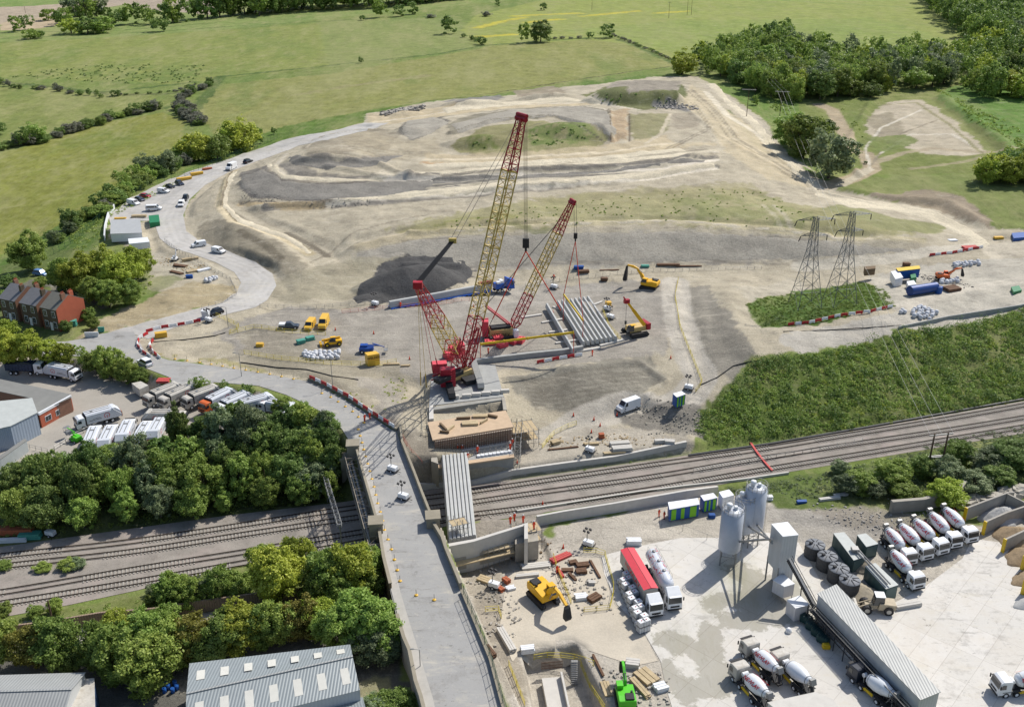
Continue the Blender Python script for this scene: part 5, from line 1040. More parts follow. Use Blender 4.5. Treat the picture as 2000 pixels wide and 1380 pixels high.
scrub('rough_grass', ['-20,1040 160,1022 300,1003 440,988 560,972 680,955 680,972 440,1003 200,1034 -20,1066'], 1.2, (.3, .8), .9, LM['mid'], 'brambles at the foot of the dark tree belt', 24, 8, .8, .15)
scrub('rough_grass', ['0,935 120,930 330,905 640,868 690,880 690,965 560,985 0,1050'], .35, (.8, 1.5), 1.1, LM['dark'], 'dark undergrowth below the tree belt', 40, 9, 1, .2)
scrub('rough_grass', ['1050,1020 1200,1000 1380,970 1380,960 1200,985 1050,1008', '1010,938 1200,908 1240,898 1240,903 1010,945'], 1.0, (.2, .55), .9, LM['mid'], 'weeds beside the trackside walls', 18, 10, .7, .13)
scrub('rough_grass', ['270,690 420,706 480,720 600,742 640,755 640,762 560,735 420,712 300,700', '745,735 790,738 800,775 770,790 750,765', '620,752 700,770 760,800 740,800 660,775'], .6, (.15, .35), .6, LM['lime'], 'dry yellowish weeds along the road verge', 14, 11, .7, .12)
scrub('rough_grass', ['130,455 200,420 330,358 345,350 340,362 220,425 190,480 150,500', '120,500 280,520 300,540 290,575 200,600 120,560'], .25, (.3, .9), .8, LM['mid'], 'rough grass verge beside the van park', 20, 12, .8, .2)
scrub('mound_weeds', ['1040,265 1140,245 1165,262 1100,285 1045,288', '1150,190 1230,185 1320,190 1310,205 1180,205', '905,280 960,270 965,288 910,295'], .10, (.3, .8), .8, LM['dark'], 'dark green weed clumps on the mound', 18, 13, .8, .3)
scrub('mound_weeds', ['800,455 900,425 1040,405 1300,375 1500,375 1600,430 1500,448 1300,432 1100,437 950,448', '1900,235 1990,310 1960,250 1860,190'], .06, (.15, .4), .6, LM['mid'], 'scattered weeds on the grassy slope', 12, 14, .8, .25)
scrub('field_weeds', ['0,150 80,140 200,125 400,128 380,160 250,165 100,155'], .03, (.4, 1.0), .7, LM['dark'], 'dark thistle clumps scattered in the upper left field', 12, 15, .9, .4)
scrub('field_weeds', ['1500,180 1560,175 1540,230 1500,210', '1640,215 1650,210 1690,270 1690,280', '1820,170 1990,250 2000,290 1900,240'], .12, (.5, 1.3), .9, LM['mid'], 'rough bramble strips beside the right-hand tracks', 22, 16, .9, .3)

def crown_size(k):
    p = k.a[0]; return k.a[1]*np.interp(p[1], [150, 250, 400, 600, 900], [1, 1, .9, .64, .8])/math.hypot(p[0], p[1])
QT.sort(key=lambda k: -crown_size(k)); inv = lambda k: -80 < proj(k.a[0])[0] < 2080
rest = []
for n_, k in enumerate(QT):
    if n_ < 292: r = plant(*k.a); [r.__setitem__(a, b) for a, b in k.d.items()]
    elif inv(k): rest.append(k)
CC, NN, SS, MI = [], [], [], []
for k in rest:
    p, Rr, Hh = k.a[:3]; Rr *= np.interp(p[1], [150, 250, 400, 600, 900], [1, 1, .9, .64, .8]); Hh *= np.interp(p[1], [150, 250, 400, 600, 900], [1.15, 1.25, 1.15, .9, 1.15])
    c, n_ = crown_pts(rnd.randrange(5), 26, 26, br=(.24, .4), **SH['round' if rnd.random() < .6 else 'tall']); an = rnd.uniform(0, 6.28); ca_, sa_ = math.cos(an), math.sin(an)
    c = np.stack([c[:, 0]*ca_-c[:, 1]*sa_, c[:, 0]*sa_+c[:, 1]*ca_, c[:, 2]], 1)*[Rr/4, Rr/4, Hh/10]+np.array(p); CC.append(c); NN.append(n_); SS.append(np.full(len(c), .5*Rr/4)); MI.append(np.full(len(c), rnd.choice((0, 0, 1, 1, 1, 2, 3) if p[0] > 60 and p[1] < 720 else (0, 0, 0, 1)), np.int32))
o = bpy.data.objects.new('far_woodland', leaf_mesh('far_woodland', np.concatenate(CC), np.concatenate(NN), np.concatenate(SS), LM['dark'])); link(o); [o.data.materials.append(LM[q]) for q in ('mid', 'lime', 'grey')]; o.data.polygons.foreach_set('material_index', np.concatenate(MI))
tag(o, 'mass of small far-off tree crowns in the woods along the top', 'woodland', None, 'stuff')
# ---------------- vehicle builders: x forward, z up, origin on the ground at the middle ----------------
def paintm(name, c, rough=.3, var=.04): return mat(name, c, rough, 0, var, 1.5)
M_TYR = M_BLK; M_CHS = mat('chassis_dark', (.03, .03, .032), .7, .2, .2, 2)
M_LAMP = mat('lamp_lens', (.7, .7, .68), .2, 0, .02, 3); M_RLMP = mat('tail_lamp', (.35, .02, .02), .3, 0, .02, 3)
def wheels(r, xs, yy, rad, wd=.3, rim=M_WHT):
    for x in xs:
        for s in (-1, 1):
            m = MB(); m.wheel(x, s*(yy-wd/2), rad, wd, 14); o = m.build('wheel', M_TYR, r)
            m = MB(); m.bar((x, s*(yy+.005), rad), (x, s*(yy+.02), rad), rad*.52, 10); m.build('rim', rim, o)
def car_(r, body, L=4.4, W=1.8, Hh=1.48, suv=0):
    tp = lambda z: 0 if z < .95 else (z-.95)*.42
    m = MB(); m.side([(-L/2, .28), (-L/2, .8), (-L/2+.15, .98), (-L*.12, 1.0), (L*.2, .98), (L/2-.25, .82), (L/2, .62), (L/2, .28)], -W/2, W/2, lambda z: .0 if z > .5 else .05); m.build('body', body, r, .05)
    k = .35 if suv else 0
    m = MB(); m.side([(-L*.44-k*.2, .98), (-L*.34-k*.4, Hh-.04), (-L*.02, Hh), (L*.08, Hh-.06), (L*.24, .98)], -W/2+.03, W/2-.03, tp); m.build('window', M_GLS, r)
    m = MB(); m.side([(-L*.36-k*.3, Hh-.05), (-L*.33-k*.4, Hh+.02), (-L*.02, Hh+.05), (L*.085, Hh-.02), (L*.07, Hh-.08)], -W/2+.2, W/2-.2); m.build('roof', body, r)
    for s in (-1, 1):
        m = MB(); m.cbox((L/2-.02, s*(W/2-.25), .66), (.06, .32, .16)); m.build('headlight', M_LAMP, r)
        m = MB(); m.cbox((-L/2+.02, s*(W/2-.2), .8), (.06, .26, .16)); m.build('tail_light', M_RLMP, r)
    wheels(r, (-L*.3, L*.31), W/2+.01, .33, .22)
def van_(r, body, L=5.3, W=1.95, Hh=2.0, win=False, hi=False, blue=None):
    m = MB(); m.side([(-L/2, .3), (-L/2, Hh-.12), (-L/2+.15, Hh), (L/2-1.6, Hh), (L/2-.95, Hh*.62+.02), (L/2-.12, Hh*.5), (L/2, .75), (L/2, .3)], -W/2, W/2, lambda z: max(0, (z-1.1)*.1)); m.build('body', body, r, .06)
    x0, z0, x1, z1 = L/2-1.55, Hh-.03, L/2-.97, Hh*.62+.08; dx, dz = (z0-z1)*.03, .03
    m = MB(); iw = W/2-.12-max(0, (Hh-1.1)*.1)*.5
    m.add([(x0+.02, -iw+.08, z0+.01), (x0+.02, iw-.08, z0+.01), (x1+.04, iw, z1+.0), (x1+.04, -iw, z1+.0)], [(0, 3, 2, 1)]); m.build('windscreen', M_GLS, r)
    for s in (-1, 1):
        zb, zt = Hh*.58, Hh-.22; f = lambda z: s*(W/2-max(0, (z-1.1)*.1)+.012)
        m = MB(); m.add([(L/2-1.15, f(zb), zb), (L/2-2.1, f(zb), zb), (L/2-2.1, f(zt), zt), (L/2-1.62, f(zt), zt)], [(0, 1, 2, 3)] if s > 0 else [(3, 2, 1, 0)]); m.build('side_window', M_GLS, r)
        if win:
            m = MB(); m.add([(L/2-2.2, f(zb), zb), (-L/2+.35, f(zb), zb), (-L/2+.4, f(zt), zt), (L/2-2.2, f(zt), zt)], [(0, 1, 2, 3)] if s > 0 else [(3, 2, 1, 0)]); m.build('side_window', M_GLS, r)
        m = MB(); m.cbox((L/2-.08, s*(W/2-.25), .85), (.14, .3, .2)); m.build('headlight', M_LAMP, r)
        m = MB(); m.cbox((L/2-1.2, s*(W/2+.12), 1.15), (.12, .2, .25)); m.build('mirror', M_CHS, r)
        m = MB(); m.cbox((-L/2-.01, s*(W/2-.1), 1.1), (.04, .12, .5)); m.build('tail_light', M_RLMP, r)
    m = MB(); m.cbox((L/2+.01, 0, .5), (.08, W*.9, .22)); m.build('bumper', M_CHS, r)
    wheels(r, (-L*.29, L*.32), W/2+.01, .35, .24)
for nm, c in dict(white=M_WHT, black=paintm('car_black', (.012, .013, .016), .15), navy=paintm('car_navy', (.02, .03, .06), .2), red=paintm('car_red', C(170, 20, 36), .2), blue=paintm('car_blue', C(110, 150, 205), .25), grey=paintm('car_grey', C(70, 78, 90), .25)).items():
    BUILD['car_'+nm] = lambda r, c=c: car_(r, c); BUILD['suv_'+nm] = lambda r, c=c: car_(r, c, 4.7, 1.9, 1.72, 1)
BUILD['van_white'] = lambda r: van_(r, M_WHT); BUILD['van_win'] = lambda r: van_(r, M_WHT, win=True)
BUILD['van_big'] = lambda r: van_(r, M_WHT, 6.0, 2.1, 2.65); BUILD['van_small'] = lambda r: van_(r, M_WHT, 4.5, 1.85, 1.85)
M_VY = paintm('van_yellow', C(246, 196, 70), .35); BUILD['van_yel'] = lambda r: van_(r, M_VY, 5.2, 1.95, 2.1); BUILD['van_yelbig'] = lambda r: van_(r, M_VY, 5.9, 2.05, 2.7)
@builder
def pickup(r):
    b = MATS['car_grey']; m = MB(); m.side([(-2.6, .45), (-2.6, 1.0), (2.2, 1.05), (2.6, .85), (2.6, .45)], -.92, .92); m.build('body', b, r, .05)
    m = MB(); m.side([(-.9, 1.0), (-.7, 1.7), (.6, 1.75), (1.4, 1.03)], -.88, .88, lambda z: max(0, z-1)*.3); m.build('cab', M_GLS, r)
    m = MB(); m.side([(-.7, 1.68), (-.68, 1.8), (.55, 1.84), (.75, 1.7)], -.66, .66); m.build('roof', b, r)
    m = MB(); m.cbox((-1.75, 0, 1.25), (1.6, 1.6, .5)); m.build('load_cover', M_WHT, r, .05); wheels(r, (-1.6, 1.7), .93, .4, .27)
def cab_(r, c, x1, W=2.5, Hc=3.0, zb=.55, Ln=2.1, visor=True, sleeper=False):
    """forward-control truck cab, front face at x1"""
    t = MB(); top = Hc+(.55 if sleeper else 0)
    t.side([(x1-Ln, zb), (x1-Ln, top-.12), (x1-Ln+.25, top), (x1-.75, Hc-.02), (x1-.22, Hc-.3), (x1-.04, zb+1.15), (x1, zb+.9), (x1, zb)], -W/2, W/2, lambda z: max(0, z-Hc+.5)*.12)
    o = t.build('cab', c, r, .06)
    m = MB(); a, b_ = (x1-.235, Hc-.34), (x1-.03, zb+1.22)
    m.add([(a[0]+.03, -W/2+.16, a[1]), (a[0]+.03, W/2-.16, a[1]), (b_[0]+.03, W/2-.1, b_[1]), (b_[0]+.03, -W/2+.1, b_[1])], [(0, 3, 2, 1)]); m.build('windscreen', M_GLS, r)
    for s in (-1, 1):
        m = MB(); y = s*(W/2+.012); m.add([(x1-.35, y, zb+1.15), (x1-1.15, y, zb+1.15), (x1-1.1, y, Hc-.5), (x1-.5, y, Hc-.5)], [(0, 1, 2, 3)] if s > 0 else [(3, 2, 1, 0)]); m.build('side_window', M_GLS, r)
        m = MB(); m.cbox((x1-.1, s*(W/2+.2), Hc-.75), (.12, .2, .65)); m.build('mirror', M_CHS, r)
        m = MB(); m.cbox((x1+.01, s*(W/2-.3), zb+.25), (.05, .36, .2)); m.build('headlight', M_LAMP, r)
    m = MB(); m.cbox((x1+.015, 0, zb+.62), (.04, W*.62, .34)); m.cbox((x1+.03, 0, zb+.1), (.1, W*.96, .26)); m.build('grille', M_CHS, r)
    if visor: m = MB(); m.cbox((x1-.08, 0, Hc-.2), (.42, W*.85, .06)); m.build('sun_visor', M_CHS if not sleeper else c, r)
    return o
def text_mesh(txt, size, m_, depth=.0, shear=0.0, bold=.02):
    c = bpy.data.curves.new('lettering', 'FONT'); c.body = txt; c.size = size; c.align_x = 'CENTER'; c.align_y = 'CENTER'; c.offset = bold; c.shear = shear; c.resolution_u = 2; c.extrude = depth
    o = bpy.data.objects.new('lettering', c); scene.collection.objects.link(o); dg = bpy.context.evaluated_depsgraph_get(); me = bpy.data.meshes.new_from_object(o.evaluated_get(dg))
    bpy.data.objects.remove(o); me.materials.clear(); me.materials.append(m_); return me
M_NLR = paintm('letter_red', C(214, 30, 46, .85), .5)
def txt(word, size, M, m_, parent, shear=0.0, bend=None, name='lettering', sx=1.0):
    me = text_mesh(word, size, m_, 0, shear)
    for v in me.vertices:
        v.co.x *= sx
        if bend: a = v.co.y/bend; v.co = Vector((v.co.x, math.sin(a)*bend, (math.cos(a)-1)*bend+.02))
    me.transform(M); o = bpy.data.objects.new(name, me); link(o, parent); return o
DRUMP = [(0, .45), (.15, .62), (1.0, .85), (1.9, 1.12), (3.1, 1.2), (4.3, 1.05), (4.75, .8), (4.95, .35)]
def mixer_(r, cabm=M_WHT, letter=M_NLR, faded=False, side=(1, -1)):
    m = MB(); m.cbox((-.4, 0, .85), (8.4, .85, .3)); m.cbox((-.8, 0, 1.05), (6.6, 1.0, .12)); m.build('chassis', M_CHS, r); cab_(r, cabm, 4.55)
    a, b = Vector((-4.1, 0, 2.95)), Vector((1.6, 0, 2.05)); d = (b-a).normalized(); a0 = a+d*.55
    dm = MB(); dm.lathe(DRUMP, a0, b, 26); dr = dm.build('drum', mat('drum_white', C(232, 236, 240, .86), .3, 0, .07, .8, dirt=(C(190, 186, 176), .9, .62, .35)), r)
    m = MB(); m.bar(a0+d*4.2, a0+d*4.3, 1.08, 24, cap=False); m.bar(a0+d*.35, a0+d*.42, .76, 24); m.build('drum_ring', M_SCF, dr)
    up = d.cross(Vector((0, 1, 0))).normalized(); up = up if up.z > 0 else -up
    for s in side:
        for ang in (38,):
            t = R(ang); nrm = (up*math.sin(t)+Vector((0, s, 0))*math.cos(t)).normalized(); xx = d if s < 0 else -d; yy = nrm.cross(xx); c = a0+d*2.75+nrm*1.2
            M = Matrix.Translation(c) @ Matrix((xx, yy, nrm)).transposed().to_4x4(); txt('NEWLAY', .88, M, letter, r, .25, 1.15)
    m = MB(); m.side([(-4.55, 2.9), (-4.2, 3.75), (-3.75, 3.7), (-3.9, 2.95)], -.45, .45); m.build('hopper', M_SCF, r)
    m = MB(); m.bar((-4.2, .2, 2.6), (-4.9, .5, 1.5), .22, 8); m.build('chute', M_CHS, r)
    m = MB()
    for s in (-1, 1): m.bar((-4.0, s*.6, 1.1), (-3.7, s*.55, 3.0), .07, 5); m.bar((-2.9, s*.6, 1.1), (-3.7, s*.55, 2.9), .06, 5); m.bar((1.7, s*.5, 1.1), (1.9, s*.4, 2.0), .09, 5)
    m.bar((-4.0, -.6, 3.1), (-4.0, .6, 3.1), .05, 4); m.build('drum_frame', M_SCF, r)
    m = MB(); m.bar((1.95, -.5, 2.25), (1.95, .5, 2.25), .32, 12); m.build('water_tank', M_WHT, r)
    for s in (-1, 1):
        m = MB(); m.cbox((.3, s*1.1, .85), (2.2, .12, .5)); m.build('side_guard', M_YEL, r)
        for x in (3.2, 1.5, -1.7, -3.0): q = MB(); q.cbox((x, s*1.05, 1.12), (1.25, .5, .07)); q.build('mudguard', M_CHS, r)
    wheels(r, (3.2, 1.5, -1.7, -3.0), 1.25, .5, .34)
M_GRIME = mat('grimy_white', C(205, 200, 190), .6, 0, .15, 1.2, dirt=(C(150, 138, 116), .8, .5, .6))
BUILD['mixer'] = lambda r: mixer_(r); BUILD['mixer_grimy'] = lambda r: mixer_(r, M_GRIME)
BUILD['mixer_dark'] = lambda r: mixer_(r, paintm('cab_slate', C(52, 58, 70), .3), side=())
BUILD['mixer_plain'] = lambda r: mixer_(r, M_GRIME, side=())
def ring_logo(r, x, y, z, s, rad=.62):
    m = MB(); k = 22; vs = []
    for i in range(k+1): t = R(-60)+R(300)*i/k; vs += [(x+math.cos(t)*rad, y, z+math.sin(t)*rad), (x+math.cos(t)*rad*.82, y, z+math.sin(t)*rad*.82)]
    m.add(vs, [(2*i, 2*i+1, 2*i+3, 2*i+2) for i in range(k)]); m.bar((x, y, z-.12), (x, y+s*.012, z-.12), rad*.2, 8); m.add([(x-.05, y, z-.15), (x+.05, y, z-.15), (x+.05, y, z-rad*.95), (x-.05, y, z-rad*.95)], [(0, 1, 2, 3)]); m.build('round_emblem', M_NLR, r)
def refuse_(r, roofm=M_WHT, cabm=M_WHT, hopperm=None, dirty=False):
    bodym = M_GRIME if dirty else mat('refuse_white', C(222, 226, 232, .84), .4, 0, .06, .9)
    m = MB(); m.cbox((-.2, 0, .85), (9.0, .9, .3)); m.build('chassis', M_CHS, r); cab_(r, cabm, 4.9, Ln=1.9, Hc=2.85)
    m = MB(); k = [(-1.24, 1.05), (-1.24, 3.0), (-1.0, 3.3), (1.0, 3.3), (1.24, 3.0), (1.24, 1.05)]
    m.add([(-2.9, y, z) for y, z in k]+[(2.7, y, z) for y, z in k], [tuple(range(6)), tuple(range(6, 12))[::-1]]+[(i, 6+i, 6+(i+1) % 6, (i+1) % 6) for i in range(6)]); b = m.build('body', bodym, r)
    m = MB(); m.cbox((0, .45, 3.36), (5.2, .12, .1)); m.cbox((0, -.45, 3.36), (5.2, .12, .1)); m.cbox((1.2, 0, 3.33), (.5, .7, .07)); m.build('roof_rail', M_SCF, b)
    m = MB(); m.side([(-2.9, 1.0), (-2.9, 3.35), (-3.6, 3.3), (-4.6, 2.3), (-4.75, 1.0)], -1.2, 1.2); m.build('tailgate', hopperm or bodym, r)
    m = MB(); m.cbox((-4.75, 0, 1.3), (.3, 1.9, 1.1)); m.build('bin_lift', mat('rust_orange', C(160, 92, 50), .8, .1, .2, 2), r)
    m = MB(); m.cbox((2.82, 0, 2.0), (.2, 2.3, 2.0)); m.build('bulkhead', M_CHS, r)
    for s in (-1, 1):
        ring_logo(r, -1.6, s*1.255, 2.1, s); m = MB(); m.cbox((.9, s*1.25, 1.75), (2.6, .02, .1)); m.cbox((.6, s*1.25, 2.05), (1.6, .02, .06)); m.build('text_stripe', M_CHS, r)
        m = MB(); m.bar((-3.0, s*1.24, 3.2), (-4.6, s*1.24, 1.6), .07, 5); m.build('tailgate_ram', M_WHT, r)
    wheels(r, (3.6, -1.3, -2.6), 1.25, .5, .34)
BUILD['refuse'] = lambda r: refuse_(r); BUILD['refuse_dirty'] = lambda r: refuse_(r, dirty=True, cabm=M_GRIME)
BUILD['refuse_orange'] = lambda r: refuse_(r, cabm=paintm('cab_orange', C(222, 108, 50), .5))
@builder
def hook_truck(r):             # tipper with open skip body
    m = MB(); m.cbox((-.2, 0, .85), (8.6, .9, .3)); m.build('chassis', M_CHS, r); cab_(r, M_WHT, 4.7)
    t = mat('skip_navy', C(60, 72, 96), .5, .1, .2, 1, dirt=(C(120, 80, 60), .9, .6, .5)); m = MB()
    m.box(-4.4, -1.24, 1.15, 2.3, 1.24, 1.25); m.box(-4.4, -1.24, 1.25, 2.3, -1.16, 2.9); m.box(-4.4, 1.16, 1.25, 2.3, 1.24, 2.9); m.box(2.2, -1.16, 1.25, 2.3, 1.16, 3.1); m.box(-4.4, -1.16, 1.25, -4.3, 1.16, 2.9)
    b = m.build('tipper_body', t, r); m = MB()
    for i in range(9): m.cbox((-4.1+i*.78, 1.27, 2.0), (.08, .08, 1.6)); m.cbox((-4.1+i*.78, -1.27, 2.0), (.08, .08, 1.6))
    m.build('rib', t, b); wheels(r, (3.3, 1.6, -1.9, -3.2), 1.25, .5, .34)
@builder
def artic_tipper(r):
    cab_(r, M_WHT, 7.3, Hc=3.3, Ln=2.2, sleeper=True); m = MB(); m.cbox((4.6, 0, .85), (5.4, .9, .3)); m.build('chassis', M_CHS, r)
    g = mat('trailer_grey', C(186, 184, 178), .5, .2, .1, .8, wave=('X', .5, .02, .1)); m = MB(); m.box(-7.2, -1.25, 1.3, 4.4, 1.25, 3.95); b = m.build('trailer_body', g, r)
    cv = mat('red_cover', C(228, 70, 84), .6, 0, .07, 1.2)
    for s in (-1, 1): m = MB(); m.add([(-7.25, s*1.3, 3.97), (4.45, s*1.3, 3.97), (4.45, s*.04, 4.2), (-7.25, s*.04, 4.2)], [(0, 1, 2, 3)] if s < 0 else [(3, 2, 1, 0)]); m.build('cover_sheet', cv, r)
    m = MB(); m.box(-7.25, -.05, 4.1, 4.45, .05, 4.17); m.build('cover_seam', M_CHS, r)
    for s in (-1, 1): txt('NEWLAY', 1.5, Matrix.Translation((-1.2, s*1.27, 3.05)) @ (Matrix.Rotation(R(90), 4, 'X') if s < 0 else Matrix.Rotation(R(180), 4, 'Z') @ Matrix.Rotation(R(90), 4, 'X')), M_NLR, r, .2, sx=1.15)
    m = MB(); m.box(-7.1, -.6, .9, 4.2, .6, 1.28); m.build('trailer_chassis', M_CHS, r); wheels(r, (6.2, 3.2, 2.0), 1.25, .5, .34); wheels(r, (-3.4, -4.7, -6.0), 1.25, .5, .34)
@builder
def artic_tanker(r):
    cab_(r, M_WHT, 6.9, Hc=3.3, Ln=2.2, sleeper=True); m = MB(); m.cbox((3.6, 0, .85), (6.4, .9, .3)); m.cbox((-2.5, 0, 1.1), (7, 1.0, .3)); m.build('chassis', M_CHS, r)
    t = mat('tanker_white', C(226, 230, 238, .86), .25, .1, .05, .7); m = MB(); m.lathe([(0, .3), (.2, .9), (.6, 1.22), (8.6, 1.22), (9.6, 1.0), (10.1, .4)], (-6.5, 0, 2.65), (3, 0, 2.65), 30); m.build('tank', t, r)
    m = MB(); m.side([(2.2, 1.3), (2.4, 2.6), (3.8, 2.4), (3.2, 1.3)], -.8, .8); m.build('tank_cone', t, r)
    for x in (-5, -2.2, .6):
        m = MB(); m.lathe([(0, .32), (.16, .32), (.2, .1)], (x, 0, 3.84), (x, 0, 5), 14); m.build('hatch', M_SCF, r)
    m = MB()
    for s in (-1, 1): m.bar((-6, s*.8, 3.75), (2.6, s*.8, 3.75), .03, 4); [m.bar((-6+i*1.43, s*.8, 3.5), (-6+i*1.43, s*.8, 4.3), .025, 4) for i in range(7)]; m.bar((-6, s*.8, 4.3), (2.6, s*.8, 4.3), .03, 4)
    m.build('walkway_rail', M_SCF, r)
    for s in (-1, 1):
        nrm = Vector((0, s*math.cos(.72), math.sin(.72))); xx = Vector((1, 0, 0)) if s < 0 else Vector((-1, 0, 0)); yy = nrm.cross(xx); c = Vector((-2.4, 0, 2.65))+nrm*1.22
        txt('NEWLAY', 1.45, Matrix.Translation(c) @ Matrix((xx, yy, nrm)).transposed().to_4x4(), M_NLR, r, .2, 1.2, sx=1.15)
    wheels(r, (5.8, 2.8, 1.7), 1.25, .5, .34); wheels(r, (-2.6, -3.9, -5.2), 1.25, .5, .34)
@builder
def girder_transport(r):       # long beam on a multi-axle trailer behind a blue tractor
    B = paintm('blue_paint', C(30, 92, 190), .35); cab_(r, B, 18.2, Hc=3.3, Ln=2.2, sleeper=True); m = MB(); m.cbox((15.2, 0, .85), (5.4, .9, .3)); m.build('chassis', M_CHS, r)
    m = MB(); m.cbox((13.6, 0, 1.9), (2.6, 2.3, 1.5)); m.build('equipment_box', B, r, .05); m = MB(); m.cbox((13.3, -.55, 2.95), (1.2, 1.0, .6)); m.cbox((14.5, .1, 3.0), (.9, 1.8, .7)); m.build('locker', M_WHT, r)
    m = MB(); m.cbox((-4.2, 0, 1.0), (30.5, 2.6, .4)); m.build('trailer_deck', B, r)
    m = MB(); [m.cbox((-18.6+i*1.55, s*1.32, .95), (.5, .08, .5)) for i in range(19) for s in (-1, 1)]; m.build('suspension', M_CHS, r)
    wheels(r, [-18.6+i*1.55 for i in range(19)], 1.25, .42, .3); wheels(r, (16.6, 14.2, 12.9), 1.25, .5, .34)
    m = MB(); m.cbox((9.6, .1, 3.2), (4.4, 1.0, 1.1)); m.build('rack', mat('oxide_red', C(150, 84, 66), .7, 0, .1, 1), r)
# ---------------- plant ----------------
M_PY = mat('plant_yellow', C(248, 190, 30), .45, 0, .08, 1.2)
def tracks_(r, L, wd, gap, h=.95, m_=None):
    for s in (-1, 1):
        m = MB(); prof = [(-L/2+h*.45, 0), (L/2-h*.45, 0), (L/2-.08, h*.3), (L/2, h*.55), (L/2-h*.45, h), (-L/2+h*.45, h), (-L/2, h*.55), (-L/2+.08, h*.3)]
        m.side(prof, s*gap/2-wd/2, s*gap/2+wd/2)
        n_ = int(L/.45); [m.cbox((-L/2+h*.4+i*(L-h*.8)/n_, s*gap/2, h+.01), (.16, wd+.02, .06)) for i in range(n_+1)]
        m.build('crawler_track', m_ or M_CHS, r)
    m = MB(); m.cbox((0, 0, h*.6), (L*.45, gap, h*.4)); m.build('undercarriage', M_CHS, r)
def excav_(r, col, knee=(3.4, 5.2), tip=(6.6, 3.6), buck=(6.8, .7), slew=0.0, k=1.0, rot=None):
    tracks_(r, 4.6*k, .7*k, 2.5*k, .95*k); up = bpy.data.objects.new('upper_body', None)
    S = Matrix.Rotation(slew, 4, 'Z') @ Matrix.Scale(k, 4)
    def bl(m, n_, mm, pr=None, bev=0): o = m.build(n_, mm, pr or r, bev); o.data.transform(S); return o
    m = MB(); m.side([(-2.3, 1.1), (-2.5, 1.6), (-2.4, 2.35), (-1.2, 2.45), (1.6, 2.1), (1.9, 1.1)], -1.35, 1.35); bd = bl(m, 'body', col, None, .08)
    m = MB(); m.side([(.3, 1.5), (.3, 2.9), (1.5, 2.9), (1.95, 1.9), (1.95, 1.3)], .35, 1.33); cb = bl(m, 'cab', col)
    m = MB(); m.side([(.42, 1.9), (.42, 2.78), (1.48, 2.78), (1.98, 1.9)], .33, 1.36); bl(m, 'cab_window', M_GLS, cb)
    m = MB(); m.side([(.28, 2.9), (.28, 3.0), (1.5, 3.0), (1.52, 2.9)], .33, 1.35); bl(m, 'cab_roof', col, cb)
    m = MB(); m.cbox((-1.5, -.4, 2.5), (1.3, 1.3, .25)); m.cbox((-.6, -.8, 2.5), (.3, .3, .5)); bl(m, 'engine_cover', M_CHS, bd)
    def arm(a, b, h0, h1, w_, name, mm):
        a = Vector((a[0], 0, a[1])); b = Vector((b[0], 0, b[1])); d = (b-a).normalized(); u = Vector((-d.z, 0, d.x)); y = Vector((0, w_/2, 0)); m = MB(); c = a+(b-a)*.45+u*h0*.25
        vs = []
        for p, h in ((a, h0*.6), (c, h0), (b, h1)): vs += [p-u*h/2-y-Vector((0, .1, 0)), p+u*h/2-y-Vector((0, .1, 0)), p+u*h/2+y-Vector((0, .1, 0)), p-u*h/2+y-Vector((0, .1, 0))]
        m.add(vs, [(3, 2, 1, 0), (8, 9, 10, 11)]+[(4*j+i, 4*j+(i+1) % 4, 4*j+4+(i+1) % 4, 4*j+4+i) for j in range(2) for i in range(4)]); return bl(m, name, mm)
    bo_ = arm((1.3, 1.9), knee, .75, .45, .5, 'boom', col); ar_ = arm((knee[0]-.25, knee[1]+.15), tip, .6, .3, .38, 'dipper_arm', col)
    m = MB(); m.bar((1.9, -.1, 1.5), (knee[0]*.62+.5, -.1, knee[1]*.6+.3), .09, 8); m.bar((knee[0]*.6, -.1, knee[1]*.72+.55), (knee[0]+.1, -.1, knee[1]+.5), .08, 8); bl(m, 'hydraulic_ram', M_SCF, bo_)
    m = MB(); x, z = tip; bx, bz = buck; m.side([(x, z), (x+.3, z-.3), (bx+.35, bz+.5), (bx+.1, bz), (bx-.6, bz+.1), (bx-.65, bz+.6)], -.55, .35); bl(m, 'bucket', M_CHS)
BUILD['excavator_a'] = lambda r: excav_(r, M_PY, (3.4, 4.6), (6.2, 5.4), (6.9, 1.0), 0, 1.12)
BUILD['excavator_b'] = lambda r: excav_(r, M_PY, (3.2, 4.2), (6.2, 3.2), (6.6, .9), R(0), 1.15)
BUILD['excavator_o'] = lambda r: excav_(r, mat('plant_orange', C(232, 112, 50), .5, 0, .1, 1.2), (3.2, 3.6), (5.6, 4.4), (6.4, 1.4), 0, .85)
BUILD['mini_digger'] = lambda r: excav_(r, M_WHT, (2.6, 4.4), (3.6, 6.2), (4.4, 5.0), 0, .5)
@builder
def light_tower(r):
    m = MB(); m.cbox((0, 0, .85), (1.9, 1.1, .85)); m.build('generator_box', M_WHT, r, .06)
    m = MB(); m.cbox((0, 0, .38), (2.3, 1.2, .08)); m.bar((.9, 0, .4), (2.0, 0, .35), .05, 5); [m.bar((x, y*1.1, .0), (x, y*1.1, .5), .04, 4) for x in (-1, 1) for y in (-1, 1)]; [m.bar((x, 0, .4), (x, y*1.1, .4), .04, 4) for x in (-1, 1) for y in (-1, 1)]; m.build('trailer_frame', M_CHS, r)
    wheels(r, (0,), .68, .3, .18); m = MB(); m.bar((-.3, 0, 1.2), (-.3, 0, 3.4), .09, 6, .06); m.build('mast', M_SCF, r)
    for i, (x, y) in enumerate(((-.7, -.45), (-.7, .45), (.1, -.45), (.1, .45))): m = MB(); m.cbox((x, y, 3.45), (.5, .36, .28), .3, .5); m.build('flood_lamp', M_CHS, r)
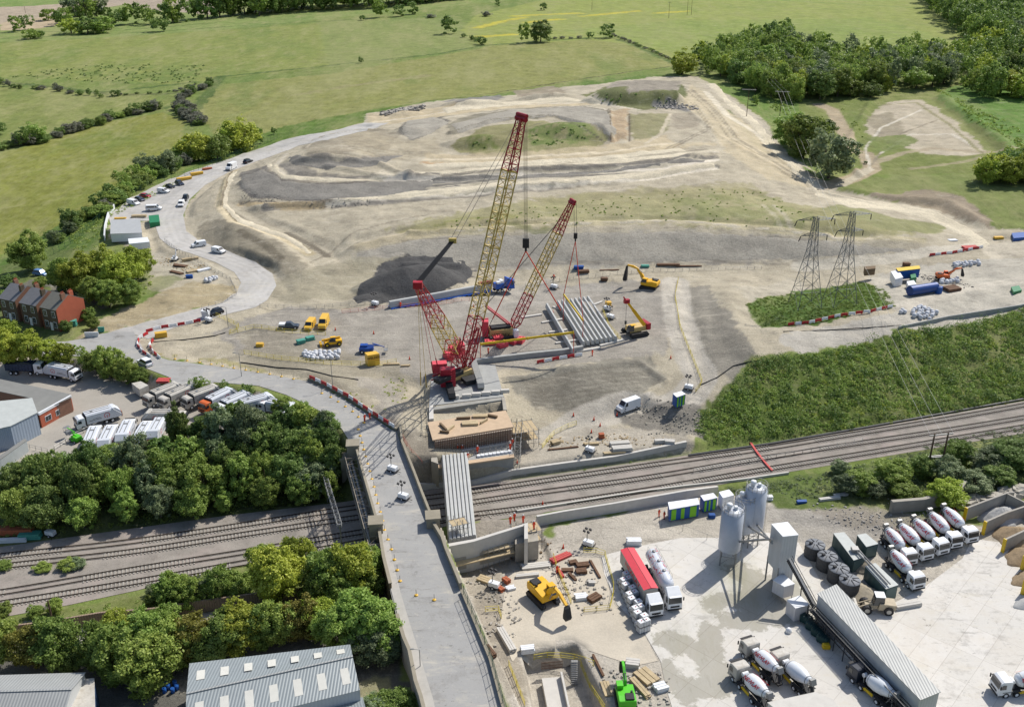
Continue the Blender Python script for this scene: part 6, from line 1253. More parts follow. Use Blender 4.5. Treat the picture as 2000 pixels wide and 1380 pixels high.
@builder
def telehandler(r):
    m = MB(); m.side([(-2.3, .6), (-2.3, 1.5), (-.8, 1.55), (2.0, 1.2), (2.2, .6)], -.95, .95); m.build('body', M_PY, r, .06)
    m = MB(); m.side([(-.7, 1.2), (-.7, 2.45), (.5, 2.45), (.9, 1.3)], .15, .97); m.build('cab', M_GLS, r); m = MB(); m.cbox((-.1, .56, 2.5), (1.3, .86, .08)); m.build('cab_roof', M_PY, r)
    m = MB(); m.bar((-2.0, -.35, 1.9), (2.6, -.35, 1.5), .28, 4); m.build('boom', M_PY, r); m = MB(); m.cbox((2.95, -.2, .6), (.5, 1.9, .8)); m.build('bucket', M_PY, r); wheels(r, (-1.5, 1.5), 1.2, .6, .45, M_YEL)
@builder
def loader(r):
    gy_ = mat('loader_dusty', C(196, 182, 156), .7, 0, .15, 1); m = MB(); m.side([(-3.2, .9), (-3.3, 1.9), (-.6, 2.1), (-.4, .8)], -1.05, 1.05); m.build('engine_body', gy_, r, .06); m = MB(); m.side([(-.4, .8), (-.4, 1.5), (1.6, 1.4), (1.9, .7)], -.6, .6); m.build('front_frame', gy_, r)
    m = MB(); m.side([(-1.4, 1.5), (-1.3, 3.2), (.1, 3.2), (.4, 1.5)], -.75, .75); m.build('cab', M_GLS, r); m = MB(); m.cbox((-.6, 0, 3.26), (1.6, 1.6, .1)); m.build('cab_roof', M_WHT, r)
    for s in (-1, 1): m = MB(); m.bar((.6, s*.5, 1.8), (3.0, s*.5, .7), .13, 4); m.build('lift_arm', gy_, r)
    m = MB(); m.side([(3.0, .15), (2.8, 1.2), (3.2, 1.3), (4.2, .2), (4.1, .1)], -1.4, 1.4); m.build('bucket', M_GRIME, r); wheels(r, (-2.1, 1.4), 1.35, .8, .6, M_GRIME)
M_GRN = mat('plant_green', C(90, 205, 40), .45, 0, .08, 1.2)
@builder
def boom_lift(r):
    m = MB(); m.cbox((0, 0, .6), (2.2, 1.9, .5)); m.cbox((-.3, 0, 1.15), (1.8, 1.5, .6)); m.build('base', M_GRN, r, .05); m = MB(); m.bar((-.5, 0, 1.4), (1.2, 0, 1.7), .17, 4); m.bar((1.2, 0, 1.7), (-.3, .1, 2.3), .14, 4); m.bar((-.3, .1, 2.3), (2.4, .1, 2.6), .1, 4); m.build('boom', M_GRN, r)
    m = MB(); [m.bar((2.4+x, y, 1.5), (2.4+x, y, 2.6), .03, 4) for x in (0, .8) for y in (-.6, .6)]; m.cbox((2.8, 0, 1.5), (.9, 1.3, .06)); m.cbox((2.8, 0, 2.6), (.9, 1.3, .03)); m.build('basket', M_SCF, r); wheels(r, (-.8, .8), 1.0, .38, .25)
@builder
def boom_lift_blue(r):
    b = mat('lift_blue', C(36, 84, 170), .5, 0, .1, 1.2); m = MB(); m.cbox((-.6, 0, 1.1), (3.4, 2.1, .9)); m.cbox((-1.2, .2, 1.8), (1.8, 1.4, .6)); m.build('base', b, r, .06)
    m = MB(); m.bar((-1.5, 0, 2.0), (2.6, 0, 1.9), .2, 4); m.bar((2.6, 0, 1.9), (1.0, -.3, 2.6), .16, 4); m.bar((1.0, -.3, 2.6), (3.9, -.3, 1.6), .12, 4); m.build('boom', b, r); m = MB(); m.cbox((4.2, -.3, .9), (.9, 1.8, .1)); [m.bar((4.2+x*.4, -.3+y*.85, .9), (4.2+x*.4, -.3+y*.85, 2.0), .03, 4) for x in (-1, 1) for y in (-1, 1)]; m.build('basket', M_SCF, r); wheels(r, (-1.6, .6), 1.1, .5, .35)
# people: one continuous skinned body with clothes over it
M_SKIN = mat('skin', (.5, .3, .22), .6, 0, .05, 2)
def figure(r, pose=0):
    P = {0: [(0,0,.95),(0,0,1.2),(0,0,1.42),(0,0,1.52),(0,.0,1.66), (.0,.1,.92),(.02,.11,.5),(-.02,.12,.08),(.12,.13,.03), (0,-.1,.92),(.08,-.11,.5),(.1,-.12,.08),(.24,-.13,.03), (0,.2,1.4),(.03,.26,1.14),(.16,.27,.92), (0,-.2,1.4),(.1,-.27,1.15),(.28,-.22,1.05)],
         1: [(0,0,.9),(.12,0,1.13),(.26,0,1.32),(.33,0,1.4),(.42,0,1.52), (0,.1,.87),(.12,.13,.48),(-.02,.15,.08),(.12,.16,.03), (0,-.1,.87),(.2,-.12,.5),(.16,-.14,.08),(.3,-.15,.03), (.26,.2,1.3),(.4,.26,1.08),(.56,.24,.9), (.26,-.2,1.3),(.42,-.25,1.06),(.6,-.2,.92)]}[pose]
    E = [(0,1),(1,2),(2,3),(3,4),(0,5),(5,6),(6,7),(7,8),(0,9),(9,10),(10,11),(11,12),(2,13),(13,14),(14,15),(2,16),(16,17),(17,18)]
    Rd = [.15,.15,.16,.06,.105,.1,.075,.05,.045,.1,.075,.05,.045,.06,.045,.035,.06,.045,.035]
    me = bpy.data.meshes.new('body'); me.from_pydata(P, E, []); o = bpy.data.objects.new('body', me); link(o); o.modifiers.new('s', 'SKIN'); sk = me.skin_vertices[0].data
    for i, q in enumerate(Rd): sk[i].radius = (q, q*(1.15 if i in (1, 2) else 1))
    sk[0].use_root = True; sb_ = o.modifiers.new('u', 'SUBSURF'); sb_.levels = sb_.render_levels = 1
    dg = bpy.context.evaluated_depsgraph_get(); m2 = bpy.data.meshes.new_from_object(o.evaluated_get(dg)); bpy.data.objects.remove(o); m2.materials.clear(); m2.materials.append(M_SKIN); b = bpy.data.objects.new('body', m2); link(b, r)
    import bmesh
    for nm, lo, hi in (('hi_vis_jacket', .9 if pose == 0 else .84, 1.5 if pose == 0 else 1.4), ('hi_vis_trousers', .1, .97 if pose == 0 else .9)):
        bm = bmesh.new(); bm.from_mesh(m2); bmesh.ops.delete(bm, geom=[f for f in bm.faces if not lo < f.calc_center_median().z < hi or (nm[7] == 't' and False)], context='FACES')
        for v in bm.verts: v.co += v.normal*.025
        m3 = bpy.data.meshes.new(nm); bm.to_mesh(m3); bm.free(); m3.materials.clear(); m3.materials.append(M_ORG); link(bpy.data.objects.new(nm, m3), r)
    h = P[4]; m = MB(); m.lathe([(0, .15), (.03, .14), (.1, .12), (.15, .06), (.16, .01)], (h[0], h[1], h[2]+.04), (h[0], h[1], h[2]+1), 12); m.build('hard_hat', M_WHT, r)
    m = MB(); [m.cbox((P[i][0]-.05, P[i][1], .05), (.3, .11, .1)) for i in (8, 12)]
    for i in (8, 12): m = MB(); m.cbox((P[i][0]-.05, P[i][1], .05), (.3, .11, .1)); m.build('boot', M_CHS, r)
BUILD['person_stand'] = lambda r: figure(r, 0); BUILD['person_bend'] = lambda r: figure(r, 1)
def V(b, name, x0, y0, x1, y1, label, cat=None, group=None, fn=at, **k): return put(b, name, fn(x0, y0), fn(x1, y1), label, cat or name.replace('_', ' '), group, **k)
# vans and cars on the haul road and park
V('van_white', 'van', 247, 398, 276, 402, 'white van parked nose right beside the dark and red cars', 'van')
V('van_win', 'van', 286, 412, 316, 409, 'white van with long side windows in the middle of the park', 'van')
V('car_navy', 'car', 262, 390, 285, 394, 'dark blue car between the red car and a white van', 'car')
V('car_red', 'car', 272, 385, 296, 386, 'red car at the hedge side of the van park', 'car')
V('van_small', 'van', 308, 376, 332, 377, 'small white van second from the top in the parked row', 'van')
V('car_black', 'car', 321, 366, 345, 369, 'black car beyond the small white van', 'car')
V('suv_navy', 'car', 341, 359, 361, 363, 'dark estate car at the upper end of the parked row', 'car')
V('suv_black', 'car', 366, 385, 359, 395, 'dark pickup-like car right behind the white van on the bend', 'car')
V('van_small', 'van', 358, 396, 351, 408, 'white van driving downhill on the inside of the bend', 'van')
V('van_big', 'van', 463, 325, 442, 336, 'high white van at the top of the haul road', 'van')
V('suv_black', 'car', 475, 322, 494, 314, 'black car climbing at the very top of the haul road', 'car')
V('van_small', 'van', 399, 480, 378, 483, 'white van with yellow chevrons on its back doors', 'van')
V('van_small', 'van', 416, 491, 439, 496, 'white van heading downhill behind the chevron van', 'van')
V('suv_black', 'car', 431, 611, 410, 619, 'black car by the guard hut on the lower haul road', 'car')
V('pickup', 'pickup', 548, 641, 582, 641, 'grey pickup with a white load cover on the gravel', 'pickup')
V('van_yel', 'van', 612, 632, 600, 648, 'smaller yellow van on the gravel', 'van'); V('van_yelbig', 'van', 638, 627, 628, 648, 'taller yellow van beside the smaller one', 'van')
V('van_big', 'van', 1243, 793, 1210, 806, 'high white van on the haul track below the crane platform', 'van')
V('car_blue', 'car', 118, 568, 133, 560, 'light blue car behind the brick terrace', 'car'); V('suv_blue', 'car', 68, 536, 92, 538, 'pale blue car under the trees behind the terrace', 'car'); V('car_red', 'car', 95, 542, 120, 543, 'red car in the tree shade behind the terrace', 'car'); V('car_grey', 'car', 150, 575, 168, 588, 'grey car beside the brick gable', 'car'); V('car_navy', 'car', 140, 562, 160, 558, 'dark blue car in the deep shade behind the terrace', 'car')
V('suv_white', 'car', 292, 716, 275, 707, 'silver car driving at the yard entrance beside the trees', 'car')
# refuse trucks
G = 'refuse trucks parked in the yard'
V('refuse', 'refuse_truck', 228, 817, 160, 836, 'white refuse truck standing alone in the open yard', 'truck')
V('hook_truck', 'tipper_truck', 22, 724, 82, 733, 'dark blue open-top tipper truck at the far left', 'truck')
V('refuse', 'refuse_truck', 88, 730, 160, 746, 'white refuse truck beside the blue tipper', 'truck')
V('refuse_dirty', 'refuse_truck', 352, 764, 292, 800, 'dusty tan-roofed refuse truck, leftmost of the slanting row', 'truck', G)
V('refuse_dirty', 'refuse_truck', 378, 768, 322, 803, 'dusty refuse truck second in the slanting row', 'truck', G)
V('refuse_dirty', 'refuse_truck', 428, 768, 366, 804, 'dusty refuse truck third in the slanting row', 'truck', G)
V('refuse_orange', 'refuse_truck', 456, 775, 400, 812, 'refuse truck with the orange cab in the slanting row', 'truck', G)
V('refuse', 'refuse_truck', 488, 782, 430, 818, 'white refuse truck right of the orange-cabbed one', 'truck', G)
V('refuse', 'refuse_truck', 530, 786, 466, 818, 'white refuse truck at the right end of the slanting row', 'truck', G)
V('refuse_dirty', 'refuse_truck', 286, 828, 362, 828, 'white refuse truck parked broadside below the slanting row', 'truck')
V('refuse', 'refuse_truck', 582, 812, 512, 808, 'white refuse truck partly hidden by the yard trees', 'truck'); V('refuse', 'refuse_truck', 612, 834, 545, 832, 'rightmost white refuse truck among the trees', 'truck')
for i, (x, y) in enumerate(((185, 868), (216, 866), (250, 855), (284, 858), (312, 848))):
    V('refuse', 'refuse_truck', x-10, y+26, x+6, y-18, f'{ORD[i]} from the left in the row of white trucks backed onto the trees', 'truck', 'row of trucks backed onto the trees')
V('boom_lift', 'boom_lift', 157, 865, 142, 858, 'bright green boom lift by the guard rails', 'lift')
# concrete mixers
G = 'mixers parked in the slanting row'
for i, (x0, y0, x1, y1) in enumerate(((1728, 1058, 1782, 1104), (1756, 1050, 1812, 1094), (1786, 1040, 1840, 1084), (1815, 1028, 1868, 1070), (1845, 1020, 1896, 1058))):
    V('mixer', 'concrete_mixer', x0, y0, x1-10, y1-2, f'{ORD[i]} from the left in the upper row of white mixers', 'mixer', G)
V('mixer', 'concrete_mixer', 1738, 1102, 1786, 1148, 'white mixer in front of the upper row, beside the grey container', 'mixer')
V('mixer_grimy', 'concrete_mixer', 1500, 1392, 1436, 1318, 'lowest white mixer of the group at bottom centre', 'mixer')
V('mixer_grimy', 'concrete_mixer', 1518, 1340, 1458, 1275, 'mixer in the middle of the bottom centre group', 'mixer')
V('mixer_plain', 'concrete_mixer', 1580, 1362, 1516, 1298, 'plain drum mixer at the right of the bottom centre group', 'mixer')
V('mixer_dark', 'concrete_mixer', 1745, 1390, 1668, 1322, 'dark-cabbed mixer in the shade beside the long shed', 'mixer')
V('mixer', 'concrete_mixer', 2040, 1345, 1948, 1352, 'white mixer driving in at the right edge', 'mixer')
V('artic_tipper', 'articulated_truck', 1222, 1105, 1282, 1210, 'articulated truck with a red covered trailer', 'truck')
V('artic_tanker', 'articulated_truck', 1268, 1098, 1318, 1196, 'articulated truck with a white cylindrical tank', 'truck')
gt_ = V('girder_transport', 'articulated_truck', 768, 600, 1003, 570, 'blue articulated truck hauling a very long grey girder', 'truck')
cg, an = gt_.location, gt_.rotation_euler[2]; a, b = [np.array([cg[0]+math.cos(an)*k, cg[1]+math.sin(an)*k, cg[2]+1.22]) for k in (-19.5, 11.3)]; q = lay_beam(a, b, 'long grey girder lying on the blue trailer', None); q.name = 'girder'; q.scale = (1, 1.5, 1.45)
# plant
V('excavator_a', 'excavator', 1300, 566, 1236, 561, 'yellow excavator with its arm raised by the haul road', 'excavator')
V('excavator_b', 'excavator', 1040, 1150, 1082, 1192, 'yellow excavator on the pale hardcore south of the tracks', 'excavator')
V('excavator_o', 'excavator', 1818, 548, 1865, 545, 'orange excavator among the stored materials', 'excavator')
V('telehandler', 'telehandler', 668, 672, 632, 676, 'yellow telehandler below the yellow vans', 'telehandler')
V('loader', 'wheel_loader', 1722, 1192, 1690, 1190, 'dusty wheel loader at the end of the long shed', 'loader')
V('boom_lift_blue', 'boom_lift', 700, 688, 742, 688, 'blue boom lift folded beside the yellow container', 'lift')
V('mini_digger', 'mini_digger', 338, 512, 346, 506, 'small white digger by the timber stacks', 'digger')
V('mini_digger', 'dumper', 1395, 770, 1350, 768, 'x') if 0 else None
for i, (x, y, l) in enumerate(((767, 920, 'upper one on the bridge roadway'), (788, 974, 'lower one on the bridge roadway'), (1345, 760, 'behind the blue cabin'), (1149, 1066, 'by the yellow fence south of the tracks'), (965, 1147, 'beside the brick pallets'), (1152, 882, 'beside the trackside timber'), (1192, 622, 'right of the stored beams'), (408, 628, 'beside the guard hut'), (733, 596, 'at the tail of the girder truck'), (1082, 563, 'above the stored beams'), (100, 1046, 'beside the tracks at far left'), (1186, 606, 'behind the stored beams'))):
    V('light_tower', 'lighting_tower', x-8, y-2, x+8, y+3, 'white trailer lighting tower '+l, 'lighting tower', 'lighting towers', fn=ar if i < 2 else at)
# people in orange
for i, (x, y, ps, l) in enumerate(((1088, 600, 0, ''), (712, 822, 0, 'left one of the pair on the road'), (722, 818, 0, 'right one of the pair on the road'), (782, 600, 0, 'by the tail of the girder truck'), (953, 690, 0, 'below the red counterweights'), (1156, 694, 0, 'at the corner of the stored beams'), (1158, 1096, 0, ''), (1087, 1118, 0, 'by the yellow fence of the pit'), (1081, 545, 0, 'on the track above the beams'), (1286, 1008, 0, 'left of the green cabin'), (1296, 1012, 0, 'at the corner of the green cabin'))):
    if l: p = ar(x, y) if i in (1, 2) else at(x, y); put('person_stand', 'person', p, p+[.1, -.1, 0], 'worker in orange hi-vis standing '+l, 'person', 'workers in orange')
for i, (x, y, l) in enumerate(((932, 884, 'at the middle of the bearing shelf'), (894, 882, 'above the laid beams'), (901, 880, 'bending above the laid beams'), (996, 878, 'at the right end of the bearing shelf'), (912, 895, 'at the right corner of the laid beams'), (1000, 870, 'behind the bearing shelf'))):
    p = U(x, y, 5.05); put('person_bend' if i in (2, 4) else 'person_stand', 'person', p, p+[.1, -.15, 0], 'worker in orange on the abutment '+l, 'person', 'workers in orange')
for i, (x, y, l) in enumerate(((996, 1022, 'on the south abutment back wall'), (1004, 1016, 'beside the south abutment wall'), (1021, 1020, 'near the white panel of the south abutment'), (1042, 1032, 'on the corner scaffold of the south abutment'))):
    p = U(x, y, 5.2 if i else 7.0); put('person_stand', 'person', p, p+[.1, -.15, 0], 'worker in orange '+l, 'person', 'workers in orange')
# ---------------- cranes ----------------
M_CY = mat('crane_yellow', C(206, 180, 96), .5, .1, .15, 1); M_CR = mat('crane_red', C(178, 28, 48), .45, 0, .12, 1.2); M_CW = mat('counterweight_red', C(232, 84, 96), .55, 0, .07, 1)
M_CWD = mat('counterweight_dark', C(188, 40, 60), .5, 0, .1, 1); M_ROPE = mat('steel_rope', (.05, .05, .05), .5, .5, .1, 2); M_SLG = mat('red_sling', C(226, 74, 48), .7, 0, .08, 2); M_BODY = mat('crane_cream', C(222, 192, 128), .5, 0, .08, 1)
def depth_pt(px, py, Y):       # point seen at a pixel, at a given world depth
    d = ray(px, py); t = Y/d[1]; return np.array([d[0]*t, Y, H+d[2]*t])
def vec(p): return Vector([float(q) for q in p])
def crawler_crane(root_p, foot, tip, mast, block, slng, label, cfg):
    o = np.array(root_p); r = empty('crawler_crane', tuple(o), 0, label, 'crane', 'red and yellow crawler cranes'); f, t = vec(foot-o), vec(tip-o)
    q = lambda a, s: f+(t-f)*a
    w = cfg['w']
    for a0, a1, mm, n_, ww in cfg['segs']:
        m = MB(); w0 = w*ww[0]; w1 = w*ww[1]; lattice(m, q(a0, 0), q(a1, 0), w0, w1, n_, cfg['rc'], cfg['rc']*.5, up=cfg.get('up', (0, 0, 1))); m.build('boom_section', mm, r)
    m = MB(); d = (t-f).normalized(); u = d.cross(Vector((0, 0, 1))).normalized()
    m.bar(t-u*w*.7, t+u*w*.7, w*.22, 8); m.bar(t-u*w*.7+d*w*.3, t+u*w*.7+d*w*.3, w*.18, 8); m.build('boom_head', M_CR, r)
    return r, f, t, d, u
# big crane on the platform
o1 = at(930, 745, 8.25); ft = U(908, 716, 10.5); hk = U(1030, 703, 8.0); tipZ = None
yy = hk[1]
tip = depth_pt(1018, 232, yy); 
r1, f, t, d, u = crawler_crane(o1, ft, tip, None, None, None, 'very tall red and yellow lattice-boom crawler crane on the concrete platform', dict(w=2.6, rc=.165, segs=[(0, .04, M_CR, 1, (.3, .9)), (.04, .21, M_CR, 5, (1, 1)), (.21, .50, M_CY, 9, (1, 1)), (.50, .80, M_CY, 9, (1, 1)), (.80, 1.0, M_CR, 7, (1, .55))]))
hx = vec(hk-o1); zt = t.z
m = MB(); hb = vec(depth_pt(1027, 482, yy)-o1)
for dx in (-.35, -.12, .12, .35): m.bar((t.x+.9+dx, t.y, t.z), (hb.x+dx, hb.y, hb.z+1.5), .045, 4, cap=False)
m.build('hoist_rope', M_ROPE, r1); m = MB(); m.cbox(hb+Vector((0, 0, .9)), (1.5, .7, 2.2)); m.bar(hb+Vector((0, 0, -.2)), hb+Vector((0, 0, -1.0)), .28, 8); m.build('hook_block', M_CHS, r1)
# derrick mast, leaning back left
mt = vec(depth_pt(816, 556, 163)-o1); m = MB(); mf = vec(U(903, 716, 10.0)-o1)
lattice(m, mf, mf+(mt-mf)*.30, 1.2, 3.0, 4, .12, .06); m.build('mast_section', M_CR, r1); m = MB(); lattice(m, mf+(mt-mf)*.30, mf+(mt-mf)*.62, 3.0, 2.6, 5, .12, .06); m.build('mast_section', M_CY, r1)
m = MB(); lattice(m, mf+(mt-mf)*.62, mt, 2.6, 1.1, 7, .12, .06); m.build('mast_section', M_CR, r1); m = MB(); m.cbox(mt, (1.6, 1.2, 1.2)); m.build('mast_head', M_CR, r1)
blk = vec(depth_pt(884, 470, 172)-o1); m = MB()
for i in range(7): s = (i-3)*.18; m.bar(mt+Vector((s, 0, .3)), blk+Vector((s*.7, 0, 0)), .07, 4, cap=False)
m.build('derrick_rope', M_ROPE, r1); m = MB(); m.cbox(blk, (1.4, .5, .9)); m.build('rope_block', M_CY, r1)
m = MB()
for s in (-.5, .5): m.bar(blk+Vector((s, 0, 0)), t+Vector((s-1, 0, -1.5)), .045, 4, cap=False)
m.build('pendant', M_ROPE, r1)
for x, y, x2, y2 in ((822, 752, 814, 562), (833, 756, 818, 562), (846, 728, 822, 600), (856, 720, 822, 590)):
    a = vec(U(x, y, 8.6)-o1); m = MB(); m.bar(a, mt, .06, 4); m.bar(a, a+(mt-a)*.16, .14, 5); m.build('backstay', M_CR if x > 840 else M_CY, r1)
# upper body
def ob(nm, a, b, w_, h_, mm, par=r1, oo=o1, bev=.06):
    a = a-oo; b = b-oo; c = (a+b)/2; L = np.hypot(*(b-a)[:2]); m = MB(); m.cbox((0, 0, 0), (L, w_, h_)); x = m.build(nm, mm, par, bev); x.location = tuple(c); x.rotation_euler = (0, 0, math.atan2(b[1]-a[1], b[0]-a[0])); return x
body = ob('machine_body', U(862, 742, 9.9), U(916, 722, 9.9), 2.6, 1.6, M_BODY); ob('superstructure', U(852, 745, 11), U(900, 724, 11), 2.0, 1.0, M_CHS)
ob('slewing_ring', U(905, 744, 9.2), U(930, 738, 9.2), 2.6, .9, M_CHS)
for nm, (x, y, k, mm) in {'a': (875, 752, 7, M_CWD), 'b': (859, 726, 4, M_CW)}.items():
    c = U(x, y, 8.6)-o1; m = MB(); [m.cbox((c[0], c[1], .7+i*.62), (3.4, 2.0, .56), .15) for i in range(k)]; m.build('counterweight_stack', mm, r1); m = MB(); [m.cbox((c[0]+s*.9, c[1]-1.02, .7+i*.62), (.3, .06, .3), .15) for i in range(k) for s in (-1, 1)]; m.build('lifting_eye', M_CW, r1)
m = MB(); m.bar(vec(U(845, 734, 11.2)-o1), vec(U(905, 716, 11.6)-o1), .22, 5); m.bar(vec(U(842, 742, 10.4)-o1), vec(U(890, 728, 11.4)-o1), .2, 5); m.build('gantry_frame', M_CR, r1)
for px_ in ((924, 712, 940, 762), (868, 728, 884, 782)):
    a, b = U(px_[0], px_[1], 8.3), U(px_[2], px_[3], 8.3); c = (a+b)/2-o1; L = np.hypot(*(b-a)[:2]); m = MB(); h_ = 1.5
    m.side([(-L/2+.6, 0), (L/2-.6, 0), (L/2, .7), (L/2-.6, h_), (-L/2+.6, h_), (-L/2, .7)], -.75, .75); [m.cbox((-L/2+.5+i*.6, 0, h_+.02), (.3, 1.5, .06)) for i in range(int((L-1)/.6)+1)]
    x = m.build('crawler_track', M_CGRY if px_[0] > 900 else M_CHS, r1); x.location = tuple(c); x.rotation_euler = (0, 0, math.atan2(b[1]-a[1], b[0]-a[0]))
# extra red frames at the boom foot
m = MB(); f2 = vec(ft-o1); lattice(m, f2+Vector((.3, 0, .5)), f2+Vector((3.2, .6, 9.5)), 1.8, .6, 5, .1, .05); lattice(m, f2+Vector((-2.6, .2, .5)), f2+Vector((-1.5, .5, 7)), 1.6, 1.2, 4, .1, .05); m.build('boom_foot_frame', M_CR, r1)
# spreader of the big crane, with slings
sp0, sp1 = depth_pt(938, 672, yy), depth_pt(1121, 649, yy); o = (sp0+sp1)/2; rs = empty('spreader_beam', tuple(o), 0, 'long yellow spreader beam hanging level from the tall crane on red slings', 'spreader beam', 'spreader beams')
m = MB(); m.bar(sp0-o, sp1-o, .3, 10); [m.bar(sp0-o+(sp1-sp0)*k, sp0-o+(sp1-sp0)*(k+.01), .42, 10) for k in (0, .25, .5, .75, .99)]; m.build('tube', M_YEL, rs)
hw = np.array(hb)+o1
for e in (sp0, sp1):
    m = MB(); m.bar(hw-o+[0, 0, -1], hw-o+[0, 0, -1]+(e-hw+[0, 0, 1])*.72, .13, 6); m.build('sling', M_SLG, rs); m = MB(); m.bar(hw-o+[0, 0, -1]+(e-hw+[0, 0, 1])*.72, e-o, .07, 5); m.build('sling_rope', M_ROPE, rs)
    m = MB(); m.bar(e-o, e-o+[0, 0, -5.2], .09, 5); m.build('drop_sling', M_SLG, rs)
# second crane, behind
g2 = U(1010, 652, 8.1); o3 = U(1012, 655, 8.1); ft2 = U(1002, 640, 10.4); hk2 = U(1127, 640, 8); y2 = hk2[1]; tip2 = depth_pt(1117, 396, y2)
r2, f, t, d, u = crawler_crane(o3, ft2, tip2, None, None, None, 'shorter red and yellow crawler crane standing behind the tall one', dict(w=2.0, rc=.14, segs=[(0, .05, M_CR, 1, (.4, 1)), (.05, .27, M_CR, 5, (1, 1)), (.27, .76, M_CY, 11, (1, 1)), (.76, 1, M_CR, 7, (1, .5))]))
hb2 = vec(depth_pt(1124, 462, y2)-o3); m = MB()
for dx in (-.3, .3): m.bar((t.x+.8+dx, t.y, t.z), (hb2.x+dx, hb2.y, hb2.z+.8), .05, 4, cap=False)
m.build('hoist_rope', M_ROPE, r2); m = MB(); m.cbox(hb2+Vector((0, 0, .2)), (.9, .6, 1.4)); m.bar(hb2, hb2-Vector((0, 0, 1.2)), .2, 6); m.build('hook_block', M_CHS, r2)
m = MB(); gt = vec(depth_pt(948, 598, g2[1])-o3); m.bar(vec(ft2-o3), gt, .28, 5); m.bar(vec(ft2-o3)+Vector((0, 1.2, 0)), gt+Vector((0, 1, 0)), .28, 5); m.build('gantry_frame', M_CR, r2)
m = MB(); [m.bar(gt+Vector((0, s, 0)), f+(t-f)*.93+Vector((0, s, 0)), .05, 4) for s in (0, .6)]; m.build('pendant', M_ROPE, r2)
ob('machine_body', U(955, 648, 9.8), U(1002, 644, 9.8), 3.0, 1.9, M_BODY, r2, o3); ob('driver_cab', U(1003, 651, 10.2), U(1012, 650, 10.2), 1.4, 2.0, M_WHT, r2, o3); ob('superstructure', U(958, 640, 11), U(996, 636, 11), 2.0, .7, M_CHS, r2, o3)
tp = U(979, 650, 9.9)-o3; txt('WELDEX', 1.15, Matrix.Translation(vec(tp)+Vector((0, -1.55, .05))) @ Matrix.Rotation(R(7), 4, 'Z') @ Matrix.Rotation(R(90), 4, 'X'), mat('letter_dark', C(92, 60, 36), .6, 0, .05, 1), r2)
c = U(948, 652, 9)-o3; m = MB(); [m.cbox((c[0], c[1], .9+i*.6), (1.6, 2.6, .54)) for i in range(7)]; m.build('counterweight_stack', M_CW, r2)
for yy_ in (-2.3, 2.3):
    a, b = U(955, 662, 8.1), U(1014, 658, 8.1); L = np.hypot(*(b-a)[:2]); m = MB(); m.side([(-L/2+.6, 0), (L/2-.6, 0), (L/2, .7), (L/2-.6, 1.4), (-L/2+.6, 1.4), (-L/2, .7)], -.6, .6); [m.cbox((-L/2+.5+i*.55, 0, 1.42), (.28, 1.2, .06)) for i in range(int((L-1)/.55)+1)]
    x = m.build('crawler_track', M_CHS, r2); c = (a+b)/2-o3; x.location = (c[0], c[1]+yy_, 0); x.rotation_euler = (0, 0, math.atan2(b[1]-a[1], b[0]-a[0]))
e0, e1 = depth_pt(1101, 575, y2+2), depth_pt(1139, 626, y2-9); o = (e0+e1)/2; rs = empty('spreader_beam', tuple(o), 0, 'short slanting yellow spreader beam under the smaller crane', 'spreader beam', 'spreader beams')
m = MB(); m.bar(e0-o, e1-o, .25, 8); m.build('tube', M_YEL, rs); hw = np.array(hb2)+o3+[0, 0, -1.2]
for e in (e0, e1): m = MB(); m.bar(hw-o, e-o, .1, 5); m.build('sling', M_SLG, rs); m = MB(); m.bar(e-o, e-o+[0, 0, -(e[2]-9.3)], .08, 5); m.build('drop_sling', M_SLG, rs)
# counterweight blocks lying by the second crane
for i, (x, y, k) in enumerate(((957, 672, 2), (973, 668, 3), (981, 677, 2), (1005, 670, 2), (1017, 668, 2), (882, 692, 4), (900, 690, 5), (876, 700, 3))):
    p = at(x, y); m = MB(); [m.cbox((0, 0, .3+j*.56), (2.6, 1.7, .5), .1*(j % 2)) for j in range(k)]; [m.bar((sx, sy, k*.56+.02), (sx, sy, k*.56+.2), .18, 8) for sx in (-.7, .7) for sy in (-.4, .4)]; q = m.build('counterweight', M_CW); q.location = tuple(p); q.rotation_euler = (0, 0, .3*i)
    tag(q, f'stack of red counterweight plates, {ORD[i]} of those lying '+('under the yellow spreader' if i < 5 else 'behind the derrick mast'), 'counterweight', 'counterweights on the ground')
# telescopic crawler crane
o4 = at(1240, 652); r4 = empty('telescopic_crane', tuple(o4), R(205), 'yellow telescopic crawler crane with a red counterweight right of the stored beams', 'crane')
tracks_(r4, 5.4, .9, 4.4, 1.1)
for nm, fn_ in (('boom', None),):
    a = vec(U(1258, 634, 11.2)-o4); b = vec(depth_pt(1224, 588, U(1240, 652, 8)[1]-3)-o4); Mi = Matrix.Rotation(-R(205), 4, 'Z'); a, b = Mi @ a, Mi @ b; m = MB(); m.bar(a, a+(b-a)*.62, .62, 4, .55); m.build('boom', M_PY, r4); m = MB(); m.bar(a+(b-a)*.6, b, .42, 4, .38); m.build('boom_section', M_PY, r4)
    m = MB(); m.cbox(b, (1.4, .9, 1.0)); m.bar(b, b+(b-a).normalized()*1.5, .2, 5); m.build('boom_head', M_CR, r4); m = MB(); m.bar(b, b-Vector((0, 0, 5.5)), .04, 4); m.cbox(b-Vector((0, 0, 5.8)), (.4, .4, .9)); m.build('hook_line', M_ROPE, r4)
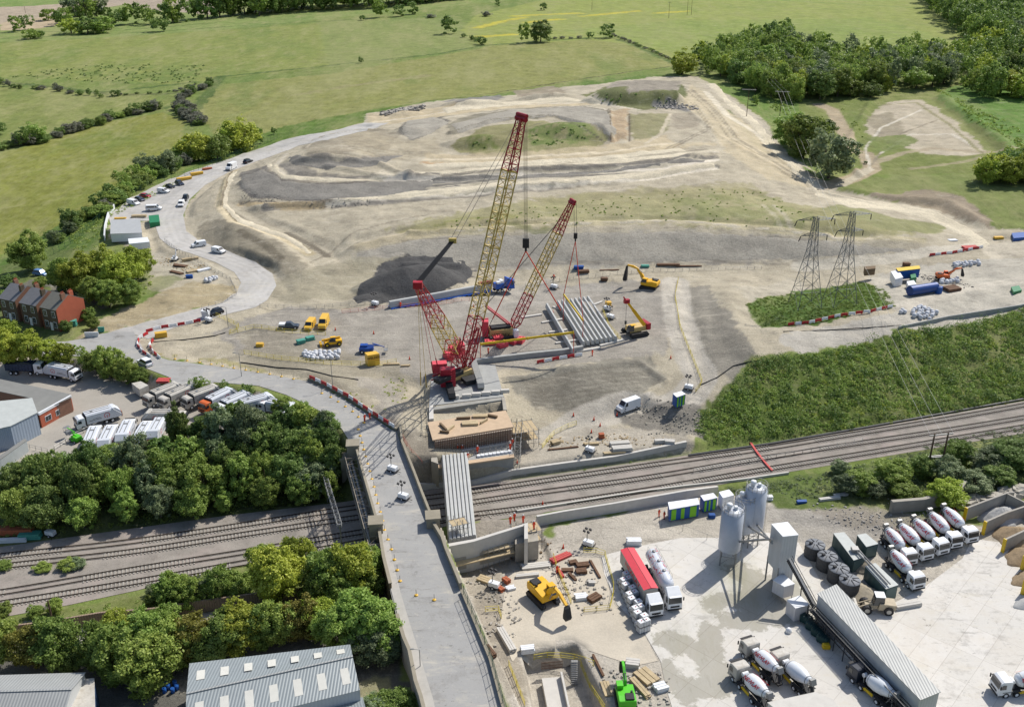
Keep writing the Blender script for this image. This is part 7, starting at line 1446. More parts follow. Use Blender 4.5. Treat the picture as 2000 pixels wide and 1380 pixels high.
m = MB(); m.cbox((-.3, 0, 1.8), (5.0, 2.8, 1.3)); m.build('machine_body', M_BODY, r4, .08); m = MB(); m.side([(1.3, 1.6), (1.3, 3.1), (2.6, 3.1), (3.1, 1.6)], .6, 1.6); m.build('cab', M_GLS, r4); m = MB(); m.cbox((-3.0, 0, 2.2), (1.2, 3.6, 1.7)); m.build('counterweight', M_CR, r4, .05); m = MB(); m.cbox((1.4, 1.1, 3.2), (1.4, 1.0, .1)); m.build('cab_roof', M_PY, r4)
# ---------------- silos, batching tower, shed, containers ----------------
M_SIL = mat('silo_metal', C(196, 202, 212, .8), .45, .15, .08, .5, dirt=(C(168, 166, 162), .35, .58, .5)); M_CLAD = mat('light_cladding', C(206, 208, 208, .82), .5, 0, .05, .5, wave=('X', .5, .02, .06))
M_ROOFG = mat('grey_sheet_roof', C(178, 180, 178), .5, .1, .06, .4, wave=('X', .45, .03, .16))
for i, (x, y, tx, ty, l) in enumerate(((1421, 1098, 1435, 998, 'front left of the three'), (1447, 1060, 1460, 975, 'middle and rearmost of the three'), (1466, 1056, 1486, 953, 'right of the three'))):
    b = at(x, y); d_ = ray(tx, ty); t_ = b[1]/d_[1]; Ht = H+d_[2]*t_-b[2]; r = empty('silo', tuple(b), 0, 'tall cylindrical cement silo, '+l, 'silo', 'cement silos'); rad = 1.95
    m = MB(); m.lathe([(1.7, .25), (3.1, rad*.98), (3.3, rad), (Ht, rad), (Ht+.35, rad*.2)], (0, 0, 0), (0, 0, 1), 32); m.build('barrel', M_SIL, r)
    for k in range(4): a = k*math.pi/2+.5; m = MB(); c_ = (math.cos(a)*rad*.93, math.sin(a)*rad*.93); m.bar((*c_, 0), (*c_, 3.5), .13, 6); m.build('leg', M_SCF, r)
    m = MB()
    for k in range(4): a, a2 = k*math.pi/2+.5, (k+1)*math.pi/2+.5; m.bar((math.cos(a)*rad*.93, math.sin(a)*rad*.93, .3), (math.cos(a2)*rad*.93, math.sin(a2)*rad*.93, 2.9), .06, 4); m.bar((math.cos(a)*rad*.93, math.sin(a)*rad*.93, 2.0), (math.cos(a2)*rad*.93, math.sin(a2)*rad*.93, 2.0), .06, 4)
    m.build('brace', M_SCF, r); m = MB()
    for k in range(14): a, a2 = k*math.tau/14, (k+1)*math.tau/14; e = rad*.97; m.bar((math.cos(a)*e, math.sin(a)*e, Ht), (math.cos(a)*e, math.sin(a)*e, Ht+1.1), .045, 4); [m.bar((math.cos(a)*e, math.sin(a)*e, Ht+z), (math.cos(a2)*e, math.sin(a2)*e, Ht+z), .04, 4) for z in (.55, 1.1)]
    m.build('guard_rail', M_SCF, r); m = MB(); m.lathe([(0, .4), (.9, .4), (1.0, .55), (1.3, .5), (1.4, .1)], (-.6, .4, Ht), (-.6, .4, Ht+1), 14); m.cbox((.5, .2, Ht+.5), (.5, .6, .9)); m.build('filter_unit', M_WHT, r)
    m = MB(); [m.bar((rad+.25, s, 1.0), (rad+.25, s, Ht+1), .03, 4) for s in (-.25, .25)]; [m.bar((rad+.25, -.25, 1+k*.5), (rad+.25, .25, 1+k*.5), .02, 3) for k in range(int(Ht*2))]; m.build('ladder', M_SCF, r)
# screw conveyors from silos to tower
for i, (a, b) in enumerate(((U(1421, 1098, 1.7)+[.5, .3, 4.2], None), (U(1447, 1060, 1.7)+[.5, 0, 4.0], None), (U(1466, 1056, 1.7)+[.5, 0, 4.0], None))):
    b = depth_pt(1508, 1052+i*4, 139); m = MB(); m.bar(a, b, .2, 8); q = m.build('screw_conveyor', M_SCF); tag(q, f'pale tube conveyor from the {("front", "middle", "right")[i]} silo up to the tower', 'conveyor', 'screw conveyors')
def block(name, s, zt, zb, m_, label=None, cat=None, group=None, extra=None, roof=None, bev=0):
    """box-like thing whose top outline is seen at the given pixels"""
    P = ptsz(s, zt); c = P.mean(0); c[2] = zb; r = empty(name, tuple(c), 0, label, cat, group); m = MB(); m.prism([tuple(p[:2]-c[:2]) for p in P], 0, zt-zb); b_ = m.build('wall' if roof else 'body', m_, r, bev)
    if roof: m = MB(); Q = [tuple((p[:2]-c[:2])*1.02) for p in P]; m.prism(Q, zt-zb+.003, zt-zb+.12); m.build('roof', roof, r)
    if extra: extra(r, [p-c for p in P])
    return r
# batching tower: legs, hollow drive-through, upper box
P = ptsz('1507,1024 1538,1020 1559,1045 1529,1048', 13.2); c = P.mean(0); c[2] = 1.7; rt = empty('batching_tower', tuple(c), 0, 'tall pale clad mixing tower beside the silos', 'tower'); Q = [tuple(p[:2]-c[:2]) for p in P]
m = MB(); m.prism(Q, 4.0, 11.5); m.build('upper_box', M_CLAD, rt); m = MB(); m.prism([(x*1.03, y*1.03) for x, y in Q], 11.5, 11.65); m.build('roof', M_WHT, rt)
m = MB(); a, b = Vector((*Q[2], 0)), Vector((*Q[1], 0)); c3, d3 = Vector((*Q[3], 0)), Vector((*Q[0], 0)); m.prism([tuple(b[:2]), tuple(a[:2]), tuple((a+(c3-a)*.55)[:2]), tuple((b+(d3-b)*.55)[:2])], 0, 4.0); m.build('lower_wall', M_CLAD, rt)
for q in (Q[0], Q[3]): m = MB(); m.bar((q[0]*.95, q[1]*.95, 0), (q[0]*.95, q[1]*.95, 5.2), .16, 4); m.build('leg', M_SCF, rt)
# long feed shed with conveyor
def shed_extra(r, P):
    m = MB(); a, b = Vector(P[0]), Vector(P[3]); a.z = b.z = 0; n_ = Vector((-(b-a).y, (b-a).x, 0)).normalized()*-1; k = 10
    for i in range(k+1): p = a+(b-a)*i/k+n_*1.6; m.bar(p, p+Vector((0, 0, 3.6)), .09, 4)
    for z in (1.9, 2.9, 3.5): m.bar(a+n_*1.6+Vector((0, 0, z)), b+n_*1.6+Vector((0, 0, z)), .08, 4); m.bar(a+n_*.7+Vector((0, 0, z)), b+n_*.7+Vector((0, 0, z)), .08, 4)
    for i in range(20): p = a+(b-a)*i/20+n_*1.6; q = a+(b-a)*(i+1)/20+n_*1.6; m.bar(p+Vector((0, 0, 1.9)), q+Vector((0, 0, 2.9)), .05, 4)
    m.build('conveyor_frame', M_DGR, r); m = MB(); p0, p1 = a+n_*1.15, b+n_*1.15; d_ = (p1-p0); m.cbox((p0+p1)/2+Vector((0, 0, 2.6)), (d_.length, .9, .1), math.atan2(d_.y, d_.x)); m.build('belt', M_BLK, r)
block('feed_shed', '1598,1161 1635,1143 1835,1349 1796,1365', 6.8, 1.7, M_CLAD, 'very long narrow shed with a ribbed pale roof running to the bottom edge', 'shed', None, shed_extra, M_ROOFG)
a, b = depth_pt(1541, 1092, 137), U(1592, 1186, 4.2); m = MB(); o = (a+b)/2; rr_ = empty('inclined_conveyor', tuple(o), 0, 'steep black belt conveyor rising from the shed to the tower', 'conveyor')
dv = vec(b-a); ang = math.atan2(dv.y, dv.x); el = -math.atan2(dv.z, math.hypot(dv.x, dv.y)); m.cbox((0, 0, 0), (dv.length, 1.0, .25), ang, el); m.build('belt', M_BLK, rr_); m = MB(); m.cbox((0, 0, .25), (dv.length, .45, .14), ang, el); m.build('cover_strip', M_SCF, rr_)
m = MB(); sd = Vector((-math.sin(ang), math.cos(ang), 0)); [m.bar(vec(a-o)+sd*s+Vector((0, 0, .5)), vec(b-o)+sd*s+Vector((0, 0, .5)), .05, 4) for s in (-.65, .65)]; m.bar(Vector((0, 0, -.2)), Vector((.2, .2, -4.5)), .1, 4); m.build('side_rail', M_DGR, rr_)
# kiosks
M_KI = mat('kiosk_white', C(226, 222, 220), .6, 0, .06, .8, wave=('X', .35, .015, .05)); 
def kiosk_legs(r, P): m = MB(); [m.bar((p[0]*.9, p[1]*.9, -1.2), (p[0]*.9, p[1]*.9, .05), .08, 4) for p in P]; m.build('stilts', M_SCF, r)
block('plant_kiosk', '1510,1133 1528,1119 1552,1140 1532,1146', 5.2, 2.9, M_KI, 'white box cabin on stilts below the tower', 'kiosk', None, kiosk_legs, M_WHT)
block('plant_kiosk', '1537,1172 1562,1163 1582,1181 1554,1188', 4.4, 1.75, M_KI, 'dirty white box cabin by the green tanks', 'kiosk', None, None, M_WHT)
M_CG = mat('container_green', C(60, 92, 92), .55, 0, .12, .8, wave=('X', .28, .04, .12)); M_CRF = mat('container_roof', C(196, 200, 196), .6, 0, .08, .8)
def door(r, P):
    a, b = Vector(P[2]), Vector(P[3]); m = MB(); c = (a+b)/2; d_ = b-a; m.cbox((c.x*1.012, c.y*1.012, P[0][2]*.5), (d_.length*.86, .06, P[0][2]*.86), math.atan2(d_.y, d_.x)); m.build('door', mat('container_door', C(98, 120, 118), .55, 0, .1, 1), r)
block('container', '1628,1042 1649,1040 1690,1087 1667,1094', 4.3, 1.7, M_CG, 'dark green container with a pale roof, upper left of the group', 'container', 'green containers', door, M_CRF)
block('container', '1674,1045 1691,1042 1715,1062 1692,1068', 4.3, 1.7, M_CG, 'short green container nearest the row of mixers', 'container', 'green containers', door, M_CRF)
block('container', '1690,1106 1710,1100 1754,1142 1730,1150', 4.3, 1.7, M_CG, 'grey-green container beside the wheel loader', 'container', 'green containers', door, M_CRF)
m = MB(); a, b = U(1670, 1072, 4.9), U(1733, 1140, 4.9); m.bar(a, b, .14, 6); m.bar(a+[.5, 0, 0], b+[.5, 0, 0], .14, 6); m.cbox(a, (1.2, 1.2, .6)); q = m.build('pipe_run', M_SCF); tag(q, 'twin steel pipes running over the green containers', 'pipe')
# black and green tanks
M_TB = mat('black_tank', (.05, .052, .056), .7, 0, .12, 1)
def tank(p, rad, h, m_, label, group, ribs=8):
    r = empty('water_tank', tuple(p), 0, label, 'tank', group); m = MB(); m.lathe([(0, rad), (.08, rad*1.02), (h*.33, rad), (h*.35, rad*1.03), (h*.38, rad), (h*.66, rad), (h*.68, rad*1.03), (h*.71, rad), (h, rad)], (0, 0, 0), (0, 0, 1), 26, False); m.build('body', m_, r); m = MB(); m.lathe([(h+.003, rad*1.03), (h+.08, rad*1.0), (h+.22, rad*.5), (h+.3, rad*.1)], (0, 0, 0), (0, 0, 1), 26); m.build('lid', mat('tank_lid_sheen', C(128, 132, 138), .65, 0, .15, 1) if m_ is M_TB else m_, r)  # black tanks: grey sheen of the tops painted into the lid colour
    for i in range(ribs): a = i*math.tau/ribs+.2; q = MB(); q.bar((math.cos(a)*rad*.25, math.sin(a)*rad*.25, h+.36), (math.cos(a)*rad*.97, math.sin(a)*rad*.97, h+.1), .07, 4); q.build('roof_rib', m_, r)
    m = MB(); m.lathe([(0, .28), (.25, .28), (.3, .05)], (-rad*.5, -.1, h+.25), (-rad*.5, -.1, h+2), 12); m.build('hatch', M_CHS, r)
for i, (x, y) in enumerate(((1589, 1085), (1613, 1108), (1635, 1132), (1656, 1155))): tank(at(x, y), 1.75, 2.5, M_TB, f'big black ribbed water tank, {ORD[i]} of the four counting down from the back', 'black water tanks')
M_TG = mat('green_tank', C(28, 66, 66), .4, 0, .15, 1)
for i, (x, y) in enumerate(((1574, 1215), (1585, 1229), (1596, 1241), (1607, 1254))):
    p = at(x, y); r = empty('admixture_tank', tuple(p), R(-45), f'dark green plastic tank, {ORD[i]} from the top of the four in a row', 'tank', 'green tanks'); m = MB(); m.box(-1.0, -.65, 0, 1.0, .65, 1.45); m.build('body', M_TG, r, .22)
    for k in (-.6, -.2, .2, .6): q = MB(); q.box(k-.06, -.68, .15, k+.06, .68, 1.5); q.build('rib', M_TG, r)
m = MB(); m.box(-.6, -.4, 0, .6, .4, .7); m.box(-.5, -.3, .7, .5, .3, .9); q = m.build('grit_bin', M_YEL, None, .05); q.location = tuple(at(1613, 1265)); tag(q, 'small yellow box at the end of the green tanks', 'bin')
m = MB(); m.lathe([(0, .55), (.5, .5), (.9, .2)], (0, 0, 0), (0, 0, 1), 12); q = m.build('concrete_cone', M_WHT); q.location = tuple(at(1540, 1234)); tag(q, 'small white concrete block alone on the yard left of the tanks', 'block')
# aggregate bays
M_AGY = mat('aggregate_grey', C(186, 186, 184), .95, 0, .1, 4, .05); M_AGB = mat('aggregate_brown', C(160, 140, 112), .95, 0, .2, 3, .05)
for i, (s, l) in enumerate((('1883,1016 1962,986 1975,985', 'first bay wall from the top, with a yellow end'), ('1920,1043 1960,1025 2010,1008', 'second bay wall from the top, with a yellow end'), ('1958,1078 2000,1058 2050,1040', 'third bay wall from the top, with a yellow end'), ('1996,1112 2060,1085', 'fourth bay wall at the right edge, with a yellow end'), ('1997,1160 2060,1135', 'lowest bay wall at the right edge, with a yellow end'))):
    P = ats(s); o = P[0].copy(); r = empty('bay_wall', tuple(o), 0, l, 'wall', 'aggregate bay walls'); m = MB(); wall_line(m, P-o, .35, 0, 2.9); m.build('panel', mat('bay_panel', C(176, 170, 160), .85, 0, .1, 1), r); m = MB(); d_ = (P[1]-P[0])[:2]; d_ /= np.hypot(*d_); m.cbox((-d_[0]*.12, -d_[1]*.12, 1.47), (.22, .62, 2.96), math.atan2(d_[1], d_[0])); m.build('end_cap', M_YEL, r)
P = ats('1962,988 2005,1010 2040,1030'); o = P[0].copy(); m = MB(); wall_line(m, P-o, .35, 0, 2.9); q = m.build('bay_wall', M_CONC); q.location = tuple(o); tag(q, 'back wall joining the aggregate bays', 'wall')
def pile(name, x, y, rx, ry, h, m_, label, rot=0.0, seed=1, p=1.4, cat='heap', z=None):
    k, kk = 14, 30; vs = [(0, 0, h)]; fs = []; g = random.Random(seed)
    for i in range(1, k+1):
        for j in range(kk): t_ = i/k; a = j*math.tau/kk; w_ = 1+.1*math.sin(a*3+seed)+.05*math.sin(a*7+seed); vs.append((math.cos(a)*rx*t_*w_, math.sin(a)*ry*t_*w_, max(-.3, h*(1-t_**p)-(.3 if i == k else 0)+g.uniform(-.05, .05)*h)))
    for j in range(kk): fs.append((0, 1+j, 1+(j+1) % kk))
    for i in range(k-1):
        for j in range(kk): a = 1+i*kk; fs.append((a+j, a+kk+j, a+kk+(j+1) % kk, a+(j+1) % kk))
    m = MB(); m.add(vs, fs, True); q = m.build(name, m_); q.location = tuple(at(x, y) if z is None else U(x, y, z)); q.rotation_euler = (0, 0, rot); return tag(q, label, cat)
pile('aggregate_heap', 1955, 1010, 5.2, 3.2, 2.3, M_AGY, 'pale grey aggregate heap in the top bay', R(20), 1, 1.2); pile('aggregate_heap', 1985, 1048, 5, 3.4, 2.0, M_AGB, 'brown sand heap in the second bay', R(20), 2, 1.2); pile('aggregate_heap', 2005, 1088, 5.0, 2.8, 1.8, M_AGB, 'brown heap in the third bay', R(20), 3, 1.2); pile('aggregate_heap', 2012, 1130, 4.2, 2.2, 1.3, M_AGB, 'small brown heap at the right edge', R(20), 4, 1.2); pile('aggregate_heap', 2015, 1178, 3.6, 2, 1.2, M_AGY, 'pale heap at the right edge below the last bay wall', R(20), 5, 1.2)
pile('sand_heap', 1690, 1160, 5.0, 3.0, 1.4, mat('sand', C(176, 166, 146), .95, 0, .12, 3, .04), 'sand ramp heap behind the wheel loader', R(-48), 6, 1.3); pile('sand_heap', 1690, 1110, 3.0, 2.0, 1.8, MATS['sand'], 'sandy cone under the pipes between the containers', R(-40), 7, 1.2); pile('spoil_heap', 1995, 990, 4.5, 2.2, 1.0, M_AGY, 'stony heap behind the aggregate bays', 0, 8)
M_RK = mat('rock', C(186, 180, 168), .9, 0, .3, .8, .15)
g = random.Random(3)
def boulders(name, s, n_, rad, m_, label, wd=1.5, cat='rubble'):
    P = ats(s); m = MB()
    for _ in range(n_):
        t_ = g.random()*(len(P)-1); i = int(t_); p = P[i]+(P[i+1]-P[i])*(t_-i); x, y = p[0]+g.uniform(-wd, wd), p[1]+g.uniform(-wd, wd); rr = g.uniform(*rad); z = float(hz(x, y)); a = g.uniform(0, 3); m.cbox((x, y, z+rr*.3), (rr*g.uniform(1, 1.8), rr*g.uniform(.8, 1.3), rr*g.uniform(.7, 1.1)), a, g.uniform(-.4, .4))
    q = m.build(name, m_); return tag(q, label, cat, None, 'stuff')
boulders('rock_face', '1880,988 1920,975 1960,970 2000,958 2060,948', 130, (.5, 1.5), M_RK, 'rough pale rock and rubble face along the top of the yard at right', 1.2)
boulders('rubble', '762,222 790,216 815,212', 260, (.5, 1.3), mat('rubble_pale', C(176, 170, 160), .9, 0, .3, .8), 'heap of pale broken stone beside the upper haul road', 5)
boulders('rubble', '1300,205 1350,212 1290,210', 160, (.25, .7), mat('rubble_grey', C(172, 168, 162), .9, 0, .2, .8), 'broken grey stone piles at the right end of the mound', 4)
boulders('rubble', '480,380 540,392 640,396 740,392', 260, (.1, .28), mat('rubble_dark', C(150, 146, 136), .9, 0, .25, .8), 'loose stones along the foot of the dark terrace', 3)
boulders('rubble', '1240,812 1290,800 1330,805 1350,830 1280,835', 200, (.1, .3), MATS['rubble_dark'], 'lumpy dug clay beside the haul track', 3.5)
boulders('rubble', '1600,1000 1680,1010 1760,1025 1850,1040 1760,985', 300, (.08, .26), MATS['rubble_grey'], 'loose stones on the dirt bank behind the mixers', 3)
for _s, _n, _r, _c, _l, _w in (('930,1110 960,1150 985,1200 975,1240', 140, (.1, .35), MATS['rubble_pale'], 'scattered offcuts and rubble beside the lower road wall', 3), ('1090,1100 1130,1140 1150,1175', 170, (.1, .35), MATS['rubble_pale'], 'small debris lying in the pile cap store', 4), ('1060,868 1120,862 1200,858 1300,866', 160, (.08, .3), M_TIM, 'scattered timber and debris along the trackside strip', 2.5), ('1200,1320 1260,1350 1290,1340', 120, (.1, .35), MATS['rubble_pale'], 'debris around the bright green excavator', 3), ('1790,540 1850,548 1880,560', 120, (.1, .4), MATS['rubble_pale'], 'loose material around the orange excavator', 3), ('320,500 360,520 410,530', 110, (.1, .35), M_TIM, 'loose boards in the roadside timber store', 3), ('890,1090 940,1090 1000,1075 1060,1070', 120, (.1, .4), M_BRN, 'excavation rubble in front of the south abutment', 2)): boulders('debris', _s, _n, _r, _c, _l, _w)
# ---------------- buildings ----------------
M_BRK = mat('orange_brick', C(190, 104, 78, .85), .9, 0, .08, .8, wave=('Z', .15, .01, .05)); M_STN = mat('soot_stone', C(112, 98, 80), .9, 0, .2, 1.2, wave=('Z', .3, .02, .15)); M_SLT = mat('slate', C(128, 128, 130), .7, 0, .1, 1); M_TILE = mat('concrete_tile', C(140, 138, 128), .8, 0, .06, 1, wave=('X', .3, .03, .35)); M_BRK2 = mat('brown_brick', C(150, 112, 92), .9, 0, .12, 1)
def gable_house(name, p, ax, W, D, He, Hr, wallm, roofm, label, group=None, gm=None, cat='house'):
    """front-left corner p, ax = angle of the front, W along the front, D deep"""
    r = empty(name, tuple(p), ax, label, cat, group); gm = gm or wallm
    m = MB(); m.box(0, 0, -.5, W, D, He); m.build('wall', wallm, r); m = MB()
    for x0, x1 in ((-.003, .22), (W-.22, W+.003)): m.add([(x0, 0, -.5), (x0, D, -.5), (x0, D, He), (x0, D/2, Hr-.02), (x0, 0, He), (x1, 0, -.5), (x1, D, -.5), (x1, D, He), (x1, D/2, Hr-.02), (x1, 0, He)], [(0, 1, 2, 3, 4)[::-1], (5, 6, 7, 8, 9), (0, 4, 9, 5), (1, 6, 7, 2), (2, 7, 8, 3), (3, 8, 9, 4)])
    m.build('gable_wall', gm, r)
    for s in (0, 1):
        y0, y1 = (-.3, D/2) if s == 0 else (D+.3, D/2); m = MB(); m.add([(0, y0, He-.12), (W, y0, He-.12), (W, y1, Hr), (0, y1, Hr), (0, y0, He+.03), (W, y0, He+.03), (W, y1, Hr+.15), (0, y1, Hr+.15)], [(4, 5, 6, 7) if s == 0 else (7, 6, 5, 4), (0, 1, 5, 4), (1, 2, 6, 5), (0, 4, 7, 3)]); m.build('roof', roofm, r)
    return r
def windows(r, spots, W=1.0, Hh=1.5, y=-.02):
    for x, z in spots:
        m = MB(); m.box(x-W/2-.1, y-.04, z-.1, x+W/2+.1, y+.02, z+Hh+.12); f_ = m.build('window', M_WHT, r); m = MB(); m.box(x-W/2, y-.06, z, x-.04, y-.045, z+Hh); m.box(x+.04, y-.06, z, x+W/2, y-.045, z+Hh); m.build('pane', M_GLS, f_)
def chim(r, x, y, z, mm): m = MB(); m.box(x-.35, y-.6, z-1.6, x+.35, y+.6, z+1.1); c = m.build('chimney', mm, r); m = MB(); [m.bar((x, y+k, z+1.1), (x, y+k, z+1.55), .12, 8, .1) for k in (-.35, 0, .35)]; m.build('chimney_pot', M_BRK, c)
fr = U(118, 648, 8.6); fl = U(48, 632, 8.6); ax = math.atan2(fr[1]-fl[1], fr[0]-fl[0]); ux = np.array([math.cos(ax), math.sin(ax), 0]); bk = U(157, 605, 8.6); D_ = 9.0
for i, (off, W_, rm, gm, lab) in enumerate(((0, 5.6, M_TILE, M_BRK, 'end house of the terrace with a bare orange brick gable and striped tiles'), (7.0, 6.0, M_SLT, M_BRK2, 'middle slate-roofed terraced house beside the striped-roof one'), (14.6, 6.0, M_SLT, M_BRK2, 'left slate-roofed terraced house with a skylight'))):
    p = fr-ux*(off+W_); r = gable_house('terraced_house', p, ax, W_, D_, 6.0, 8.6, M_STN, rm, lab, 'terraced houses', gm)
    windows(r, [(1.4, .9), (4.3, .9), (1.4, 3.8), (4.3, 3.8)]); m = MB(); m.box(2.5, -.05, 0, 3.4, .03, 2.2); m.build('door', M_WHT, r); chim(r, W_-.5, D_*.35, 8.3, M_STN if i else M_BRK2); chim(r, W_-.4 if i == 0 else .5, D_*.62, 8.2, M_BRK if i == 0 else M_BRK2)
    if i: m = MB(); m.box(W_, 1.0, 0, W_+1.2, D_, 5.2); m.build('passage_wall', M_BRK2, r)
r = gable_house('garden_shed', U(20, 585, 8.4), ax, 5, 3.5, 2.4, 3.2, M_BRK, M_SLT, 'small brick outbuilding with a grey roof behind the terrace', None, None, 'shed')
def flat_b(name, s, zt, zb, wm, rm, label, cat='building', par=.35):
    r = block(name, s, zt, zb, wm, label, cat, None, None, rm); return r
# big grey shed at the bottom: ridge roof
def ridge_shed(name, nl, nr, fl_, fr_, ze, zr, zb, wm, rm, label, lights=0):
    """eave corners: back-left, back-right, front-left, front-right"""
    A_, B_, C_, D2 = U(*nl, ze), U(*nr, ze), U(*fl_, ze), U(*fr_, ze); o = (A_+B_+C_+D2)/4; o[2] = zb; r = empty(name, tuple(o), math.atan2(B_[1]-A_[1], B_[0]-A_[0]), label, 'shed'); Mi = np.array(Matrix.Rotation(-r.rotation_euler[2], 3, 'Z'))
    q = [Mi @ (p-o) for p in (A_, B_, D2, C_)]; x0, x1 = min(q[0][0], q[3][0]), max(q[1][0], q[2][0]); y1, y0 = (q[0][1]+q[1][1])/2, (q[2][1]+q[3][1])/2; h = ze-zb; hr = zr-zb; ym = (y0+y1)/2
    m = MB(); m.add([(x0, y0, 0), (x1, y0, 0), (x1, y1, 0), (x0, y1, 0), (x0, y0, h), (x1, y0, h), (x1, y1, h), (x0, y1, h), (x0, ym, hr), (x1, ym, hr)], [(0, 1, 5, 4), (2, 3, 7, 6), (1, 2, 6, 9, 5), (3, 0, 4, 8, 7), (4, 5, 9, 8), (6, 7, 8, 9)]); m.build('wall', wm, r)
    for s, (ya, yb) in enumerate(((y0-.2, ym), (y1+.2, ym))):
        m = MB(); m.add([(x0-.2, ya, h+.04), (x1+.2, ya, h+.04), (x1+.2, yb, hr+.06), (x0-.2, yb, hr+.06)], [(0, 1, 2, 3) if s == 0 else (3, 2, 1, 0)]); rf = m.build('roof', rm, r)
        for k in range(lights):
            xc = x0+(x1-x0)*(k+.6)/lights; a, b = .25, .62; f = lambda t: ya+(yb-ya)*t; g_ = lambda t: h+.04+(hr-h)*t; m = MB(); z_ = .04; m.add([(xc-.55, f(a), g_(a)+z_), (xc+.55, f(a), g_(a)+z_), (xc+.55, f(b), g_(b)+z_), (xc-.55, f(b), g_(b)+z_)], [(0, 1, 2, 3) if s == 0 else (3, 2, 1, 0)]); m.build('rooflight', mat('rooflight', C(226, 224, 214), .4, 0, .06, 1), rf)
    m = MB(); m.box(x0-.2, ym-.2, hr+.06, x1+.2, ym+.2, hr+.14); m.build('ridge_cap', M_ROOFG, r); return r
M_RF2 = mat('blue_grey_roof', C(158, 166, 168), .45, .1, .05, .3, wave=('X', .42, .03, .2))
A6 = [U(370, 1295, 8.2), U(684, 1258, 8.2), U(364, 1355, 9.5), U(689, 1282, 9.5), U(362, 1432, 8.0), U(703, 1347, 8.0)]; o = A6[2].copy(); o[2] = 2; bs = empty('industrial_shed', tuple(o), 0, 'big blue-grey ribbed-roof shed with pale rooflights at the bottom edge', 'shed'); q = [Vector([float(v) for v in p-o]) for p in A6]; g0 = [Vector((v.x, v.y, 0)) for v in q]
m = MB(); m.add([*q, *g0], [(0, 6, 7, 1), (4, 5, 11, 10), (1, 7, 9, 3), (3, 9, 11, 5), (0, 2, 8, 6), (2, 4, 10, 8)]); m.build('wall', MATS['light_cladding'], bs)
M_RF3 = mat('shed_roof', C(166, 174, 176), .45, .1, .05, .3, wave=('X', .45, .03, .22)); M_RL = mat('rooflight', C(226, 224, 214), .4, 0, .06, 1)
for a_, b_, c_, d_, ra in ((0, 1, 3, 2, (.3, .62)), (2, 3, 5, 4, (.28, .75))):
    n_ = (q[b_]-q[a_]).cross(q[d_]-q[a_]).normalized(); n_ = n_ if n_.z > 0 else -n_; m = MB(); m.add([q[k]+n_*.05 for k in (a_, b_, c_, d_)], [(0, 1, 2, 3)[::-1]]); rf = m.build('roof', M_RF3, bs)
    for k in range(7):
        u0 = (k+.35)/7; P2 = lambda u, v: (q[a_].lerp(q[b_], u)).lerp(q[d_].lerp(q[c_], u), v)+n_*.09; m = MB(); m.add([P2(u0, ra[0]), P2(u0+.05, ra[0]), P2(u0+.05, ra[1]), P2(u0, ra[1])], [(3, 2, 1, 0)]); m.build('rooflight', M_RL, rf)
m = MB(); m.bar(q[2]+Vector((0, 0, .05)), q[3]+Vector((0, 0, .05)), .2, 4); m.build('ridge_cap', M_ROOFG, bs)
ridge_shed('industrial_shed', (480, 1412), (706, 1363), (470, 1500), (718, 1430), 6.0, 6.6, 2.0, MATS['light_cladding'], M_RF2, 'lower ribbed roof in front of the big shed, cut by the bottom edge')
block('industrial_shed', '1592,1352 1626,1366 1665,1420 1560,1420 1500,1372', 5.2, 1.7, M_KI, 'pale flat roof cut by the bottom edge beside the mixers', 'shed', None, None, M_CONL)
ridge_shed('industrial_shed', (-80, 1322), (146, 1315), (-90, 1420), (118, 1410), 7.5, 9.0, 2.0, MATS['light_cladding'], M_ROOFG, 'grey ribbed-roof shed in the bottom left corner')
flat_b('store_building', '152,1328 184,1325 186,1400 118,1400', 6.5, 2.0, mat('blue_wall', C(60, 90, 130), .6, 0, .1, 1), M_GRIME, 'flat grey roofed annex with a dark blue wall at bottom left')
# refuse depot
flat_b('brick_office', '0,741 136,770 138,776 72,806 62,778 -60,752', 8.6, 5.0, MATS['brown_brick'], mat('felt_roof', C(140, 140, 136), .9, 0, .1, .4), 'low brick office with a flat grey roof and orange brick front')
P = U(136, 772, 8.6), U(74, 806, 8.6); a, b = P[1]-[0, 0, 3.6], P[0]-[0, 0, 3.6]; ang = math.atan2(b[1]-a[1], b[0]-a[0]); L = np.hypot(*(b-a)[:2]); r = empty('brick_facade', tuple(a+[.12, -.12, 0]), ang, 'orange brick facade with windows facing the refuse yard', 'facade')
m = MB(); m.box(0, -.3, 0, L, 0, 3.2); m.build('wall', M_BRK, r); m = MB(); m.box(-.1, -.4, 3.2, L+.1, .05, 3.75); m.build('fascia', M_WHT, r); windows(r, [(2.0, 1.0), (5.0, 1.0), (L*.75, 1.0)], 1.5, 1.1, -.32); m = MB(); m.box(L-1.6, -.45, .3, L-.3, -.31, 2.6); m.build('red_sign', M_RED, r)
mat('blue_cladding', C(176, 190, 206), .5, 0, .04, .5, wave=('X', .3, .02, .12))
o = U(40, 836, 5.0); 
block('depot_hall', '0,784 62,778 72,806 20,832 -60,850 -60,800', 10.2, 5.0, MATS['blue_cladding'], 'pale blue clad hall of the refuse depot', 'building', None, None, M_CRF)
block('office_hut', '0,890 48,857 52,861 0,898 -30,916 -30,905', 7.6, 4.6, mat('hut_wall', C(190, 196, 196), .6, 0, .08, 1), 'long low grey hut below the depot hall', 'hut', None, None, MATS['felt_roof'])
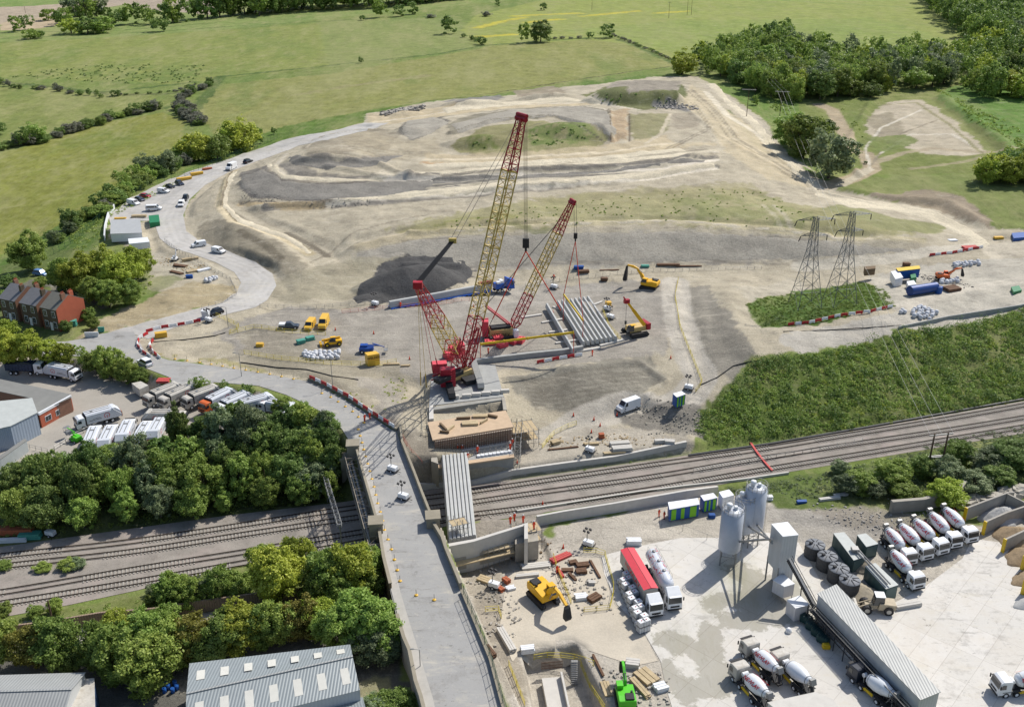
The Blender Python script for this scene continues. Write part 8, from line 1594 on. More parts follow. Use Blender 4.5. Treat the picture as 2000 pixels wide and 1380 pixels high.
a, b = U(30, 850, 5.05), U(66, 828, 5.05); ang = math.atan2(b[1]-a[1], b[0]-a[0]); q = empty('roller_door', tuple((a+b)/2+[.5, -.6, 0]), ang, 'blue-grey roller door of the depot hall', 'door'); m = MB(); m.box(-2.2, -.12, 0, 2.2, .1, 3.8); m.build('door_leaf', mat('door_grey', C(128, 146, 168), .5, 0, .05, 1, wave=('Z', .3, .02, .1)), q); m = MB(); m.box(-2.5, -.2, 0, -2.2, .1, 4.1); m.box(2.2, -.2, 0, 2.5, .1, 4.1); m.box(-2.2, -.2, 3.8, 2.2, .1, 4.1); m.build('frame', M_RED, q)
block('gatehouse', '257,748 275,744 290,752 272,760', 7.6, 5.6, M_GRIME, 'small tan gatehouse in the refuse yard', 'hut')
# site cabins
block('site_cabin', '217,430 273,428 277,455 216,457', 12.2, 9.5, M_WHT, 'white modular site office with a ribbed flat roof', 'cabin', None, None, mat('cabin_roof', C(196, 198, 198), .5, 0, .05, .5, wave=('Y', .5, .04, .2)))
block('site_cabin', '250,466 288,463 292,472 252,476', 11.6, 9.5, M_WHT, 'low white cabin annex in front of the site office', 'cabin'); block('skip', '290,421 310,419 312,433 292,435', 11.6, 9.6, mat('skip_green', C(30, 130, 80), .5, 0, .1, 1), 'green storage container beside the site office', 'container')
M_CBL = mat('cabin_blue', C(30, 90, 170), .5, 0, .06, 1); M_LIME = mat('cabin_lime', C(130, 205, 40), .5, 0, .05, 1)
def lime(r, P):
    a, b = Vector(P[2]), Vector(P[3]); d_ = b-a; ang = math.atan2(d_.y, d_.x)
    for t_, w_ in ((.2, .22), (.55, .12), (.85, .16)): m = MB(); c = a+d_*t_; m.cbox((c.x*1.01, c.y*1.01, P[0][2]*.5), (d_.length*w_, .1, P[0][2]*.9), ang); m.build('lime_panel', M_LIME, r)
for s, zt, lab in (('1305,981 1362,973 1366,985 1308,995', 4.6, 'long green and blue welfare cabin by the white wall'), ('1368,968 1393,963 1401,972 1375,978', 4.6, 'short blue welfare cabin next to the long one'), ('1314,769 1331,764 1339,770 1322,776', 7.2, 'blue cabin alone on the gravel below the platform')): block('welfare_cabin', s, zt, zt-2.6, M_CBL, lab, 'cabin', 'welfare cabins', lime, M_WHT)
block('site_cabin', '1404,960 1424,955 1434,966 1412,972', 4.8, 2.0, M_WHT, 'white site cabin beside the silos', 'cabin')
block('site_cabin', '1740,530 1755,527 1764,541 1749,545', 12.3, 9.8, M_WHT, 'white storage box beside the blue pipe', 'container'); block('generator', '1771,549 1785,547 1790,555 1774,557', 11.6, 9.8, M_WHT, 'low white generator box below the green one', 'generator')
block('container', '1750,524 1795,519 1797,525 1755,530', 12.6, 10, M_CBL, 'yellow-roofed blue container in the material store', 'container', None, None, M_YEL); block('container', '1688,520 1710,519 1710,524 1690,526', 11.8, 9.8, M_BRN, 'brown open-fronted store beside the pylons', 'store'); block('site_tank', '1778,536 1788,534 1790,541 1780,543', 11.6, 9.9, MATS['skip_green'], 'small green tank box by the yellow-roofed container', 'tank')
block('container', '712,688 734,685 741,690 718,694', 11, 8.1, M_VY, 'yellow container with dark lettering beside the blue lift', 'container', None, lambda r, P: txt('WELDEX', .8, Matrix.Translation(Vector(((P[3][0]+P[2][0])/2, (P[3][1]+P[2][1])/2, 2.0))*1.0+Vector((0, -.06, 0))) @ Matrix.Rotation(math.atan2(P[2][1]-P[3][1], P[2][0]-P[3][0]), 4, 'Z') @ Matrix.Rotation(R(90), 4, 'X'), MATS['letter_dark'], r))
a, b = at(1775, 578)+[0, 0, 1.5], at(1826, 570)+[0, 0, 1.5]; m = MB(); o = (a+b)/2; m.bar(vec(a-o), vec(b-o), 1.35, 24, cap=True); q = m.build('steel_tank', mat('pipe_blue', C(30, 70, 140), .4, .1, .12, .8), None); q.location = tuple(o); tag(q, 'long dark blue cylinder lying beside the orange excavator', 'tank'); tank(at(1832, 572), 1.0, 1.8, M_CBL, 'short upright blue tank at the end of the cylinder', None, 4)
block('container', '1976,455 2010,452 2014,462 1980,465', 11.8, 10.2, M_CBL, 'blue box at the far right of the haul road', 'container'); block('generator', '1975,560 1990,557 1996,566 1980,570', 12, 10.6, MATS['skip_green'], 'green box at the right edge of the platform', 'generator')
# pylons and poles
def pylon(p, Ht, rz, label):
    r = empty('pylon', tuple(p), rz, label, 'pylon', 'twin pylons'); m = MB(); b, w_, t_ = 3.4, 1.1, .5; hw = Ht*.62
    def cn(z): k = b+(w_-b)*(z/hw) if z < hw else w_+(t_-w_)*(z-hw)/(Ht-hw); return [(-k, -k, z), (k, -k, z), (k, k, z), (-k, k, z)]
    zs = [0, Ht*.2, Ht*.36, Ht*.5, hw, Ht*.72, Ht*.82, Ht*.92, Ht]
    for a, b2 in zip(zs, zs[1:]):
        A_, B_ = cn(a), cn(b2)
        for i in range(4): j = (i+1) % 4; m.bar(A_[i], B_[i], .09, 4); m.bar(A_[i], B_[j], .05, 3); m.bar(A_[j], B_[i], .05, 3); m.bar(B_[i], B_[j], .045, 3)
    m.build('lattice_tower', M_PYL, r)
    for z, ar_ in ((Ht*.8, 3.6), (Ht*.97, 5.2)):
        for s in (-1, 1):
            m = MB()
            for y in (-.5, .5): m.bar((s*.5, y, z), (s*ar_, 0, z+.1), .07, 3); m.bar((s*.5, y, z+.9), (s*ar_, 0, z+.1), .06, 3)
            [m.bar((s*(.6+k*.9), -.4, z), (s*(1+k*.9), 0, z+.6), .04, 3) for k in range(int(ar_))]; c = m.build('cross_arm', M_PYL, r); m = MB(); m.bar((s*ar_, 0, z), (s*(ar_+.3), .5, z-1.6), .12, 5); m.build('insulator', M_CHS, c)
    return r
M_PYL = mat('pylon_steel', C(128, 132, 136), .6, .3, .15, 2)
def hgt(p, py):
    lo, hi = 0, 95
    for _ in range(40):
        m_ = (lo+hi)/2; lo, hi = (m_, hi) if proj((p[0], p[1], p[2]+m_))[1] > py else (lo, m_)
    return lo
for (x, y, ty, l) in ((1572, 598, 424, 'left of the two steel pylons in the green patch'), (1640, 592, 414, 'right of the two steel pylons in the green patch')): p = at(x, y); pylon(p, hgt(p, ty), R(8), l)
M_PLE = mat('pole_wood', C(96, 78, 62), .9, 0, .1, 1)
WP = []
for (x, y, ty, arm, l) in ((1453, 96, 58, 1, 'wood pole just left of the wood'), (1410, 98, 68, 1, 'shorter wood pole at the wood edge'), (1306, 36, 4, 1, 'wood pole among the yellow flowers'), (1342, 30, -8, 0, 'left pole of the twin pair at the top'), (1350, 30, -8, 0, 'right pole of the twin pair at the top'), (1156, 20, -4, 0, 'thin pole at the top centre'), (1521, 243, 178, 2, 'tall wood pole beside the dark trees'), (1458, 228, 174, 2, 'wood pole beside the pale track'), (105, 1222, 1172, 0, 'short pole beside the lowest track'), (50, 26, 12, 0, 'pole at the far left'), (380, 12, 0, 1, 'far pole at the top left')):
    p = at(x, y); h = hgt(p, ty); r = empty('power_pole', tuple(p), R(-10), l, 'pole', 'wooden power poles'); m = MB(); m.bar((0, 0, 0), (0, 0, h), .17, 6, .12); m.build('pole', M_PLE, r); k_ = .11 if y > 300 else .22
    if arm: m = MB(); m.bar((-1.6*arm, 0, h-.3), (1.6*arm, 0, h-.3), k_, 4); m.build('cross_arm', M_SCF, r)
    if arm == 2: WP.append((p, h))
p = at(1823, 925); r = empty('power_pole', tuple(p), R(10), 'H-shaped double wooden pole with a pale crossbar beside the railway', 'pole'); h = hgt(p, 846)
for s in (-1.5, 1.5): m = MB(); m.bar((s, 0, 0), (s, 0, h), .2, 6, .15); m.build('pole', M_PLE, r)
m = MB(); m.bar((-2.6, 0, h-.3), (2.6, 0, h-.3), .16, 4); m.build('cross_arm', M_SCF, r); m = MB(); m.bar((-2, 0, h*.45), (2, 0, h*.45), .12, 4); m.cbox((0, .3, h*.38), (2.2, .8, .8)); m.build('platform', M_SCF, r)
m = MB()
hp = np.array(p)+[0, 0, h]
for s in (-2.4, 0, 2.4):
    for a_, b_ in ((hp+[s, 0, 0], np.array(WP[0][0])+[s*.9, 0, WP[0][1]]), (np.array(WP[0][0])+[s*.9, 0, WP[0][1]], np.array(at(1453, 96))+[s*.6, 0, 11])):
        pts = [a_+(b_-a_)*t_/12-[0, 0, 16*(t_/12)*(1-t_/12)] for t_ in range(13)]; [m.bar(u_, v_, .035, 3, cap=False) for u_, v_ in zip(pts, pts[1:])]
tag(m.build('power_line', mat('cable_pale', C(190, 190, 186), .5, .3, .05, 1)), 'three thin power cables sweeping down over the green bank', 'power line')
# street lamps
for x, y, ty, l in ((823, 1345, 1268, 'tall lamp post on the left pavement of the lower road'), (650, 755, 700, 'thin lamp post on the verge above the barriers'), (693, 1176, 1110, 'lamp post beside the lane wall'), (472, 735, 690, 'lamp post on the verge of the bend'), (446, 640, 600, 'slim pole beside the guard hut')):
    p = at(x, y); h = hgt(p, ty); r = empty('street_lamp', tuple(p), 0, l, 'street lamp', 'street lamps'); m = MB(); m.bar((0, 0, -.3), (0, 0, h), .09, 6, .06); m.build('post', M_SCF, r); m = MB(); m.bar((0, 0, h), (-.9, 0, h+.15), .05, 4); m.cbox((-1.1, 0, h+.15), (.6, .22, .12)); m.build('lamp_head', M_SCF, r)
# ---------------- barriers, fences, stacks and bags ----------------
def along(P, gap):
    d = np.r_[0, np.cumsum(np.hypot(*np.diff(P[:, :2], axis=0).T))]; out = []; t_ = gap/2
    while t_ < d[-1]:
        q = np.array([np.interp(t_, d, P[:, k]) for k in range(3)]); q2 = np.array([np.interp(t_+.3, d, P[:, k]) for k in range(3)]); q1 = np.array([np.interp(t_-.3, d, P[:, k]) for k in range(3)]); out.append((q, math.atan2(*(q2-q1)[[1, 0]]))); t_ += gap
    return out
def barrier_mesh(mm): m = MB(); m.side([(-.9, 0), (-.9, .8), (.9, .8), (.9, 0), (.5, 0), (.5, .15), (-.5, .15), (-.5, 0)], -.17, .17, lambda z: z*.12); o = m.build('traffic_barrier', mm, None); d = o.data; bpy.data.objects.remove(o); return d
BR, BW = barrier_mesh(M_RED), barrier_mesh(M_WHT)
for s, lab, fn, up in (('605,742 640,758 680,779 720,807 774,842', 'plastic road barrier in the long curved row beside the road up to the bridge', at, .5), ('290,652 272,662 268,676 280,690 298,700', 'plastic barrier in the curved row around the road island', at, 0), ('285,650 310,642 350,636 390,628', 'plastic barrier in the row above the road island', at, 0), ('300,665 292,676 300,690 312,700', 'plastic barrier in the inner curve of the road island', at, 0), ('1538,636 1580,632 1640,618 1700,610 1742,600', 'plastic barrier in the row below the pylon patch', at, 0), ('1815,500 1860,495 1918,484', 'plastic barrier in the row at the far right junction', at, 0), ('1048,710 1090,702 1145,693', 'plastic barrier in the row below the upstand wall', at, 0)):
    P = np.array([fn(*[float(v) for v in t.split(',')]) for t in s.split()])
    for i, (q, an) in enumerate(along(P, 2.05)):
        o = bpy.data.objects.new('traffic_barrier', BR if i % 2 == 0 else BW); link(o); o.location = (q[0], q[1], q[2]+up+.05); o.rotation_euler = (0, 0, an+rnd.uniform(-.06, .06)); tag(o, ('red ' if i % 2 == 0 else 'white ')+lab, 'barrier', lab[8:50].strip())
# yellow rubber-footed posts on the road
def post(): m = MB(); m.lathe([(0, .34), (.12, .3), (.16, .1)], (0, 0, 0), (0, 0, 1), 10); b = m; o = m.build('marker_post', M_VY); d = o.data; bpy.data.objects.remove(o); return d
PM = post(); m = MB(); m.bar((0, 0, .1), (0, 0, 1.15), .04, 5); o = m.build('pole', M_CHS); PP = o.data; bpy.data.objects.remove(o)
for s, lab, fn, gp in (('698,833 706,860 712,885 722,920 730,950 738,985 746,1012 752,1040 760,1060 768,1085 775,1110 785,1150', 'yellow-footed marker post in the chain along the left kerb of the bridge', ar, 2.9), ('796,1158 830,1168 866,1176', 'yellow-footed marker post across the road below the bridge', ar, 3.2), ('330,700 400,710 460,720 520,730 580,742', 'yellow-footed marker post along the inner kerb of the bend', at, 3.3), ('620,765 650,778 690,805 715,830', 'yellow-footed marker post beside the barrier row', at, 3.0)):
    P = np.array([fn(*[float(v) for v in t.split(',')]) for t in s.split()])
    for q, an in along(P, gp): r = empty('marker_post', (q[0], q[1], q[2]+.1), 0, lab, 'marker post', lab[25:].strip()); link(bpy.data.objects.new('base', PM), r); link(bpy.data.objects.new('pole', PP), r)
# fences
def fence(s, h, m_, label, gap=2.4, fn=at, rails=(.1, .55, 1.0), rp=.035, mesh_=False, lift=0):
    P = np.array([fn(*[float(v) for v in t.split(',')]) for t in s.split()]); o = P[0].copy(); r = empty('fence', tuple(o), 0, label, 'fence'); A_ = along(P, gap); p = MB(); [p.bar(q-o+[0, 0, lift], q-o+[0, 0, h+lift], rp, 4) for q, an in A_]
    if len(A_) > 99: tag(p.build('post', m_, r), kind='stuff')
    else:
        for q, an in A_: k = MB(); k.bar(q-o+[0, 0, lift], q-o+[0, 0, h+lift], rp, 4); k.build('post', m_, r)
    m = MB(); pts = [q for q, _ in A_]; [m.bar(a-o+[0, 0, h*z+lift], b-o+[0, 0, h*z+lift], rp*.7, 3, cap=False) for a, b in zip(pts, pts[1:]) for z in rails]
    if mesh_: d_ = along(P, .3); [m.bar(q-o+[0, 0, lift], q-o+[0, 0, h+lift], .012, 3, cap=False) for q, _ in d_]
    m.build('rail', m_, r); return r
M_PAL = mat('green_mesh', C(50, 96, 80), .6, .2, .1, 2)
fence('545,268 500,290 430,318 360,345 300,360 245,390 200,425 150,470 100,500', 2.2, M_PAL, 'green mesh fence along the field edge beside the haul road', 3, rails=(.05, .35, .65, .98), rp=.05)
fence('902,1157 926,1214 958,1292 981,1378 1003,1445', 1.8, M_PAL, 'green mesh fence on the right-hand road wall', 2.4, ar, (.05, .5, .98), .05, True, .6)
fence('30,870 95,885 110,878 150,852 225,818', 1.1, M_SCF, 'galvanised guard rail in the refuse yard', 1.6, rails=(.5, 1.0), rp=.05)
fence('312,300 250,1' , 1, M_SCF, 'x') if 0 else None
M_YT = mat('yellow_tube', C(226, 206, 70), .5, 0, .06, 2)
for i, s in enumerate(('1055,880 1080,850 1110,835 1140,825', '1128,1078 1180,1080 1200,1150 1192,1190 1140,1195', '1078,1082 1095,1130 1120,1190', '1325,545 1318,580 1328,640 1352,700 1372,750 1350,775', '1030,1290 1080,1282 1130,1288 1160,1300', '1130,1290 1150,1340 1190,1400', '935,1195 975,1192 980,1210', '440,655 500,640 560,650 640,655', '470,690 540,702 640,712 740,715 790,705', '1176,605 1190,640 1215,668', '990,1290 1010,1340 1030,1390', '405,610 440,625 470,640 440,655')):
    fence(s, 1.1, M_YT, 'yellow pedestrian guard fence '+('beside the trackside timber', 'around the pile cap store on its right', 'around the pile cap store on its left', 'down the right-hand haul track', 'above the bottom pit', 'right of the bottom pit', 'beside the lower road wall', 'below the yellow vans', 'below the white bags', 'right of the stored beams', 'left of the bottom pit', 'around the guard hut corner')[i], 2.2, rails=(.15, .5, .98), rp=.06)
for i, s in enumerate(('500,600 600,604 700,596 760,590', '320,470 345,490 400,520 450,548 464,575 440,590 390,605', '1020,560 1100,548 1250,532 1500,526', '1345,925 1500,898 1700,860', '660,612 800,600 920,588', '780,845 800,880 830,915')):
    fence(s, 1.1, mat('mesh_orange', C(206, 120, 104), .7, 0, .1, 2) if i in (4, 5) else M_SCF, ('mesh fence along the foot of the mound', 'grey panel fence inside the haul road bend', 'grey post fence along the upper haul road', 'grey rail along the right trackside', 'orange mesh fence behind the vans', 'orange mesh fence right of the bridge approach')[i], 2.2, rails=(.1, .5, .98), rp=.05)
fence('1265,1010 1400,1062 1465,1092', 1.4, M_SCF, 'thin rope and post line beside the silos', 5, rails=(.95,), rp=.04)
# bags and stacks
def bag_mesh():
    m = MB(); m.lathe([(0, .36), (.1, .48), (.5, .5), (.8, .42), (.92, .2), (.95, .05)], (0, 0, 0), (0, 0, 1), 8); o = m.build('bulk_bag', mat('bag_white', C(224, 226, 230), .8, 0, .12, 3)); d = o.data; bpy.data.objects.remove(o); return d
BG = bag_mesh(); g = random.Random(21)
for s, n_, lab in (('1780,606 1800,600 1830,612 1815,626 1785,622', 34, 'white bulk bag in the big heap above the green bank'), ('1860,515 1915,510 1912,518 1865,524', 18, 'white bulk bag in the line at the right of the store'), ('590,690 662,688 664,702 600,704', 30, 'white bulk bag in the rows below the telehandler'), ('1835,545 1872,545 1870,556 1838,555', 12, 'white bulk bag beside the orange excavator'), ('400,548 425,540 428,546 405,555', 8, 'white bag at the end of the timber stacks'), ('1758,606 1768,606 1768,612 1758,612', 3, 'white bag in the small trio left of the big heap')):
    P = ats(s); pts = []; tr = 0
    while len(pts) < n_ and tr < 4000:
        tr += 1; x, y = g.uniform(P[:, 0].min(), P[:, 0].max()), g.uniform(P[:, 1].min(), P[:, 1].max())
        if inside(np.array([x]), np.array([y]), P)[0] and all((x-a)**2+(y-b)**2 > .9 for a, b in pts): pts.append((x, y))
    for x, y in pts: o = bpy.data.objects.new('bulk_bag', BG); link(o); o.location = (x, y, float(hz(x, y))); k_ = g.uniform(.95, 1.25); o.scale = (k_, k_, k_); o.rotation_euler = (0, 0, g.uniform(0, 3)); tag(o, lab, 'bag', lab[6:50].strip())
def stack(x, y, L, W_, Hh, rz, mm, label, name='timber_stack', cat='stack', group=None, lay=3, fn=at, split=4):
    m = MB(); 
    for j in range(lay):
        for i in range(split): yy_ = -W_/2+W_*(i+.5)/split; m.cbox((g.uniform(-.1, .1), yy_, Hh*(j+.5)/lay), (L*g.uniform(.93, 1), W_/split*.86, Hh/lay*.86))
    o = m.build(name, mm); o.location = tuple(fn(x, y)); o.rotation_euler = (0, 0, R(rz)); return tag(o, label, cat, group)
ST = [(372, 508, 5, 1.2, .8, 25, 'T', 'yellow timber stack above the plank piles'), (352, 520, 4.5, 1.4, .5, -20, 'B', 'brown plank stack at the left of the timber'), (378, 530, 4, 1.8, .5, 35, 'T', 'loose tan boards in the middle of the timber store'), (398, 528, 4, 1.5, .5, 40, 'W', 'pale boards at the right of the timber store'), (370, 543, 1.9, 1.1, 1.0, 10, 'U', 'blue crate below the timber'), (345, 533, 5, 1.2, .4, -30, 'B', 'rusty steel sections left of the blue crate'), (1215, 878, 4.5, 1.6, .8, 8, 'C', 'upper concrete slab stack by the railway'), (1210, 868, 4.5, 1.2, .7, 8, 'C', 'rear concrete slab stack by the railway'), (1200, 885, 5, .8, .4, 8, 'T', 'long timber pack in front of the slab stacks'), (1085, 866, 2, 1.4, .8, 30, 'T', 'small timber bundle by the yellow fence'), (1100, 876, 7, .4, .3, 12, 'B', 'long brown pole lying by the yellow fence'), (1155, 868, 3.4, .8, .5, 8, 'T', 'yellow timber pack by the lighting tower'), (1175, 855, 1.2, 1.0, 1.2, 10, 'O', 'orange crate near the traffic cones'), (1308, 866, 2.2, 1.2, .9, -10, 'C', 'cream pipe section at the right of the trackside store'), (1290, 864, 2.6, .9, .8, 8, 'C', 'cream block left of the pipe section'),
      (1047, 1110, 5.4, 1.6, .9, 10, 'C', 'concrete slab bundle in front of the south abutment'), (1030, 1125, 4.2, .8, .5, 10, 'C', 'low slab bundle above the yellow excavator'), (989, 1252, 6, 1.2, .8, -68, 'C', 'long pale concrete beam beside the lower road wall'), (958, 1275, 2.6, .9, .7, -60, 'B', 'brown steel bundle beside the lower road wall'), (978, 1152, 1.4, .9, .6, -50, 'O', 'brick pallet left of the yellow excavator'), (989, 1136, 1.5, 1, .8, -50, 'O', 'second brick pallet behind the first'), (997, 1150, 1.6, 1.1, .5, 20, 'W', 'white wrapped pallet beside the bricks'), (946, 1133, 2.4, 1.6, .5, -30, 'T', 'pallet stack beside the lower road wall'), (1030, 1272, 2.2, 1.2, 1.0, 10, 'W', 'white sacks at the corner of the pit'), (1262, 1322, 3.4, 2.6, .5, -55, 'T', 'slatted timber frame by the green excavator'), (1250, 1345, 4.5, 1.0, .6, -62, 'T', 'timber pack by the green excavator'), (1235, 1300, 2.2, 1.6, 1.0, -10, 'C', 'grey block pair at the end of the fence'), (1185, 1345, 3.2, 1.4, .25, -80, 'T', 'flat board panel left of the green excavator'), (1290, 1345, 2, 1.6, .8, 20, 'W', 'grey sack pile right of the green excavator'), (1168, 1300, 5, .4, .4, -75, 'B', 'brown joist right of the pit'),
      (765, 712, 4, .8, .4, 5, 'T', 'orange tinted boards beside the yellow container'), (792, 715, 2.2, .7, .4, 5, 'T', 'short boards beside the red drum'), (588, 670, 2.2, 1.4, 1.0, 30, 'G', 'left turquoise tarpaulin pack'), (606, 664, 2.2, 1.4, 1.0, 30, 'G', 'right turquoise tarpaulin pack'), (508, 676, 1.8, 1.2, .9, 0, 'Y', 'yellow compactor on the gravel'), (315, 658, 3, 1.4, 1.4, 20, 'Y', 'yellow site vehicle by the road island'), (360, 352, 6, 1.6, 1.2, 30, 'Y', 'yellow machine pack at the lower end of the roadside store'), (385, 342, 5, 1.6, 1.2, 30, 'Y', 'second yellow machine pack in the roadside store'), (405, 332, 4, 1.4, .9, 30, 'O', 'orange pack at the upper end of the roadside store'), (235, 428, 4, 1, .6, 5, 'Y', 'yellow pack on the site office roof edge'), (272, 424, 5, 1.6, .8, 5, 'T', 'tan scaffold boards behind the site office'), (302, 437, 2, 1, 1.1, 0, 'Y', 'yellow bin group before the green container'),
      (1305, 518, 7, 1.2, .5, 0, 'B', 'brown sheet stack beside the upper haul road'), (1345, 520, 8, .8, .3, 0, 'B', 'long dark bundle right of the brown sheets'), (1260, 521, 2.4, 1.2, .6, 0, 'G', 'pale green skip beside the upper haul road'), (1130, 525, 3, 1.4, 1.0, 0, 'U', 'blue bowser above the hanging slings'), (1140, 532, 3.2, 1.5, .8, 10, 'B', 'dark machinery behind the slings'), (1190, 528, 6, .6, .3, 5, 'B', 'rusty bars beside the upper haul road'), (1180, 548, 2, 1.4, 1.0, 0, 'B', 'dark skip above the stored beams'), (1188, 598, 1.6, 1.4, 1.4, 0, 'Y', 'yellow roller machine right of the stored beams'), (1858, 566, 4.5, 3.2, .9, 20, 'B', 'rack of brown and yellow steel right of the blue tank'), (1770, 520, 2, 1.4, 1.2, 0, 'B', 'dark mast base behind the yellow-roofed container'), (1860, 470, 3, 1.6, .4, 10, 'W', 'white scrap pile at the far right junction'), (1895, 484, 5, 2.4, .5, 10, 'R', 'red and white scrap pile at the far right junction'), (1950, 466, 3, 1.4, .7, 5, 'Y', 'yellow pack at the far right junction'),
      (1120, 1100, 1.5, 1, .6, 20, 'B', 'rusty mould, top of the pile cap store'), (1108, 1115, 2.2, .9, .5, 0, 'B', 'rusty mould left in the pile cap store'), (1138, 1105, 2.4, 1.2, .6, 10, 'B', 'rusty frame at the right in the pile cap store'), (1135, 1118, 2, 1.2, .7, 10, 'B', 'second rusty frame in the pile cap store'), (1162, 1112, 5.4, .4, .4, -75, 'B', 'long rusty joist at the right of the pile cap store'), (1155, 1140, 1.3, .8, .6, 0, 'C', 'grey trough in the pile cap store'), (1135, 1168, 2.2, 1.5, .7, 10, 'W', 'pale scrap heap in the pile cap store'), (1160, 1170, 2.4, 1.6, .7, 40, 'B', 'dark scrap heap in the pile cap store'), (1118, 1128, 2.4, .5, .5, -60, 'B', 'brown joist in the pile cap store'), (1094, 1120, 2.6, .6, .5, -70, 'R', 'red and brown timbers by the left pit fence'), (1095, 1090, 4.2, 1.4, .5, 35, 'R', 'red-topped stair flight by the south abutment'),
      (1238, 1062, 2.8, 1.4, 1.1, 0, 'W', 'white box behind the red-covered trailer'), (1502, 975, 1.2, 1, .9, 0, 'W', 'small white cabinet right of the silos'), (1390, 1010, 1.2, .8, .8, 0, 'U', 'small blue drum box below the welfare cabins'), (1412, 982, 2, 1, 1.1, 60, 'R', 'red and yellow skip beside the white cabin'), (1620, 975, 4.5, .8, .5, 12, 'C', 'left pale slab in the scrub by the railway'), (1642, 968, 3, .8, .5, 12, 'C', 'right pale slab in the scrub by the railway'), (1565, 982, 2, .8, .6, 5, 'U', 'blue pallet in the scrub right of the silos'), (1520, 1140, .1, .1, .1, 0, 'C', 'x'), (418, 1345, 1, 1, 1, 0, 'B', 'x'), (30, 1040, 7, 2, 1.2, 5, 'O', 'red and orange machine on the far left trackside'), (60, 1050, 4, 1.6, 1.2, 5, 'G', 'green machine on the far left trackside'), (20, 1058, 6, .8, .8, 5, 'W', 'white concrete block row at the far left trackside'), (1772, 1185, 5, 1.0, .8, 14, 'C', 'pale block row behind the wheel loader'), (180, 658, 3.5, .3, 1.4, 5, 'W', 'blue and white sign panel at the road junction'), (198, 648, 1.6, .3, 1.4, 5, 'G', 'green sign panel at the road junction'), (142, 636, 2.2, 1.6, 1.6, 10, 'G', 'dark green bin below the brick gable'), (403, 620, 2.0, 1.8, 2.2, 0, 'W', 'white guard hut at the road island'), (745, 1150, 5.5, .2, 1.5, 14, 'W', 'row of white notices on the lane corner board'), (746, 1118, 1.6, .2, 1.4, 14, 'W', 'small notice board on the left kerb'), (320, 745, 3, 2, .6, 0, 'R', 'red and blue sign pile at the yard gate')]
KM = {'T': M_TIM, 'B': mat('rusty_brown', C(120, 92, 72), .9, .1, .25, 2), 'W': M_WHT, 'U': M_CBL, 'C': M_CONL, 'O': mat('brick_orange', C(186, 104, 70), .8, 0, .2, 2), 'G': mat('turquoise', C(88, 168, 150), .7, 0, .12, 1.5), 'Y': M_VY, 'R': mat('faded_red', C(206, 84, 80), .7, 0, .25, 3)}
for x, y, L, W_, Hh, rz, k_, lab in ST:
    if lab == 'x': continue
    nm = {'T': 'timber_stack', 'B': 'steel_stack', 'C': 'concrete_stack', 'W': 'stored_pack', 'U': 'blue_crate', 'O': 'pallet_stack', 'G': 'covered_pack', 'Y': 'yellow_pack', 'R': 'scrap_stack'}[k_]
    stack(x, y, L, W_, Hh, rz, KM[k_], lab, nm, 'stack', None, 2 if Hh < .6 else 3, at, 3 if W_ > 1 else 2)
# water containers beside the red truck
def ibc(r): m = MB(); m.box(-.5, -.6, .15, .5, .6, 1.1); m.build('tank', M_WHT, r, .05); m = MB(); [m.bar((x, y, .1), (x, y, 1.15), .025, 4) for x in (-.53, -.18, .18, .53) for y in (-.63, .63)]; [m.bar((x, y, .1), (x, y, 1.15), .025, 4) for x in (-.53, .53) for y in (-.3, 0, .3)]; m.cbox((0, 0, .07), (1.1, 1.3, .12)); m.build('cage', M_SCF, r); m = MB(); m.lathe([(0, .12), (.06, .1)], (0, 0, 1.1), (0, 0, 2), 8); m.build('cap', M_RED, r)
BUILD['ibc'] = ibc
for i in range(11):
    t_ = i/10; x, y = 1210+38*t_, 1138+92*t_
    for j in range(2):
        p = at(x+(9 if j else 0), y-(3 if j else 0))
        for k_ in range(2 if (i+j) % 3 else 1): q = put('ibc', 'water_container', p, p+[.5, -.86, 0], f'white caged water container in the stacked row left of the red-covered trailer', 'container', 'caged water containers'); q.location.z += k_*1.2
# green machine at the bottom, precast beam in the pit, stairs
V('telehandler', 'excavator', 1222, 1395, 1216, 1340, 'x') if 0 else None
BUILD['excavator_g'] = lambda r: excav_(r, M_GRN, (2.6, 3.4), (4.6, 4.0), (4.9, 1.8), 0, .95); V('excavator_g', 'excavator', 1226, 1395, 1216, 1345, 'bright green excavator at the bottom edge', 'excavator')
m = MB(); a, b = U(1078, 1322, -.2), U(1098, 1420, -.2); L = np.hypot(*(b-a)[:2]); m.box(-L/2, -1.6, -1.2, L/2, 1.6, 0); m.box(-L/2, 1.3, 0, L/2, 1.6, 1.0); q = m.build('foundation_wall', M_CONL); q.location = tuple((a+b)/2); q.rotation_euler = (0, 0, math.atan2(b[1]-a[1], b[0]-a[0])); tag(q, 'fresh pale concrete foundation in the bottom pit', 'foundation')
m = MB(); p0, p1 = U(1058, 1308, -.4), U(1098, 1304, -.4); [m.bar(p0+(p1-p0)*k/16, p0+(p1-p0)*k/16+[0, 0, 1.6], .05, 4) for k in range(17)]; [m.bar(p0+[0, 0, z], p1+[0, 0, z], .04, 4) for z in (.3, .8, 1.4)]; tag(m.build('rebar_cage', M_REB), 'rusty rebar cage at the head of the bottom pit', 'rebar')
m = MB(); a, b = U(1122, 1290, 2.2), U(1122, 1335, -1.4)
for k in range(12): c = a+(b-a)*k/11; m.cbox(tuple(c), (1.0, .3, .06))
for s in (-.55, .55): m.bar(a+[s, 0, 1], b+[s, 0, 1], .04, 4); m.bar(a+[s, 0, 0], b+[s, 0, 0], .07, 4)
tag(m.build('access_stair', M_SCF), 'metal stair leading down into the bottom pit', 'stair')
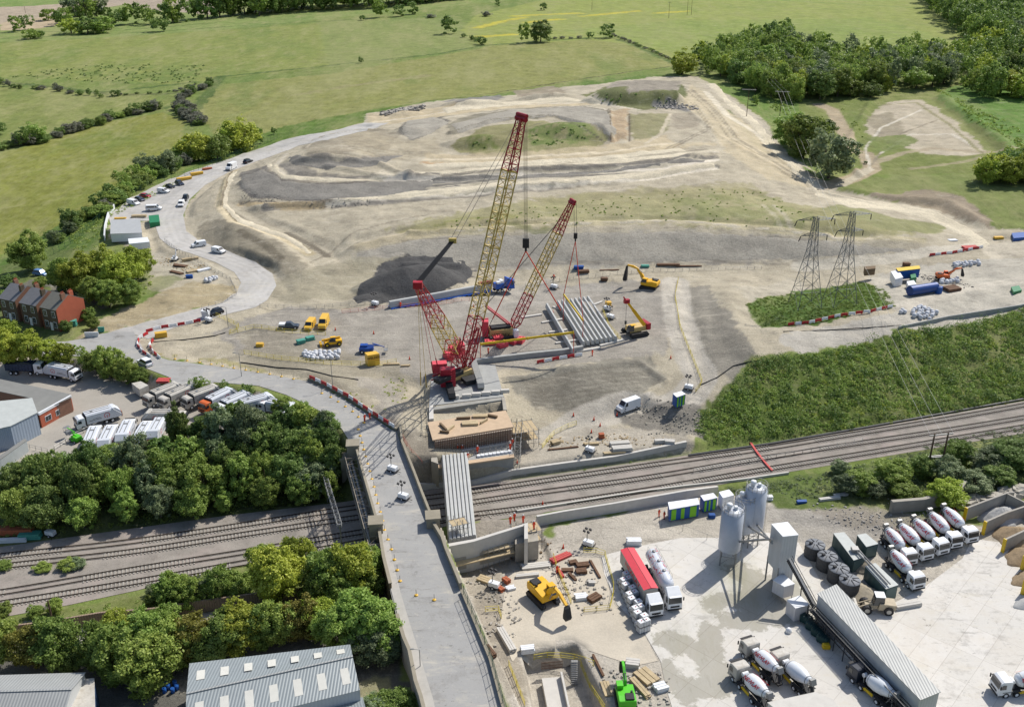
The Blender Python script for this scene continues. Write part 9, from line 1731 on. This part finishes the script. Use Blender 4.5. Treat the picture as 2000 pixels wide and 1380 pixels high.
for i in range(14):
    x, y = ((1060, 985), (1155, 845), (1172, 832), (1205, 812), (1120, 812), (1160, 820), (1080, 612), (1310, 700), (730, 652), (655, 645), (925, 600), (1010, 905), (800, 702), (1100, 1070))[i]; p = at(x, y); r = empty('traffic_cone', tuple(p), 0, 'small orange and white traffic cone on the gravel', 'cone', 'scattered traffic cones'); m = MB(); m.cbox((0, 0, .03), (.45, .45, .06)); m.build('base', M_CHS, r); m = MB(); m.lathe([(0, .2), (.9, .04)], (0, 0, .06), (0, 0, 1), 10); m.build('cone', M_ORG, r)
m = MB(); P = np.array([U(*v, .1) for v in ((1466, 866), (1478, 884), (1492, 902), (1508, 920))]); wall_line(m, P-P[0], .45, .1, .32); q = m.build('crossing_mesh', KM['R']); q.location = tuple(P[0]); tag(q, 'red mesh strip laid across the railway tracks', 'mesh')
# barrels and stored things behind the big shed
for i, (x, y) in enumerate(((322, 1352), (330, 1345), (338, 1352), (346, 1346), (326, 1338), (342, 1338))): m = MB(); m.lathe([(0, .3), (.9, .3)], (0, 0, 0), (0, 0, 1), 12); q = m.build('barrel', M_CBL); q.location = tuple(at(x, y)); tag(q, 'blue barrel in the cluster left of the big shed', 'barrel', 'barrels left of the big shed')
fence('210,1318 290,1310 368,1300', 2.2, M_CHS, 'dark palisade fence behind the big shed', 1.2, rails=(.2, .8), rp=.06); fence('684,1272 735,1266 788,1258', 2.0, M_CHS, 'dark palisade fence on the rough concrete wall', 1.0, rails=(.2, .9), rp=.06, lift=1.2); fence('60,1305 140,1290 190,1285', 2.0, M_CHS, 'dark paling fence beside the lane at left', 1.2, rails=(.2, .8), rp=.08)
for s, lab in (('1368,752 1400,738 1432,715 1470,705 1500,708', 'black pipe lying on the slope below the pylon patch'), ('470,708 540,718 600,722 650,735 700,742', 'black pipe lying along the verge below the white bags'), ('300,668 360,664 420,656 440,650', 'dark pipe between the road island and the guard hut'), ('1530,648 1620,645 1700,640 1760,636', 'dark cable across the pale track above the bank')):
    P = ats(s)+[0, 0, .12]; m = MB(); [m.bar(a-P[0], b-P[0], .13, 5) for a, b in zip(P, P[1:])]; q = m.build('ground_pipe', M_BLK); q.location = tuple(P[0]); tag(q, lab, 'pipe')
